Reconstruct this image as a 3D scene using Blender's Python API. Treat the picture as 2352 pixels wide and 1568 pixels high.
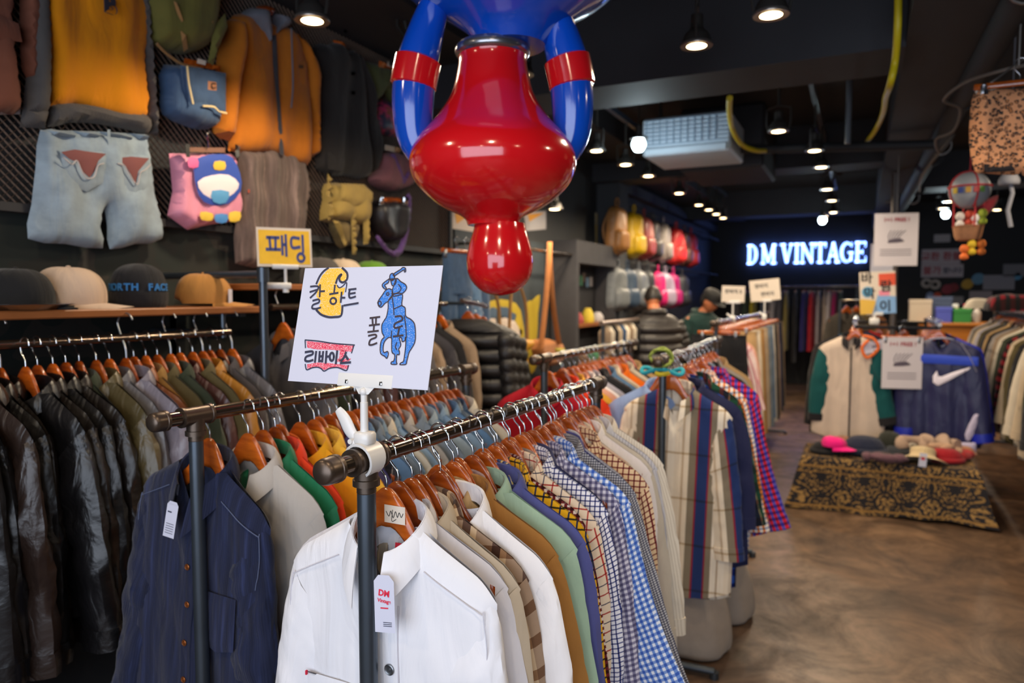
import bpy, math, random
import numpy as np
from mathutils import Vector, Matrix, noise
from mathutils.geometry import delaunay_2d_cdt

for o in list(bpy.data.objects):
    bpy.data.objects.remove(o)
SC = bpy.context.scene
COL = SC.collection
R = math.radians
pi = math.pi

# ------------------------------------------------------------------ camera
FPX, CX, CY = 1650.0, 1176.0, 784.0          # focal length in pixels of the 2352x1568 frame
TILT, YAW, EYE = math.atan(106 / FPX), R(25.8), 1.65
cd = bpy.data.cameras.new('camera')
cam = bpy.data.objects.new('camera', cd)
COL.objects.link(cam)
cam.location = (0, 0, EYE)
cam.rotation_euler = (pi / 2 - TILT, 0, YAW)
cd.sensor_width = 36
cd.lens = FPX / 2352 * 36
cd.clip_start, cd.clip_end = 0.05, 80
cd.dof.use_dof = True
cd.dof.focus_distance = 1.3
cd.dof.aperture_fstop = 3.2
SC.camera = cam

# ------------------------------------------------------------------ world, daylight, exposure
w = bpy.data.worlds.new('world')
SC.world = w
w.use_nodes = True
bg = w.node_tree.nodes['Background']
bg.inputs[0].default_value = (0.75, 0.85, 1.0, 1)
bg.inputs[1].default_value = 0.25
SC.view_settings.view_transform = 'Standard'
SC.view_settings.look = 'None'
SC.view_settings.exposure = 0.0
SC.view_settings.gamma = 1
SC.cycles.use_denoising = True
SC.cycles.max_bounces = 6
SC.cycles.diffuse_bounces = 3
SC.cycles.glossy_bounces = 3
SC.cycles.transmission_bounces = 4
SC.cycles.sample_clamp_indirect = 4


def area(name, loc, rot, sx, sy, power, col):
    l = bpy.data.lights.new(name, 'AREA')
    l.shape = 'RECTANGLE'
    l.size, l.size_y, l.energy, l.color = sx, sy, power, col
    o = bpy.data.objects.new(name, l)
    COL.objects.link(o)
    o.location, o.rotation_euler = loc, rot
    return o


# daylight coming through the shop window behind the camera
area('shop_window_daylight', (0.3, -2.3, 1.75), (R(90), 0, 0), 4.6, 2.3, 140, (0.76, 0.85, 1.0))
LAMP_W, LAMP_COL = 46, (1.0, 0.80, 0.56)


# ------------------------------------------------------------------ geometry of the view
def ray(px, py):
    u, v = (px - CX) / FPX, (CY - py) / FPX
    d = math.cos(TILT) + v * math.sin(TILT)
    return (u * math.cos(YAW) - d * math.sin(YAW), u * math.sin(YAW) + d * math.cos(YAW),
            -math.sin(TILT) + v * math.cos(TILT))


def at(px, py, x=None, y=None, z=None, dep=None):
    r = ray(px, py)
    t = x / r[0] if x is not None else y / r[1] if y is not None else (z - EYE) / r[2] if z is not None else dep
    return (r[0] * t, r[1] * t, EYE + r[2] * t)


# ------------------------------------------------------------------ materials
def lin(c):
    if isinstance(c, str):
        c = tuple(int(c[i:i + 2], 16) / 255 for i in (0, 2, 4))
        c = tuple(x / 12.92 if x <= 0.04045 else ((x + 0.055) / 1.055) ** 2.4 for x in c)
    return (c[0], c[1], c[2], 1)


MATS = {}


def newmat(key):
    m = bpy.data.materials.new(key)
    m.use_nodes = True
    nt = m.node_tree
    return m, nt, nt.nodes['Principled BSDF']


def nd(nt, typ, **kw):
    n = nt.nodes.new(typ)
    for k, v in kw.items():
        setattr(n, k, v)
    return n


def mth(nt, op, a, b=None):
    n = nd(nt, 'ShaderNodeMath', operation=op)
    for i, s in enumerate((a, b)):
        if s is None:
            continue
        if isinstance(s, (int, float)):
            n.inputs[i].default_value = s
        else:
            nt.links.new(s, n.inputs[i])
    return n.outputs[0]


def mixc(nt, fac, a, b, blend='MIX'):
    n = nd(nt, 'ShaderNodeMix', data_type='RGBA', blend_type=blend)
    for s, i in ((fac, 0), (a, 6), (b, 7)):
        if isinstance(s, (int, float)):
            n.inputs[i].default_value = s
        elif isinstance(s, (tuple, list)):
            n.inputs[i].default_value = s
        else:
            nt.links.new(s, n.inputs[i])
    return n.outputs[2]


def ramp(nt, fac, stops, interp='LINEAR'):
    n = nd(nt, 'ShaderNodeValToRGB')
    cr = n.color_ramp
    cr.interpolation = interp
    while len(cr.elements) < len(stops):
        cr.elements.new(0.5)
    for e, (p, c) in zip(cr.elements, stops):
        e.position = p
        e.color = lin(c)
    nt.links.new(fac, n.inputs[0])
    return n.outputs[0]


def noi(nt, vec, scale, detail=3, rough=0.55):
    n = nd(nt, 'ShaderNodeTexNoise')
    n.inputs['Scale'].default_value = scale
    n.inputs['Detail'].default_value = detail
    n.inputs['Roughness'].default_value = rough
    if vec is not None:
        nt.links.new(vec, n.inputs['Vector'])
    return n.outputs[0]


def bumpy(nt, b, h, strength, dist=0.002):
    n = nd(nt, 'ShaderNodeBump')
    n.inputs['Strength'].default_value = strength
    n.inputs['Distance'].default_value = dist
    nt.links.new(h, n.inputs['Height'])
    if b.inputs['Normal'].is_linked:                 # stack on the bump already there
        nt.links.new(b.inputs['Normal'].links[0].from_socket, n.inputs['Normal'])
    nt.links.new(n.outputs[0], b.inputs['Normal'])


def mat(key, col, rough=0.5, metal=0.0, coat=0.0, var=0.0, vscale=6, bump=0.0, bscale=80, emit=None, es=0, alpha=None, trans=0):
    if key in MATS:
        return MATS[key]
    m, nt, b = newmat(key)
    b.inputs['Base Color'].default_value = lin(col)
    b.inputs['Roughness'].default_value = rough
    b.inputs['Metallic'].default_value = metal
    b.inputs['Coat Weight'].default_value = coat
    b.inputs['Coat Roughness'].default_value = 0.08
    b.inputs['Transmission Weight'].default_value = trans
    tc = nd(nt, 'ShaderNodeTexCoord').outputs['Object'] if var or bump else None
    if var:
        f = noi(nt, tc, vscale, 5)
        c = lin(col)
        nt.links.new(mixc(nt, f, tuple(x * (1 - var) for x in c[:3]) + (1,), tuple(min(1, x * (1 + var)) for x in c[:3]) + (1,)), b.inputs['Base Color'])
    if bump:
        bumpy(nt, b, noi(nt, tc, bscale, 4), bump)
    if emit:
        b.inputs['Emission Color'].default_value = lin(emit)
        b.inputs['Emission Strength'].default_value = es
    MATS[key] = m
    return m


def fab(key, base, warp=None, weft=None, pu=0.02, pv=None, rough=0.9, kind='plain', var=0.10):
    """woven cloth: warp / weft are constant colour stops over one period (metres of cloth)"""
    if key in MATS:
        return MATS[key]
    m, nt, b = newmat(key)
    tc = nd(nt, 'ShaderNodeTexCoord')
    uv = tc.outputs['UV']
    sep = nd(nt, 'ShaderNodeSeparateXYZ')
    nt.links.new(uv, sep.inputs[0])
    u, v = sep.outputs[0], sep.outputs[1]
    c = None
    if warp:
        c = ramp(nt, mth(nt, 'FRACT', mth(nt, 'MULTIPLY', u, 1 / pu)), warp, 'CONSTANT')
    if weft:
        c2 = ramp(nt, mth(nt, 'FRACT', mth(nt, 'MULTIPLY', v, 1 / (pv or pu))), weft, 'CONSTANT')
        c = mixc(nt, 1.0, c, c2, 'MULTIPLY') if c is not None else c2
    L = lin(base)
    if c is None:
        n = nd(nt, 'ShaderNodeRGB')
        n.outputs[0].default_value = L
        c = n.outputs[0]
    f1 = noi(nt, uv, 9 if kind != 'denim' else 14, 4, 0.6)
    k = var if kind != 'denim' else 0.38
    tone = ramp(nt, f1, [(0.25, (1 - k,) * 3), (0.75, (1 + 0.0 * k,) * 3)])
    c = mixc(nt, 1.0, c, tone, 'MULTIPLY')
    h = None
    if kind == 'cord':
        wv = mth(nt, 'SINE', mth(nt, 'MULTIPLY', u, 2 * pi / 0.0052))
        streak = nd(nt, 'ShaderNodeMapping')
        streak.inputs['Scale'].default_value = (60, 3, 1)
        nt.links.new(uv, streak.inputs[0])
        s = noi(nt, streak.outputs[0], 1.0, 3)
        c = mixc(nt, 1.0, c, ramp(nt, s, [(0.30, (0.55,) * 3), (0.56, (1.0,) * 3), (0.74, (2.1,) * 3)]), 'MULTIPLY')
        h = mth(nt, 'ADD', mth(nt, 'MULTIPLY', wv, 0.25), s)
        bumpy(nt, b, h, 0.5, 0.002)
    elif kind == 'leather':
        bumpy(nt, b, noi(nt, uv, 60, 5, 0.6), 0.28, 0.003)
        rough = 0.33
        b.inputs['Specular IOR Level'].default_value = 0.5
    elif kind == 'knit':
        wv = mth(nt, 'SINE', mth(nt, 'MULTIPLY', u, 2 * pi / 0.008))
        wz = mth(nt, 'SINE', mth(nt, 'MULTIPLY', v, 2 * pi / 0.006))
        bumpy(nt, b, mth(nt, 'MULTIPLY', wv, wz), 0.5, 0.002)
    else:
        bumpy(nt, b, noi(nt, uv, 420 if kind == 'plain' else 300, 2), 0.12, 0.001)
    # drape: long folds down the cloth and small creases across it
    mp = nd(nt, 'ShaderNodeMapping')
    mp.inputs['Scale'].default_value = (1.0, 0.28, 1) if kind != 'leather' else (1, 0.45, 1)
    mp.inputs['Rotation'].default_value = (0, 0, 0.25)
    nt.links.new(uv, mp.inputs[0])
    f2 = nd(nt, 'ShaderNodeTexNoise')
    f2.inputs['Scale'].default_value = 17
    f2.inputs['Detail'].default_value = 3.5
    f2.inputs['Roughness'].default_value = 0.45
    f2.inputs['Distortion'].default_value = 0.9
    nt.links.new(mp.outputs[0], f2.inputs['Vector'])
    bumpy(nt, b, f2.outputs[0], 0.55 if kind != 'leather' else 0.8, 0.014)
    nt.links.new(c, b.inputs['Base Color'])
    b.inputs['Roughness'].default_value = rough
    if kind not in ('leather', 'nylon'):
        b.inputs['Specular IOR Level'].default_value = 0.25
        b.inputs['Sheen Weight'].default_value = 0.12
    if kind == 'nylon':
        b.inputs['Roughness'].default_value = 0.45
    MATS[key] = m
    return m


def stripes(*cw):
    """[(colour, width), ...] -> constant ramp stops"""
    t = sum(wd for _, wd in cw)
    out, p = [], 0
    for c, wd in cw:
        out.append((p / t, c))
        p += wd
    return out


# ------------------------------------------------------------------ object helpers
def mesh(name, v, f, uv=None, smooth=True):
    me = bpy.data.meshes.new(name)
    me.from_pydata([tuple(p) for p in v], [], f)
    if uv is not None:
        lay = me.uv_layers.new(name='UVMap')
        idx = np.empty(len(me.loops), dtype=np.int32)
        me.loops.foreach_get('vertex_index', idx)
        lay.data.foreach_set('uv', np.asarray(uv, dtype=np.float32)[idx].ravel())
    if smooth:
        me.polygons.foreach_set('use_smooth', [True] * len(me.polygons))
    return me


def link(name, me, m=None, parent=None, loc=(0, 0, 0), rot=(0, 0, 0)):
    o = bpy.data.objects.new(name, me)
    COL.objects.link(o)
    if m is not None and me is not None:
        me.materials.append(m)
    o.location, o.rotation_euler = loc, rot
    if parent is not None:
        o.parent = parent
    return o


def obj(name, vf, m, parent=None, org=None, smooth=True, loc=(0, 0, 0), rot=(0, 0, 0)):
    """vf = (verts, faces[, uv]); org: the verts are in world space about this origin"""
    v, f = vf[0], vf[1]
    uv = vf[2] if len(vf) > 2 else None
    if org is not None:
        v = [(p[0] - org[0], p[1] - org[1], p[2] - org[2]) for p in v]
        if parent is None:
            loc = org
    o = link(name, mesh(name, v, f, uv, smooth), m, parent, loc, rot)
    if smooth:
        try:
            o.data.set_sharp_from_angle(angle=R(48))
        except Exception:
            pass
    return o


def tag(o, label, cat, group=None, kind=None):
    o['label'], o['category'] = label, cat
    if group:
        o['group'] = group
    if kind:
        o['kind'] = kind
    return o


def empty(name, loc, label, cat, group=None, rot=(0, 0, 0)):
    return tag(link(name, None, None, None, loc, rot), label, cat, group)


def struct(name, vf, m, smooth=False):
    o = obj(name, vf, m, smooth=smooth)
    o['kind'] = 'structure'
    return o


def join(*parts):
    V, F, U = [], [], []
    has = all(len(p) > 2 for p in parts)
    for p in parts:
        n = len(V)
        V += [tuple(a) for a in p[0]]
        F += [tuple(i + n for i in q) for q in p[1]]
        if has:
            U += [tuple(a) for a in p[2]]
    return (V, F, U) if has else (V, F)


def xf(vf, M):
    return (([tuple(M @ Vector(p)) for p in vf[0]], vf[1]) + tuple(vf[2:]))


def T(x, y, z):
    return Matrix.Translation((x, y, z))


def RX(a, ax='X'):
    return Matrix.Rotation(a, 4, ax)


def box(x0, x1, y0, y1, z0, z1, b=0.0):
    if b <= 0:
        v = [(x, y, z) for x in (x0, x1) for y in (y0, y1) for z in (z0, z1)]
        f = [(0, 1, 3, 2), (4, 6, 7, 5), (0, 4, 5, 1), (2, 3, 7, 6), (0, 2, 6, 4), (1, 5, 7, 3)]
        return v, f
    # box with chamfered edges: 24 verts
    v, ix = [], {}
    for sx in (0, 1):
        for sy in (0, 1):
            for sz in (0, 1):
                for ax in range(3):
                    p = [(x0, x1)[sx], (y0, y1)[sy], (z0, z1)[sz]]
                    s = (sx, sy, sz)
                    for k in range(3):
                        if k != ax:
                            p[k] += b if s[k] == 0 else -b
                    ix[s, ax] = len(v)
                    v.append(tuple(p))
    f = []
    for ax in range(3):
        a1, a2 = (ax + 1) % 3, (ax + 2) % 3
        for s in (0, 1):
            q = []
            for i, j in ((0, 0), (1, 0), (1, 1), (0, 1)):
                k = [0, 0, 0]
                k[ax], k[a1], k[a2] = s, i, j
                q.append(ix[tuple(k), ax])
            f.append(tuple(q) if s else tuple(q[::-1]))
        for i in (0, 1):
            for j in (0, 1):
                k0, k1 = [0, 0, 0], [0, 0, 0]
                k0[a1] = k1[a1] = i
                k0[a2] = k1[a2] = j
                k1[ax] = 1
                q = (ix[tuple(k0), a1], ix[tuple(k1), a1], ix[tuple(k1), a2], ix[tuple(k0), a2])
                f.append(q if (i ^ j) else q[::-1])
    for sx in (0, 1):
        for sy in (0, 1):
            for sz in (0, 1):
                q = tuple(ix[(sx, sy, sz), a] for a in range(3))
                f.append(q if (sx + sy + sz) % 2 else q[::-1])
    return v, f


def tube(path, rad, n=8, caps=True, flat=None):
    """round tube along a path; flat = (scale across, scale through) squashes it"""
    P = [Vector(p) for p in path]
    V, F, U = [], [], []
    up = None
    L = 0
    for i, p in enumerate(P):
        t = (P[min(i + 1, len(P) - 1)] - P[max(i - 1, 0)]).normalized()
        if up is None:
            a = Vector((0, 0, 1)) if abs(t.z) < 0.9 else Vector((0, 1, 0))
            up = (a - t * a.dot(t)).normalized()
        else:
            up = (up - t * up.dot(t)).normalized()
        sd = t.cross(up)
        r = rad[i] if isinstance(rad, (list, tuple)) else rad
        if i:
            L += (P[i] - P[i - 1]).length
        for k in range(n):
            a = 2 * pi * k / n
            ca, sa = math.cos(a) * r, math.sin(a) * r
            if flat:
                ca, sa = ca * flat[0], sa * flat[1]
            V.append(tuple(p + sd * ca + up * sa))
            U.append((k / n * 2 * pi * r, L))
    for i in range(len(P) - 1):
        for k in range(n):
            k2 = (k + 1) % n
            F.append((i * n + k, i * n + k2, (i + 1) * n + k2, (i + 1) * n + k))
    if caps:
        F.append(tuple(range(n))[::-1])
        F.append(tuple(range((len(P) - 1) * n, len(P) * n)))
    return V, F, U


def lathe(prof, n=24, sx=1.0, sy=1.0):
    """profile [(r, z), ...] around Z; r = 0 ends close"""
    V, F, U = [], [], []
    for r, z in prof:
        for k in range(n):
            a = 2 * pi * k / n
            V.append((r * math.cos(a) * sx, r * math.sin(a) * sy, z))
            U.append((a * 0.1, z))
    for i in range(len(prof) - 1):
        for k in range(n):
            k2 = (k + 1) % n
            F.append((i * n + k, i * n + k2, (i + 1) * n + k2, (i + 1) * n + k))
    F.append(tuple(range(n))[::-1])
    F.append(tuple(range((len(prof) - 1) * n, len(prof) * n)))
    return V, F, U


def smooth_path(pts, n=6):
    """Catmull-Rom through the points"""
    P = [Vector(p) for p in pts]
    out = []
    for i in range(len(P) - 1):
        p0, p1, p2, p3 = P[max(i - 1, 0)], P[i], P[i + 1], P[min(i + 2, len(P) - 1)]
        for k in range(n):
            t = k / n
            out.append(0.5 * ((2 * p1) + (p2 - p0) * t + (2 * p0 - 5 * p1 + 4 * p2 - p3) * t * t + (3 * p1 - p0 - 3 * p2 + p3) * t ** 3))
    out.append(P[-1])
    return out


def smooth_loop(pts, n=4):
    P = [Vector((p[0], p[1], 0)) for p in pts]
    m, out = len(P), []
    for i in range(m):
        p0, p1, p2, p3 = P[i - 1], P[i], P[(i + 1) % m], P[(i + 2) % m]
        for k in range(n):
            t = k / n
            q = 0.5 * ((2 * p1) + (p2 - p0) * t + (2 * p0 - 5 * p1 + 4 * p2 - p3) * t * t + (3 * p1 - p0 - 3 * p2 + p3) * t ** 3)
            out.append((q.x, q.y))
    return out


def seg_dist(p, a, b):
    """distance of points p (n,2) to the nearest segment a->b"""
    best = np.full(len(p), 1e9)
    for i in range(len(a)):
        d = b[i] - a[i]
        l2 = max(1e-12, float(d @ d))
        t = np.clip(((p - a[i]) @ d) / l2, 0, 1)
        q = p - (a[i] + t[:, None] * d)
        best = np.minimum(best, np.hypot(q[:, 0], q[:, 1]))
    return best


def inside(p, a, b):
    c = np.zeros(len(p), bool)
    for i in range(len(a)):
        (x1, y1), (x2, y2) = a[i], b[i]
        if y1 == y2:
            continue
        hit = ((y1 > p[:, 1]) != (y2 > p[:, 1])) & (p[:, 0] < (x2 - x1) * (p[:, 1] - y1) / (y2 - y1) + x1)
        c ^= hit
    return c


def puff(outline, thick, h=0.02, edge=0.05, fold=0.0, ff=(30, 4), seed=0, back=True, base=0.0, M=None):
    """padded piece of cloth cut to an outline (a, b) and swelling along +d; returns verts as (a, b, d) through M"""
    o = np.array(outline, float)
    pts, edges = [], []
    n = len(o)
    for i in range(n):
        a, b = o[i], o[(i + 1) % n]
        k = max(1, int(np.hypot(*(b - a)) / h))
        for j in range(k):
            pts.append(a + (b - a) * j / k)
    nb = len(pts)
    ring = np.array(pts)
    A, B = ring, np.roll(ring, -1, 0)
    lo, hi = o.min(0), o.max(0)
    gx, gy = np.meshgrid(np.arange(lo[0] + h / 2, hi[0], h), np.arange(lo[1] + h / 2, hi[1], h * 0.9))
    gx[1::2] += h / 2
    g = np.stack([gx.ravel(), gy.ravel()], 1)
    oa, ob = o, np.roll(o, -1, 0)
    if len(g):
        g = g[inside(g, oa, ob)]
    if len(g):
        g = g[seg_dist(g, oa, ob) > h * 0.45]
    allp = np.concatenate([ring, g]) if len(g) else ring
    res = delaunay_2d_cdt([Vector(p) for p in allp], [(i, (i + 1) % nb) for i in range(nb)], [], 1, 1e-7)
    vv = np.array([tuple(p) for p in res[0]])
    tri = [tuple(f) for f in res[2]]
    d = seg_dist(vv, oa, ob)
    s = np.clip(d / edge, 0, 1)
    prof = np.sqrt(np.maximum(0, 1 - (1 - s) ** 2))
    rng = random.Random(seed)
    ph = [rng.uniform(0, 6.28) for _ in range(4)]
    dx = prof * thick
    if fold:
        a, b = vv[:, 0], vv[:, 1]
        q = (np.sin(a * ff[0] + ph[0] + 1.6 * np.sin(b * ff[1] + ph[1])) + 0.6 * np.sin(a * ff[0] * 1.9 - b * ff[1] * 1.7 + ph[2])
             + 0.5 * np.sin(b * ff[0] * 0.8 + a * 7 + ph[3]) * 0.6)
        dx = dx + prof * fold * q
    V = [(p[0], p[1], base + x) for p, x in zip(vv, dx)]
    U = [(p[0], p[1]) for p in vv]
    F = []
    for t in tri:
        a, b, c = (vv[i] for i in t)
        cr = (b[0] - a[0]) * (c[1] - a[1]) - (b[1] - a[1]) * (c[0] - a[0])
        F.append(t if cr > 0 else t[::-1])
    if back:
        n0 = len(V)
        V += [(p[0], p[1], base) for p in vv]
        U += U[:n0]
        F += [tuple(i + n0 for i in t[::-1]) for t in list(F)]
        # side wall where the front does not meet the back
        F2 = {}
        for t in F[:len(tri)]:
            for i in range(3):
                e = (t[i], t[(i + 1) % 3])
                F2[e] = 1
        for (i, j) in F2:
            if (j, i) not in F2:
                F.append((j, i, i + n0, j + n0))
    if M is not None:
        V = [tuple(M @ Vector(p)) for p in V]
    return V, F, U


# plane frames: (a, b, d) -> world
def wall_frame(x):
    return Matrix(((0, 0, 1, x), (1, 0, 0, 0), (0, 1, 0, 0), (0, 0, 0, 1)))      # a = y, b = z, d = +x


def back_frame(y):
    return Matrix(((1, 0, 0, 0), (0, 0, -1, y), (0, 1, 0, 0), (0, 0, 0, 1)))      # a = x, b = z, d = -y


def ribbon(pts, wd, d=0.0, n=1):
    """flat brush stroke of width wd through 2-D points, at height d: verts (a, b, d)"""
    P = smooth_path([(p[0], p[1], 0) for p in pts], 5) if len(pts) > 2 else [Vector((p[0], p[1], 0)) for p in pts]
    V, F = [], []
    ext = (P[0] - P[1]).normalized() * wd * 0.4
    ext2 = (P[-1] - P[-2]).normalized() * wd * 0.4
    P = [P[0] + ext] + P[1:-1] + [P[-1] + ext2] if len(P) > 2 else [P[0] + ext, P[1] + ext2]
    for i, p in enumerate(P):
        t = (P[min(i + 1, len(P) - 1)] - P[max(i - 1, 0)]).normalized()
        s = Vector((-t.y, t.x, 0)) * wd / 2
        V += [(p.x + s.x, p.y + s.y, d), (p.x - s.x, p.y - s.y, d)]
    for i in range(len(P) - 1):
        F.append((2 * i, 2 * i + 1, 2 * i + 3, 2 * i + 2))
    return V, F


def ell(cx, cy, rx, ry, n=18, a0=0, a1=2 * pi):
    return [(cx + rx * math.cos(a0 + (a1 - a0) * k / n), cy + ry * math.sin(a0 + (a1 - a0) * k / n)) for k in range(n + 1)]


def flatpoly(pts, d=0.0):
    r = delaunay_2d_cdt([Vector(p) for p in pts], [(i, (i + 1) % len(pts)) for i in range(len(pts))], [], 1, 1e-7)
    V = [(p[0], p[1], d) for p in r[0]]
    F = []
    for t in r[2]:
        a, b, c = (V[i] for i in t[:3])
        cr = (b[0] - a[0]) * (c[1] - a[1]) - (b[1] - a[1]) * (c[0] - a[0])
        F.append(tuple(t) if cr > 0 else tuple(t)[::-1])
    return V, F


def text(name, s, size, m, parent, M, extrude=0.0005, align='CENTER', bold=0.0, sx=1.0, local=False):
    """lettering lying in the (a, b) plane of M, facing +d; one mesh"""
    c = bpy.data.curves.new(name, 'FONT')
    c.body, c.size, c.extrude, c.align_x, c.align_y = s, size, extrude, align, 'CENTER'
    c.offset = bold
    o = bpy.data.objects.new(name, c)
    COL.objects.link(o)
    dg = bpy.context.evaluated_depsgraph_get()
    me = bpy.data.meshes.new_from_object(o.evaluated_get(dg))
    bpy.data.objects.remove(o)
    bpy.data.curves.remove(c)
    me.materials.clear()
    if parent is not None and not local:
        M = T(*[-q for q in parent.location]) @ M
    me.transform(M @ Matrix.Scale(sx, 4, (1, 0, 0)))
    return link(name, me, m, parent)


ORD = ('first second third fourth fifth sixth seventh eighth ninth tenth eleventh twelfth thirteenth fourteenth fifteenth sixteenth '
       'seventeenth eighteenth nineteenth twentieth').split()
ORD += ['twenty-' + q for q in ORD[:9]] + ['thirtieth'] + ['thirty-' + q for q in ORD[:9]] + ['fortieth']


def copy_tree(o, parent=None):
    c = o.copy()
    COL.objects.link(c)
    if parent is not None:
        c.parent = parent
    for ch in list(o.children):
        copy_tree(ch, c)
    return c

# ------------------------------------------------------------------ common materials
BLACKW = mat('black_wall_paint', '26282b', 0.75, var=0.25, vscale=3, bump=0.15, bscale=60)
CEILM = mat('black_ceiling_paint', '1d1e22', 0.8, var=0.3, vscale=2, bump=0.2, bscale=30)
BEAMM = mat('black_beam_paint', '24252a', 0.7, var=0.25, vscale=4)
PIPEM = mat('black_painted_pipe', '1a1b1e', 0.7, var=0.2)
STEEL = mat('blued_steel_pipe', '4e565f', 0.34, 0.75, var=0.22, vscale=12)
RAILM = mat('dark_chrome_rail', '6b5f55', 0.16, 0.9)
CASTM = mat('bronze_cast_fitting', '5d5046', 0.36, 0.8, var=0.15, vscale=20)
CHROME = mat('hook_wire_chrome', 'd4d6da', 0.14, 1.0)
HOOKDIM = mat('satin_nickel', 'a9abb0', 0.3, 1.0)
WHITEP = mat('white_plastic', 'd8d7d6', 0.3)
PAPER = mat('white_paper', 'c6c8da', 0.75)
CREAMP = mat('cream_paper', 'd6cabc', 0.7)
INK = mat('dark_marker_ink', '2b2d45', 0.6)
INKB = mat('black_ink', '17171a', 0.6)
REDINK = mat('red_ink', 'd3163a', 0.6)
BROWNB = mat('brown_shelf_board', '8a5228', 0.45, var=0.3, vscale=7)
CLEARP = mat('clear_plastic', 'e9e6ee', 0.12, trans=0.0)


def wood_mat():
    m, nt, b = newmat('varnished_hanger_wood')
    tc = nd(nt, 'ShaderNodeTexCoord').outputs['Object']
    mp = nd(nt, 'ShaderNodeMapping')
    mp.inputs['Scale'].default_value = (7, 60, 40)
    nt.links.new(tc, mp.inputs[0])
    rnd = nd(nt, 'ShaderNodeObjectInfo').outputs['Random']
    f = noi(nt, mp.outputs[0], 1.5, 4)
    c = ramp(nt, f, [(0.3, '8f3f10'), (0.7, 'c2611c')])
    c2 = ramp(nt, rnd, [(0.0, (0.5, 0.42, 0.4)), (1.0, (1.1, 1.1, 1.0))])
    nt.links.new(mixc(nt, 1.0, c, c2, 'MULTIPLY'), b.inputs['Base Color'])
    b.inputs['Roughness'].default_value = 0.22
    b.inputs['Coat Weight'].default_value = 0.5
    b.inputs['Coat Roughness'].default_value = 0.1
    return m


WOOD = wood_mat()

# ------------------------------------------------------------------ the shop shell
LW, BW, RW, FW, CZ = -2.62, 14.3, 4.2, -2.6, 3.25


def floor_mat():
    m, nt, b = newmat('polished_brown_concrete')
    tc = nd(nt, 'ShaderNodeTexCoord').outputs['Object']

    def dn(scale, detail, rough, dist):
        n = nd(nt, 'ShaderNodeTexNoise')
        for k, v in (('Scale', scale), ('Detail', detail), ('Roughness', rough), ('Distortion', dist)):
            n.inputs[k].default_value = v
        nt.links.new(tc, n.inputs['Vector'])
        return n.outputs[0]
    big, mid, sp = dn(0.8, 5, 0.6, 0.6), dn(2.1, 7, 0.7, 1.2), dn(9, 4, 0.65, 0.5)
    c = ramp(nt, big, [(0.25, '4d3a2d'), (0.5, '654f3e'), (0.75, '836a55')])
    c = mixc(nt, 0.9, c, ramp(nt, mid, [(0.34, (0.22, 0.18, 0.16)), (0.46, (0.66, 0.62, 0.60)), (0.56, (1.05, 1.03, 1.0)), (0.70, (1.6, 1.56, 1.5))]), 'MULTIPLY')
    c = mixc(nt, 0.7, c, ramp(nt, sp, [(0.32, (0.6,) * 3), (0.52, (1,) * 3), (0.75, (1.15,) * 3)]), 'MULTIPLY')
    nt.links.new(c, b.inputs['Base Color'])
    nt.links.new(ramp(nt, mid, [(0.3, (0.6,) * 3), (0.7, (0.34,) * 3)]), b.inputs['Roughness'])
    bumpy(nt, b, mid, 0.12, 0.004)
    return m


struct('floor', box(LW - .2, RW + .2, FW - .2, BW + .2, -0.1, 0), floor_mat())
struct('ceiling', box(LW - .2, RW + .2, FW - .2, BW + .2, CZ, CZ + 0.1), CEILM)
struct('wall_left', box(LW - 0.15, LW, FW, BW, 0, CZ), BLACKW)
struct('wall_back', box(LW - .2, RW + .2, BW, BW + 0.15, 0, CZ), mat('black_back_wall', '17191f', 0.7, var=0.2))
struct('wall_right', box(RW, RW + 0.15, FW, BW, 0, CZ), BLACKW)
# shop front: piers and a header round the big window behind the camera
struct('wall_front', join(box(LW, -2.1, FW - .12, FW, 0, CZ), box(2.7, RW, FW - .12, FW, 0, CZ), box(-2.1, 2.7, FW - .12, FW, 2.95, CZ), box(-2.1, 2.7, FW - .12, FW, 0, 0.5)), BLACKW)
# pillar that ends the clothes wall
struct('pillar_left', box(LW, -2.36, 7.55, 7.85, 0, CZ), mat('grey_pillar', '323438', 0.75, var=0.15))
struct('trim_1', box(LW, -2.5, 7.85, BW, 2.86, 2.98), BEAMM)
struct('baseboard_left', box(LW, LW + 0.015, FW, BW, 0, 0.1), BEAMM)
# ceiling beams
struct('beam_1', box(LW, 0.16, 3.86, 4.32, 2.8, CZ), BEAMM, False)
struct('beam_2', box(LW, 0.16, 0.9, 1.15, 2.98, CZ), BEAMM)
struct('beam_3', box(0.16, 0.52, FW, BW, 2.82, CZ), BEAMM)
struct('beam_4', box(LW, 0.16, 7.4, 7.8, 2.86, CZ), BEAMM)
struct('beam_5', box(0.52, RW, 9.4, 9.9, 2.86, CZ), BEAMM)
struct('beam_6', box(LW, 0.16, 11.6, 12.0, 2.86, CZ), BEAMM)
struct('beam_7', box(LW, -2.0, 2.0, BW, 3.05, CZ), BEAMM)


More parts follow.
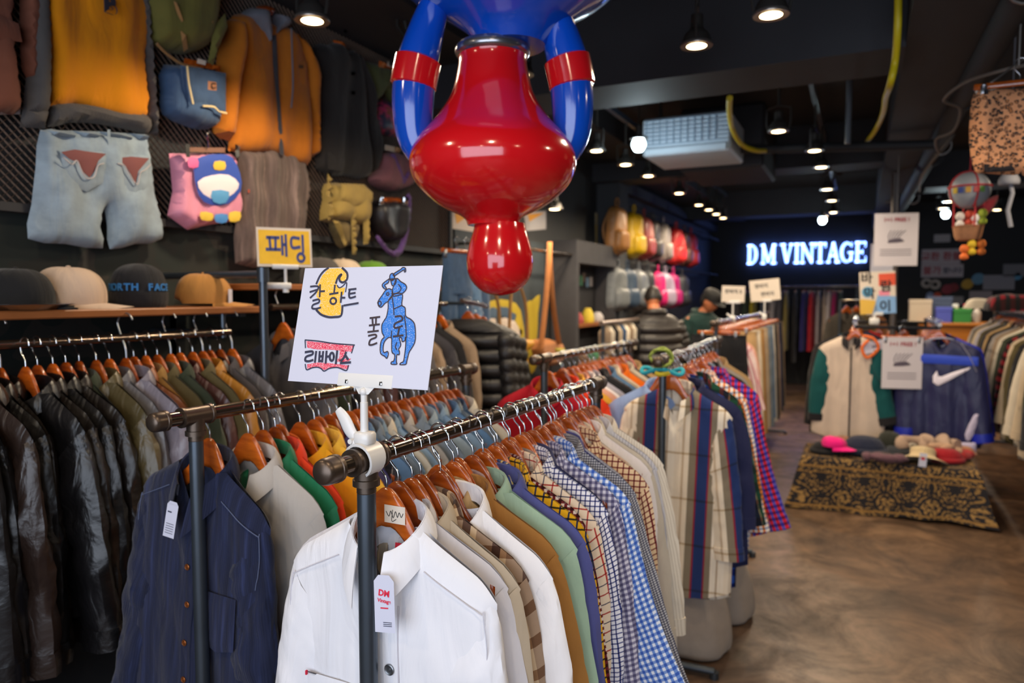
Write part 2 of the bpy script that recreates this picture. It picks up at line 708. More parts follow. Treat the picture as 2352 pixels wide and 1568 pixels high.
# ------------------------------------------------------------------ clothes hangers and racks
def hanger_parts():
    V, F, U = [], [], []
    N, k = 40, 10
    for i in range(N + 1):
        s = -1 + 2 * i / N
        x = 0.198 * s
        a = abs(s)
        top = -0.062 - 0.072 * (0.5 - 0.5 * math.cos(pi * min(1, a / 0.40))) - 0.098 * max(0, (a - 0.2) / 0.8) ** 1.1
        hh = 0.074 - 0.048 * min(1, a * 1.5)
        if a > 0.93:
            hh *= 0.75
        th = 0.0062 - 0.001 * a
        yb = -0.004 * a * a
        for j in range(k):
            q = 2 * pi * j / k
            cy, cz = math.cos(q), math.sin(q)
            e = 0.55
            V.append((x, yb + th * math.copysign(abs(cy) ** e, cy), top - hh / 2 + hh / 2 * math.copysign(abs(cz) ** e, cz)))
            U.append((x, top))
    for i in range(N):
        for j in range(k):
            j2 = (j + 1) % k
            F.append((i * k + j, (i + 1) * k + j, (i + 1) * k + j2, i * k + j2))
    F.append(tuple(range(k)))
    F.append(tuple(range(N * k, N * k + k))[::-1])
    r = 0.0205
    pts = [(0, 0, -0.072), (0, 0, -0.052), (-0.004, 0, -0.042), (-0.016, 0, -0.028), (-0.0205, 0, -0.012)]
    pts += [(-r * math.cos(q), 0, r * math.sin(q)) for q in np.linspace(0, pi * 0.93, 12)] + [(r * 1.02, 0, -0.004)]
    return (V, F, U), tube(smooth_path(pts, 3), 0.0021, 6)


HB, HH = hanger_parts()
HANG_ME, HOOK_ME = mesh('wooden_hanger', *HB), mesh('hook', *HH)
HANG_ME.materials.append(WOOD)
HOOK_ME.materials.append(CHROME)
BIGHOOK = mesh('hook', *tube([(x * 1.9, y, z * 1.9 + 0.045) for x, y, z in smooth_path([(0, 0, -0.085), (0, 0, -0.045), (-0.012, 0, -0.02)] + [(-0.0205 * math.cos(q), 0, 0.0205 * math.sin(q)) for q in np.linspace(0, pi * 0.85, 10)], 3)], 0.0032, 6))
BIGHOOK.materials.append(HOOKDIM)


def hanger(x, y, z, yaw, label, group, lean=0.0, hook=None):
    h = link('wooden_hanger', HANG_ME, None, None, (x, y, z), (0, lean, yaw))
    tag(h, label, 'hanger', group)
    link('hook', hook or HOOK_ME, None, h)
    return h


def clip_hanger_proto():
    body = join(box(-0.16, 0.16, -0.007, 0.007, -0.092, -0.066, 0.004))
    b = obj('clip_hanger', body, WOOD, smooth=True)
    link('hook', HOOK_ME, None, b)
    for s in (-1, 1):
        obj('clip', join(box(s * 0.125 - 0.012, s * 0.125 + 0.012, -0.013, 0.013, -0.128, -0.074, 0.003), box(s * 0.125 - 0.009, s * 0.125 + 0.009, -0.019, 0.019, -0.082, -0.07, 0.003)), HOOKDIM, b)
    return b


CLIPP = None


def clip_hanger(x, y, z, yaw, label, group):
    global CLIPP
    if CLIPP is None:
        CLIPP = clip_hanger_proto()
        o = CLIPP
    else:
        o = copy_tree(CLIPP)
    o.location, o.rotation_euler = (x, y, z), (0, 0, yaw)
    return tag(o, label, 'hanger', group)


RR = 0.0165          # rail radius


def pipe_rack(x0, y0, x1, y1, z, label, near=0.10, far=0.10, group='pipe clothes racks'):
    """free-standing single-rail rack of threaded pipe: rail, tees, caps, posts, collars, feet"""
    a, b = Vector((x0, y0, 0)), Vector((x1, y1, 0))
    d = (b - a).normalized()
    L = (b - a).length
    yaw = math.atan2(-d.x, d.y)
    rt = empty('clothes_rack', (x0, y0, 0), label, 'clothes rack', group, (0, 0, yaw))

    def cyl(ya, yb, r, zz=z, n=24, rr=None):
        return tube([(0, ya, zz), (0, yb, zz)], r, n)
    obj('rail', cyl(0.02, L - 0.02, RR), RAILM, rt)
    for s, p, inn in ((0, near, 1), (1, L - far, -1)):
        capd = 0 if s == 0 else L
        sg = 1 if s == 0 else -1
        prof = [(0, 0), (0.0165, 0.0005), (0.0205, 0.005), (0.0222, 0.012), (0.0222, 0.030), (0.0235, 0.031), (0.0235, 0.038), (0.0175, 0.0385)]
        M = T(0, capd, z) @ (RX(-pi / 2) if s == 0 else RX(pi / 2))
        obj('end_cap', xf(lathe(prof, 28), M), CASTM, rt)
        tee = join(tube([(0, p - 0.040, z), (0, p - 0.034, z), (0, p - 0.033, z), (0, p + 0.033, z), (0, p + 0.034, z), (0, p + 0.040, z)],
                        [0.0235, 0.0235, 0.0212, 0.0212, 0.0235, 0.0235], 26),
                   tube([(0, p, z), (0, p, z - 0.034), (0, p, z - 0.035), (0, p, z - 0.046)], [0.0205, 0.0205, 0.0235, 0.0235], 26))
        obj('pipe_tee', tee, CASTM, rt)
        obj('thread', tube([(0, p, z - 0.046 - 0.0022 * k) for k in range(7)], [0.0172 if k % 2 else 0.0163 for k in range(7)], 20), CASTM, rt)
        obj('post', tube([(0, p, z - 0.058), (0, p, 0.035)], 0.0163, 24), STEEL, rt)
        obj('foot', join(tube([(-0.24, p, 0.03), (0.24, p, 0.03)], 0.0165, 16), tube([(-0.24, p, 0.03), (-0.24, p, 0)], 0.02, 12), tube([(0.24, p, 0.03), (0.24, p, 0)], 0.02, 12)), STEEL, rt)
    return rt


# ------------------------------------------------------------------ garments on hangers
# local frame: origin at the centre of the rail, x across the shoulders, -y the front, z up
def gtop(x, nk, sw, zn, zs):
    a = abs(x)
    if a <= nk:
        return zn
    t = (a - nk) / (sw - nk)
    return zn + (zs - zn) * (t ** 0.95) - 0.020 * max(0.0, (t - 0.72) / 0.28) ** 2


def shirt_body(rng, L, sw, hw, tn, fold, nk, zn, zs, vd, nu=30, nv=26, open_=0.0, tail=0.05):
    V, F, U = [], [], []
    p = [rng.uniform(0, 6.28) for _ in range(6)]
    sway = rng.uniform(-0.012, 0.012)
    for side in (-1, 1):                       # front (y < 0), back
        n0 = len(V)
        for i in range(nv + 1):
            v = (i / nv) ** 1.15
            for j in range(nu + 1):
                u = -1 + 2 * j / nu
                u = math.copysign(abs(u) ** 0.9, u)
                xs = u * sw
                zt = gtop(xs, nk, sw, zn, zs)
                if abs(xs) < nk and side < 0:
                    zt -= vd * (1 - (abs(xs) / nk) ** 1.3)
                elif abs(xs) < nk:
                    zt -= 0.012 * (1 - (abs(xs) / nk) ** 2)
                zh = zn - L + tail * (abs(u) ** 3) - 0.012 * side
                z = zt * (1 - v) + zh * v
                dep = max(0.0, min(1.0, (zt - z) / (zt - zh) / 0.45))
                wd = sw * 0.97 + (hw - sw) * dep * dep * (3 - 2 * dep) if v > 0.02 else sw
                # armhole pinch below the shoulder
                wd -= 0.018 * math.exp(-((v - 0.2) / 0.09) ** 2)
                x = u * wd + sway * v
                edge = math.sqrt(max(0, 1 - u * u))
                puffv = min(1.0, (i / nv) / 0.10)
                y = side * tn * (0.35 + 0.65 * edge) * (0.16 + 0.84 * puffv ** 0.5) * (1 if abs(u) < 0.999 else 0.0)
                if abs(xs) < nk and side < 0:
                    y = side * tn * max(0.75, puffv)
                am = fold * (0.15 + 0.85 * v) * min(1, puffv) * edge
                y += am * (math.sin(9 * u + p[0] + 1.8 * v) + 0.6 * math.sin(17 * u + p[1] - 2.2 * v) + 0.45 * math.sin(5 * u - 7 * v + p[2])) * (1 if side < 0 else -1)
                y += 0.35 * fold * edge * math.sin(26 * v + 6 * u * side + p[3]) * (1 - v)
                if open_ and side < 0:
                    y -= open_ * math.exp(-(u / 0.25) ** 2) * v
                V.append((x, y, z))
                U.append((x, z))
        for i in range(nv):
            for j in range(nu):
                q = (n0 + i * (nu + 1) + j, n0 + (i + 1) * (nu + 1) + j, n0 + (i + 1) * (nu + 1) + j + 1, n0 + i * (nu + 1) + j + 1)
                F.append(q if side < 0 else q[::-1])
    return V, F, U


def sleeve(rng, s, sw, zs, hw0=0.085, hw1=0.05, L=0.56, th=0.026, out=0.06, fwd=-0.01, ns=24, k=14, wr=0.006, bend=0.0):
    V, F, U = [], [], []
    p = [rng.uniform(0, 6.28) for _ in range(5)]
    P0, P1 = Vector((sw - hw0 * 0.68, 0, zs - 0.008 - hw0 * 0.82)), Vector((sw - hw0 * 0.25 + bend, 0, zs - L * 0.52))
    P2 = Vector((sw - hw1 * 0.5 + out, fwd * 3, zs - L))
    for i in range(ns + 1):
        t = i / ns
        c = P0 * (1 - t) ** 2 + P1 * 2 * t * (1 - t) + P2 * t * t
        tg = ((P1 - P0) * 2 * (1 - t) + (P2 - P1) * 2 * t).normalized()
        ang = 0.87 * (1 - t) ** 2.2
        a1 = math.atan2(tg.x, -tg.z) * min(1, t * 2)
        ang = ang + a1 * 0.8
        dr = Vector((math.cos(ang), 0, math.sin(ang)))
        hw = hw0 + (hw1 - hw0) * t ** 0.8
        if t < 0.06:
            hw *= 0.94 + t
        tt = th * (0.8 + 0.2 * t) * (0.75 + 0.25 * min(1, t * 6))
        for j in range(k):
            q = 2 * pi * j / k
            el = math.exp(-((t - 0.5) / 0.18) ** 2)
            nv3 = Vector((1.3 * math.cos(q) + p[0] * 3, 1.3 * math.sin(q) + p[1] * 3, t * 7))
            wv = 1.7 * wr * (0.55 + el) * noise.noise(nv3) + 1.1 * wr * noise.noise(nv3 * 2.3) + 0.5 * wr * math.sin(2 * q + 5 * t + p[2])
            pt = c + dr * (math.cos(q) * (hw + 0.5 * wv)) + Vector((0, 1, 0)) * (math.sin(q) * (tt + wv))
            pt.x *= 1
            V.append((s * pt.x, pt.y, pt.z))
            # cloth lies flat on each face, chevron against the body
            U.append((math.cos(q) * hw * s + 0.3, t * L))
    for i in range(ns):
        for j in range(k):
            j2 = (j + 1) % k
            qd = (i * k + j, (i + 1) * k + j, (i + 1) * k + j2, i * k + j2)
            F.append(qd[::-1] if s > 0 else qd)
    F.append(tuple(range(ns * k, ns * k + k)))
    return V, F, U


def cuff_of(sl, k=14, grow=1.07, i0=22, n=3):
    V, F, U = [], [], []
    for i in range(i0, i0 + n):
        ring = [Vector(sl[0][i * k + j]) for j in range(k)]
        c = sum(ring, Vector()) / k
        g = grow
        for j in range(k):
            V.append(tuple(c + (ring[j] - c) * g))
            U.append((sl[2][i * k + j][0], sl[2][i * k + j][1]))
    m = n
    for i in range(m - 1):
        for j in range(k):
            j2 = (j + 1) % k
            F.append((i * k + j, (i + 1) * k + j, (i + 1) * k + j2, i * k + j2))
    F.append(tuple(range(k))[::-1])
    F.append(tuple(range((m - 1) * k, m * k)))
    return V, F, U


def collar(rng, nk, zn, vd, d, stand=0.034, leaf=0.05, point=0.085, spread=0.42, flare=0.020, na=36, pull=-0.20):
    """stand and turned-down leaf round an open neck"""
    V, F, U = [], [], []
    rows = 8
    asym = rng.uniform(-0.004, 0.004)
    for i in range(na + 1):
        a = -1 + 2 * i / na
        th = a * (pi - spread)
        cx, cy = math.sin(th), math.cos(th)
        fr = (1 - cy) / 2                                     # 0 at the back, 1 at the front
        base = Vector((nk * cx * (1 - 0.10 * fr), d * cy - 0.006 * fr, zn - 0.004 - vd * 0.60 * fr ** 1.5))
        rad = Vector((cx * (1 - 0.45 * fr), cy * 0.8 - 0.15 * fr, 0))
        rad.normalize()
        lf = leaf + (point - leaf) * max(0, (abs(a) - 0.45) / 0.55) ** 1.4
        top = base + Vector((0, 0, stand * (1 - 0.25 * fr))) - rad * 0.002
        fo = top + rad * 0.007 + Vector((0, 0, 0.0005))
        side = math.copysign(1, a) * max(0, abs(a) - 0.5)
        dn = Vector((pull * lf * side, -0.10 * fr * lf, -lf * (0.95 + 0.05 * fr)))
        fl = flare * (0.55 + 0.45 * (1 - fr))
        pts = [base, base.lerp(top, 0.5), top, top.lerp(fo, 0.5) + Vector((0, 0, 0.003)), fo, fo + rad * fl * 0.5 + dn * 0.33, fo + rad * fl * 0.85 + dn * 0.68, fo + rad * fl + dn]
        for r_, q in enumerate(pts):
            q = q + Vector((asym, 0, 0.0016 * math.sin(9 * a + r_)))
            V.append(tuple(q))
            U.append((a * 0.2, q.z if r_ < 3 else -q.z))
    for i in range(na):
        for r_ in range(rows - 1):
            F.append((i * rows + r_, i * rows + r_ + 1, (i + 1) * rows + r_ + 1, (i + 1) * rows + r_))
    n0 = len(V)
    V2 = []
    for i in range(na + 1):
        for r_ in range(rows):
            q = Vector(V[i * rows + r_])
            off = Vector((q.x, q.y, 0))
            off = off.normalized() * 0.0018 if off.length else off
            V2.append(tuple(q - off if r_ >= 4 else q + off))
    V += V2
    U += list(U)
    F += [tuple(i + n0 for i in f[::-1]) for f in list(F)]
    return V, F, U


def placket(rng, tn, ztop, zbot, w=0.017, bodyV=None, bx=0.0):
    """front button band that follows the body front (nearest body vertices)"""
    V, F, U = [], [], []
    n = 26
    front = bodyV
    for i in range(n + 1):
        z = ztop + (zbot - ztop) * i / n
        row = sorted(front, key=lambda q: (q[0]) ** 2 * 4 + (q[2] - z) ** 2)[:3]
        y = min(q[1] for q in row) - 0.0022
        xc = sum(q[0] for q in row) / 3 * 0.3
        for x, dy in ((-w, 0.0022), (-w + 0.001, 0), (w - 0.001, 0), (w, 0.0022)):
            V.append((x + 0.004 + xc + bx, y + dy, z))
            U.append((x, z))
    for i in range(n):
        for j in range(3):
            a = i * 4 + j
            F.append((a, a + 4, a + 5, a + 1))
    return V, F, U


def shirt(name, m, loc, yaw, label, cat, group, seed, L=0.86, sw=0.225, hw=0.262, tn=0.017, fold=0.006, slv=0.57, vd=0.10, d=0.03, near=False,
          collm=None, cuffm=None, btn=None, lean=0.0, point=0.085, leafw=0.055, short=False, out=None, thick=0.026, res=1, slm=None, nocollar=False, hw0=0.085, hw1=0.05, zs=-0.215, plk=True, wr=0.005, pull=-0.2, bx=0.0):
    rng = random.Random(seed)
    nk, zn = 0.072, -0.125
    nu, nv = (44, 40) if near else (int(24 * res), int(22 * res))
    bd = shirt_body(rng, L, sw, hw, tn, fold, nk, zn, zs, vd, nu, nv)
    o = obj(name, bd, m, None, loc=loc, rot=(0, lean, yaw))
    tag(o, label, cat, group)
    for s in (-1, 1):
        oo = (rng.uniform(-0.02, 0.075) if out is None else out) if s > 0 else rng.uniform(0, 0.06)
        ns, k = (44, 22) if near else (20, 12)
        sl = sleeve(rng, s, sw, zs, hw0, hw1, slv * (0.4 if short else 1), thick, oo if not short else 0.02, rng.uniform(-0.008, 0.004), ns, k, wr, bend=rng.uniform(-0.015, 0.03))
        so = obj('sleeve', sl, slm or m, o)
        if not short:
            obj('cuff', cuff_of(sl, k, 1.06, ns - (4 if near else 2), 5 if near else 3), cuffm or m, so)
    if not nocollar:
        obj('collar', collar(rng, nk, zn, vd, d, leaf=leafw, point=point, pull=pull), collm or m, o)
    if plk:
        fr = [q for q in bd[0][:(nu + 1) * (nv + 1)] if abs(q[0]) < 0.04]
        zt = zn - vd * 0.75
        obj('placket', placket(rng, tn, zt, zn - L + 0.01, bodyV=fr, bx=bx), m, o)
        if btn is not None:
            for kk in range(6):
                z = zt - (0.078 if bx else 0.055) - kk * 0.097
                row = sorted(fr, key=lambda q: q[0] ** 2 * 4 + (q[2] - z) ** 2)[:3]
                y = min(q[1] for q in row) - 0.003
                obj('button', xf(lathe([(0, 0), (0.0055, 0.0002), (0.0075, 0.0012), (0.0078, 0.003), (0.0065, 0.0038), (0.005, 0.0030), (0.0022, 0.0031), (0.0019, 0.0045), (0, 0.0045)], 20), T(0.004 + bx, y, z) @ RX(pi / 2) @ Matrix.Scale(1.3 if bx else 1.0, 4)), btn, o)
    return o


def front_y(o, x, z):
    """y of the cloth front of a shirt at (x, z)"""
    best = sorted(((v.co.x - x) ** 2 + (v.co.z - z) ** 2, v.co.y) for v in o.data.vertices if v.co.y < 0)[:4]
    return min(b[1] for b in best)


def seams(o, lines, m, off=0.0012):
    """raised stitching lines that follow the front of a shirt"""
    parts = []
    for l in lines:
        P = smooth_path([(x, 0, z) for x, z in l], 6)
        parts.append(tube([(p.x, front_y(o, p.x, p.z) - off, p.z) for p in P], 0.0011, 5))
    obj('stitching', join(*parts), m, o)


def trousers(name, m, loc, yaw, label, cat, group, seed, L=0.95, hw=0.20, lg=0.105, th=0.02, spread=0.06, drop=0.10):
    """trousers hung by the waistband from a clip hanger"""
    rng = random.Random(seed)
    p = [rng.uniform(0, 6.28) for _ in range(4)]
    V, F, U = [], [], []
    n = 16

    def ringset(fn, rows):
        n0 = len(V)
        for i in range(rows + 1):
            t = i / rows
            cx, w_, z, dd = fn(t)
            for j in range(n):
                q = 2 * pi * j / n
                wv = 0.006 * math.sin(4 * q + p[0] + 5 * t) + 0.004 * math.sin(7 * q - 9 * t + p[1])
                V.append((cx + math.cos(q) * w_, math.sin(q) * (dd + wv * min(1, t * 4)), z))
                U.append((math.cos(q) * w_ + cx, z))
        for i in range(rows):
            for j in range(n):
                j2 = (j + 1) % n
                F.append((n0 + i * n + j, n0 + (i + 1) * n + j, n0 + (i + 1) * n + j2, n0 + i * n + j2))
        F.append(tuple(range(n0, n0 + n))[::-1])
        F.append(tuple(range(n0 + rows * n, n0 + rows * n + n)))
    z0 = -drop
    ringset(lambda t: (0, hw * (0.93 + 0.09 * t), z0 - 0.26 * t, 0.008 + (th - 0.008) * min(1, t * 3)), 5)
    for s in (-1, 1):
        ringset(lambda t: (s * (hw * 0.5 + spread * t * 0.5), (hw * 0.515) * (1 - t) + lg * t, z0 - 0.22 - (L - 0.22) * t, th * (1 - 0.2 * t)), 12)
    o = obj(name, (V, F, U), m, None, loc=loc, rot=(0, 0, yaw))
    tag(o, label, cat, group)
    obj('waistband', tube([(0, 0, z0 + 0.004), (0, 0, z0 - 0.036)], hw * 0.945, 20, flat=(1, 0.062)), m, o)
    return o

# ------------------------------------------------------------------ cloth
W_ = (1, 1, 1)
fab('white_twill', 'e6e5ea', var=0.05)
fab('white_cotton', 'e6e1e0', var=0.05)
fab('white_fine_stripe', 'ccc8cc', var=0.06)
fab('khaki', 'b5a48d')
fab('taupe', '8b7763')
fab('tan', 'b49468')
fab('caramel', 'a07038')
fab('mauve', 'a58f92')
fab('sage', '9db8a0')
fab('indigo_plain', '50538a')
fab('warm_grey', '9b938e')
fab('slate_navy', '3c3f68')
fab('cream', 'e2d6c2')
fab('salmon', 'd9a48f')
fab('pale_blue', 'a9bfe0')
fab('chambray', '8fa7d2')
fab('grey_beige', 'b2aaa2')
fab('satin_green', '116b47', rough=0.6)
fab('vermilion', 'e8411f')
fab('orange', 'de6a14')
fab('mustard', 'd99a17')
fab('light_mustard', 'e3b13d')
fab('violet', '474a8c')
fab('crimson', 'b01026')
fab('lilac_grey', 'a3a0ac')
fab('charcoal', '35343a')
fab('black_cloth', '1d1d21')
fab('navy', '25294c')
fab('stone', 'c6bcab')
fab('corduroy_navy', '1d2440', kind='cord')
fab('denim_mid', '5d7fa5', kind='denim')
fab('denim_light', '87a2bd', kind='denim')
fab('denim_grey', '7c8894', kind='denim')
fab('denim_dark', '3c5679', kind='denim')
fab('denim_pale', 'a3b4c2', kind='denim')
fab('stripe_blue_yellow', 'ffffff', stripes(('3d4f8e', 5), ('8ea0c8', 1), ('3d4f8e', 2), ('e6c767', 2), ('f1ead6', 1), ('e6c767', 1)), pu=0.020)
fab('plaid_yellow', 'ffffff', stripes(('f0c02b', 8), ('2f3864', 2)), stripes(('fff4d0', 8), ('3a4270', 2)), pu=0.020)
fab('check_burgundy', 'ffffff', stripes(('e5d9d2', 5), ('6d1f2b', 5)), stripes(('ffffff', 5), ('7a3038', 5)), pu=0.014)
fab('tattersall_red', 'ffffff', stripes(('f2e4d2', 9), ('b53a3a', 1.4), ('f2e4d2', 9), ('3a3f63', 1.2)), stripes(('fbf3e6', 9), ('b53a3a', 1.4), ('fbf3e6', 9), ('3a3f63', 1.2)), pu=0.044)
fab('grid_blue_white', 'ffffff', stripes(('f1f0f6', 6), ('34407e', 2)), stripes(('ffffff', 6), ('46528e', 2)), pu=0.0115)
fab('gingham_purple', 'ffffff', stripes(('dcd8e4', 5), ('83809f', 5)), stripes(('ffffff', 5), ('a5a2b8', 5)), pu=0.014)
fab('gingham_blue', 'ffffff', stripes(('eef2fb', 5), ('6f93d6', 5)), stripes(('ffffff', 5), ('8aa6da', 5)), pu=0.0145)
fab('micro_grey', 'ffffff', stripes(('c9c6c4', 5), ('777784', 5)), stripes(('ffffff', 5), ('93939c', 5)), pu=0.0062)
fab('check_tan_red', 'ffffff', stripes(('e9d3b4', 7), ('7c2a33', 2.2)), stripes(('fff3e0', 7), ('8d4048', 2.2)), pu=0.0155)
fab('cream_rib', 'ffffff', stripes(('e6dccb', 4), ('cfc3b0', 2)), pu=0.008)
fab('pinstripe_grey', 'ffffff', stripes(('cfcfd6', 6), ('8b8ca0', 1)), pu=0.009)
fab('check_light_blue', 'ffffff', stripes(('e6edf8', 7), ('7f9fcf', 2)), stripes(('ffffff', 7), ('93aed6', 2)), pu=0.018)
fab('bold_stripe', 'ffffff', stripes(('e9dbc6', 10), ('c5b096', 3), ('e9dbc6', 6), ('857a68', 9), ('8f1f35', 2), ('22366b', 13), ('8f1f35', 2), ('857a68', 7), ('efe4d2', 7), ('b59f86', 2), ('efe4d2', 8)),
    stripes(('ffffff', 19), ('d8cbb8', 1)), pu=0.235, pv=0.2)
fab('orange_check', 'ffffff', stripes(('f4ece4', 5), ('e07f33', 4)), stripes(('ffffff', 5), ('8fa8dc', 3)), pu=0.024)
fab('tartan_green', 'ffffff', stripes(('1f5b46', 9), ('86323a', 4), ('1d2b45', 6), ('c9b184', 1)), stripes(('c8cfc9', 9), ('b98888', 4), ('7c8794', 6)), pu=0.085)
fab('tartan_red_blue', 'ffffff', stripes(('d61f35', 5), ('5a55b4', 5)), stripes(('ffffff', 5), ('8a86d8', 5)), pu=0.03)
fab('tartan_black_red', 'ffffff', stripes(('7c1624', 8), ('1b1a22', 8)), stripes(('f0d8d8', 8), ('5a5058', 8)), pu=0.07)
fab('tartan_blue', 'ffffff', stripes(('2356b4', 7), ('14224a', 6), ('1c6b78', 2)), stripes(('ffffff', 7), ('6a7aa0', 6)), pu=0.07)
fab('plaid_dark', 'ffffff', stripes(('3c3c44', 8), ('6d6a70', 2), ('2b2b33', 8), ('a39d98', 1)), stripes(('ffffff', 8), ('b7b3b3', 3)), pu=0.05)
fab('plaid_brown', 'ffffff', stripes(('9a8069', 8), ('5b4338', 4), ('c8ad8c', 3)), stripes(('ffffff', 8), ('b29a88', 4)), pu=0.06)
fab('stripe_pink', 'ffffff', stripes(('f0d9d6', 6), ('cf7f8c', 4)), pu=0.03)
for k_, c_ in (('leather_black', '141315'), ('leather_brown_black', '1f1a19'), ('leather_dark_brown', '2c211d'), ('leather_grey', '68666a'), ('leather_lavender', '807a86'), ('leather_rust', '8a4f2c'),
               ('leather_maroon', '4a2a28'), ('leather_mustard', 'b0762a'), ('leather_olive', '53492f'), ('leather_green', '36402f')):
    fab(k_, c_, kind='leather', var=0.3)
fab('wax_olive', '52492d', var=0.25)
fab('wax_tan', '8d6a35', var=0.25)
fab('wax_green', '2f3729', var=0.25)
fab('coat_grey', '5a5658', var=0.2)

BTN = mat('pewter_button', '7d7f82', 0.35, 0.9)
BTNW = mat('copper_button', '9a5a2c', 0.35, 0.7)


def F_(k):
    return MATS[k]


def gar(rackname, grp, rows, x0, x1, ys, z, rng, base=None, first=None, word='shirt', hang_desc='brown hanger', hook_odd=None, **kw):
    """hang one garment per place on its own hanger along a rail"""
    n = len(rows)
    for i, (mk, desc) in enumerate(rows):
        y = ys[i]
        t = (y - ys[0]) / max(1e-6, ys[-1] - ys[0])
        x = x0 + (x1 - x0) * t
        yaw = R(rng.uniform(-5, 5)) if i else R(rng.uniform(-1, 1))
        jx = rng.uniform(-0.018, 0.018) if i else 0
        lean = R(rng.uniform(-2.0, 2.0))
        args = dict(kw)
        if first and i in first:
            args.update(first[i])
        pos = args.pop('place', None)
        if pos:
            jx, yaw = pos
        nm = args.pop('nm', 'button_' + word if word == 'shirt' else word)
        hk = hook_odd if hook_odd and rng.random() < 0.17 else None
        od = ORD[i]
        lean = args.pop('lean', lean)
        hanger(x + jx * 0.5, y, z, yaw, f'{hang_desc} of the {desc}, {od} on the {rackname}', f'hangers on the {rackname}', lean, hk)
        lab = f'{desc}, {od} on the {rackname}'
        cat = 'jacket' if ('jacket' in desc or 'coat' in desc) else 'shirt'
        kk = dict(L=rng.uniform(0.80, 0.90), slv=rng.uniform(0.53, 0.60), fold=rng.uniform(0.004, 0.008))
        if base:
            kk.update(base(rng))
        kk.update(args)
        o = shirt(nm, F_(mk), (x + jx, y, z), yaw, lab, cat, grp, rng.randint(0, 10 ** 6), lean=lean, **kk)
        gar.last = o
        GARS.setdefault(rackname, []).append(o)


GARS = {}

# ---- rack with the white shirt in front (nearest rack)
RA, RB, RC, RD, RE = 'white shirt rack', 'navy corduroy rack', 'striped shirt rack', 'crimson shirt rack', 'leather jacket rail'
pipe_rack(-0.757, 0.873, -0.746, 2.215, 1.37, 'pipe clothes rack nearest the front, white shirt at its near end', 0.115, 0.06)
rowsA = [('white_twill', 'white shirt with red tag'), ('white_fine_stripe', 'greyish white shirt'), ('khaki', 'khaki shirt'), ('plaid_brown', 'brown plaid shirt'), ('white_cotton', 'white cotton shirt'),
         ('tan', 'tan shirt'), ('caramel', 'caramel brown shirt'), ('mauve', 'dusty mauve shirt'), ('sage', 'sage green shirt'), ('indigo_plain', 'indigo shirt'),
         ('stripe_blue_yellow', 'blue and yellow striped shirt'), ('plaid_yellow', 'yellow windowpane shirt'), ('check_burgundy', 'burgundy checked shirt'), ('tattersall_red', 'cream shirt with red windowpane lines'),
         ('warm_grey', 'warm grey shirt'), ('grid_blue_white', 'white shirt with navy grid'), ('slate_navy', 'slate navy shirt'), ('gingham_purple', 'purple grey gingham shirt'), ('gingham_blue', 'sky blue gingham shirt'),
         ('check_light_blue', 'white shirt with pale blue check'), ('micro_grey', 'grey micro check shirt'), ('violet', 'violet shirt'), ('pinstripe_grey', 'grey pinstripe shirt'),
         ('check_tan_red', 'tan and dark red checked shirt'), ('cream_rib', 'cream ribbed shirt'), ('salmon', 'pale salmon shirt'), ('cream', 'plain cream shirt'), ('white_cotton', 'soft white shirt'),
         ('stone', 'stone coloured shirt'), ('pinstripe_grey', 'thin striped grey shirt'), ('cream_rib', 'pale ribbed shirt')]
rng = random.Random(11)
yA = [1.045, 1.092, 1.122, 1.152, 1.195] + [1.236 + 0.0355 * k for k in range(len(rowsA) - 5)]
gar(RA, 'shirts on the white shirt rack', rowsA, -0.7555, -0.7465, yA, 1.37, rng,
    first={0: dict(near=True, d=0.05, tn=0.030, fold=0.0075, vd=0.105, btn=BTN, pull=-0.10, bx=0.022, place=(0.002, 0.0), L=0.86, slv=0.6, point=0.10, leafw=0.045, out=0.03, thick=0.034, sw=0.222, nm='denim_shirt', hw0=0.09),
           1: dict(place=(-0.015, R(4)), sw=0.228, fold=0.005), 2: dict(out=-0.005, place=(0.008, 0), d=0.036), 3: dict(out=-0.005), 4: dict(near=True, d=0.042, place=(0.04, R(-3)), vd=0.13, L=0.9, point=0.1, leafw=0.07, fold=0.007, out=0.01),
           8: dict(place=(0.02, 0), sw=0.232), 9: dict(place=(0.03, 0)), 16: dict(out=0.0), 18: dict(out=0.21, slv=0.64, place=(0.03, 0), hw0=0.088, hw1=0.056, wr=0.004), 11: dict(place=(0.02, 0)), 13: dict(place=(0.02, 0)), 20: dict(out=0.14, place=(0.02, 0)), 25: dict(out=-0.02, place=(-0.03, 0)), 26: dict(out=0.0, place=(-0.02, 0)), 24: dict(out=0.02), 23: dict(place=(0.03, 0))})

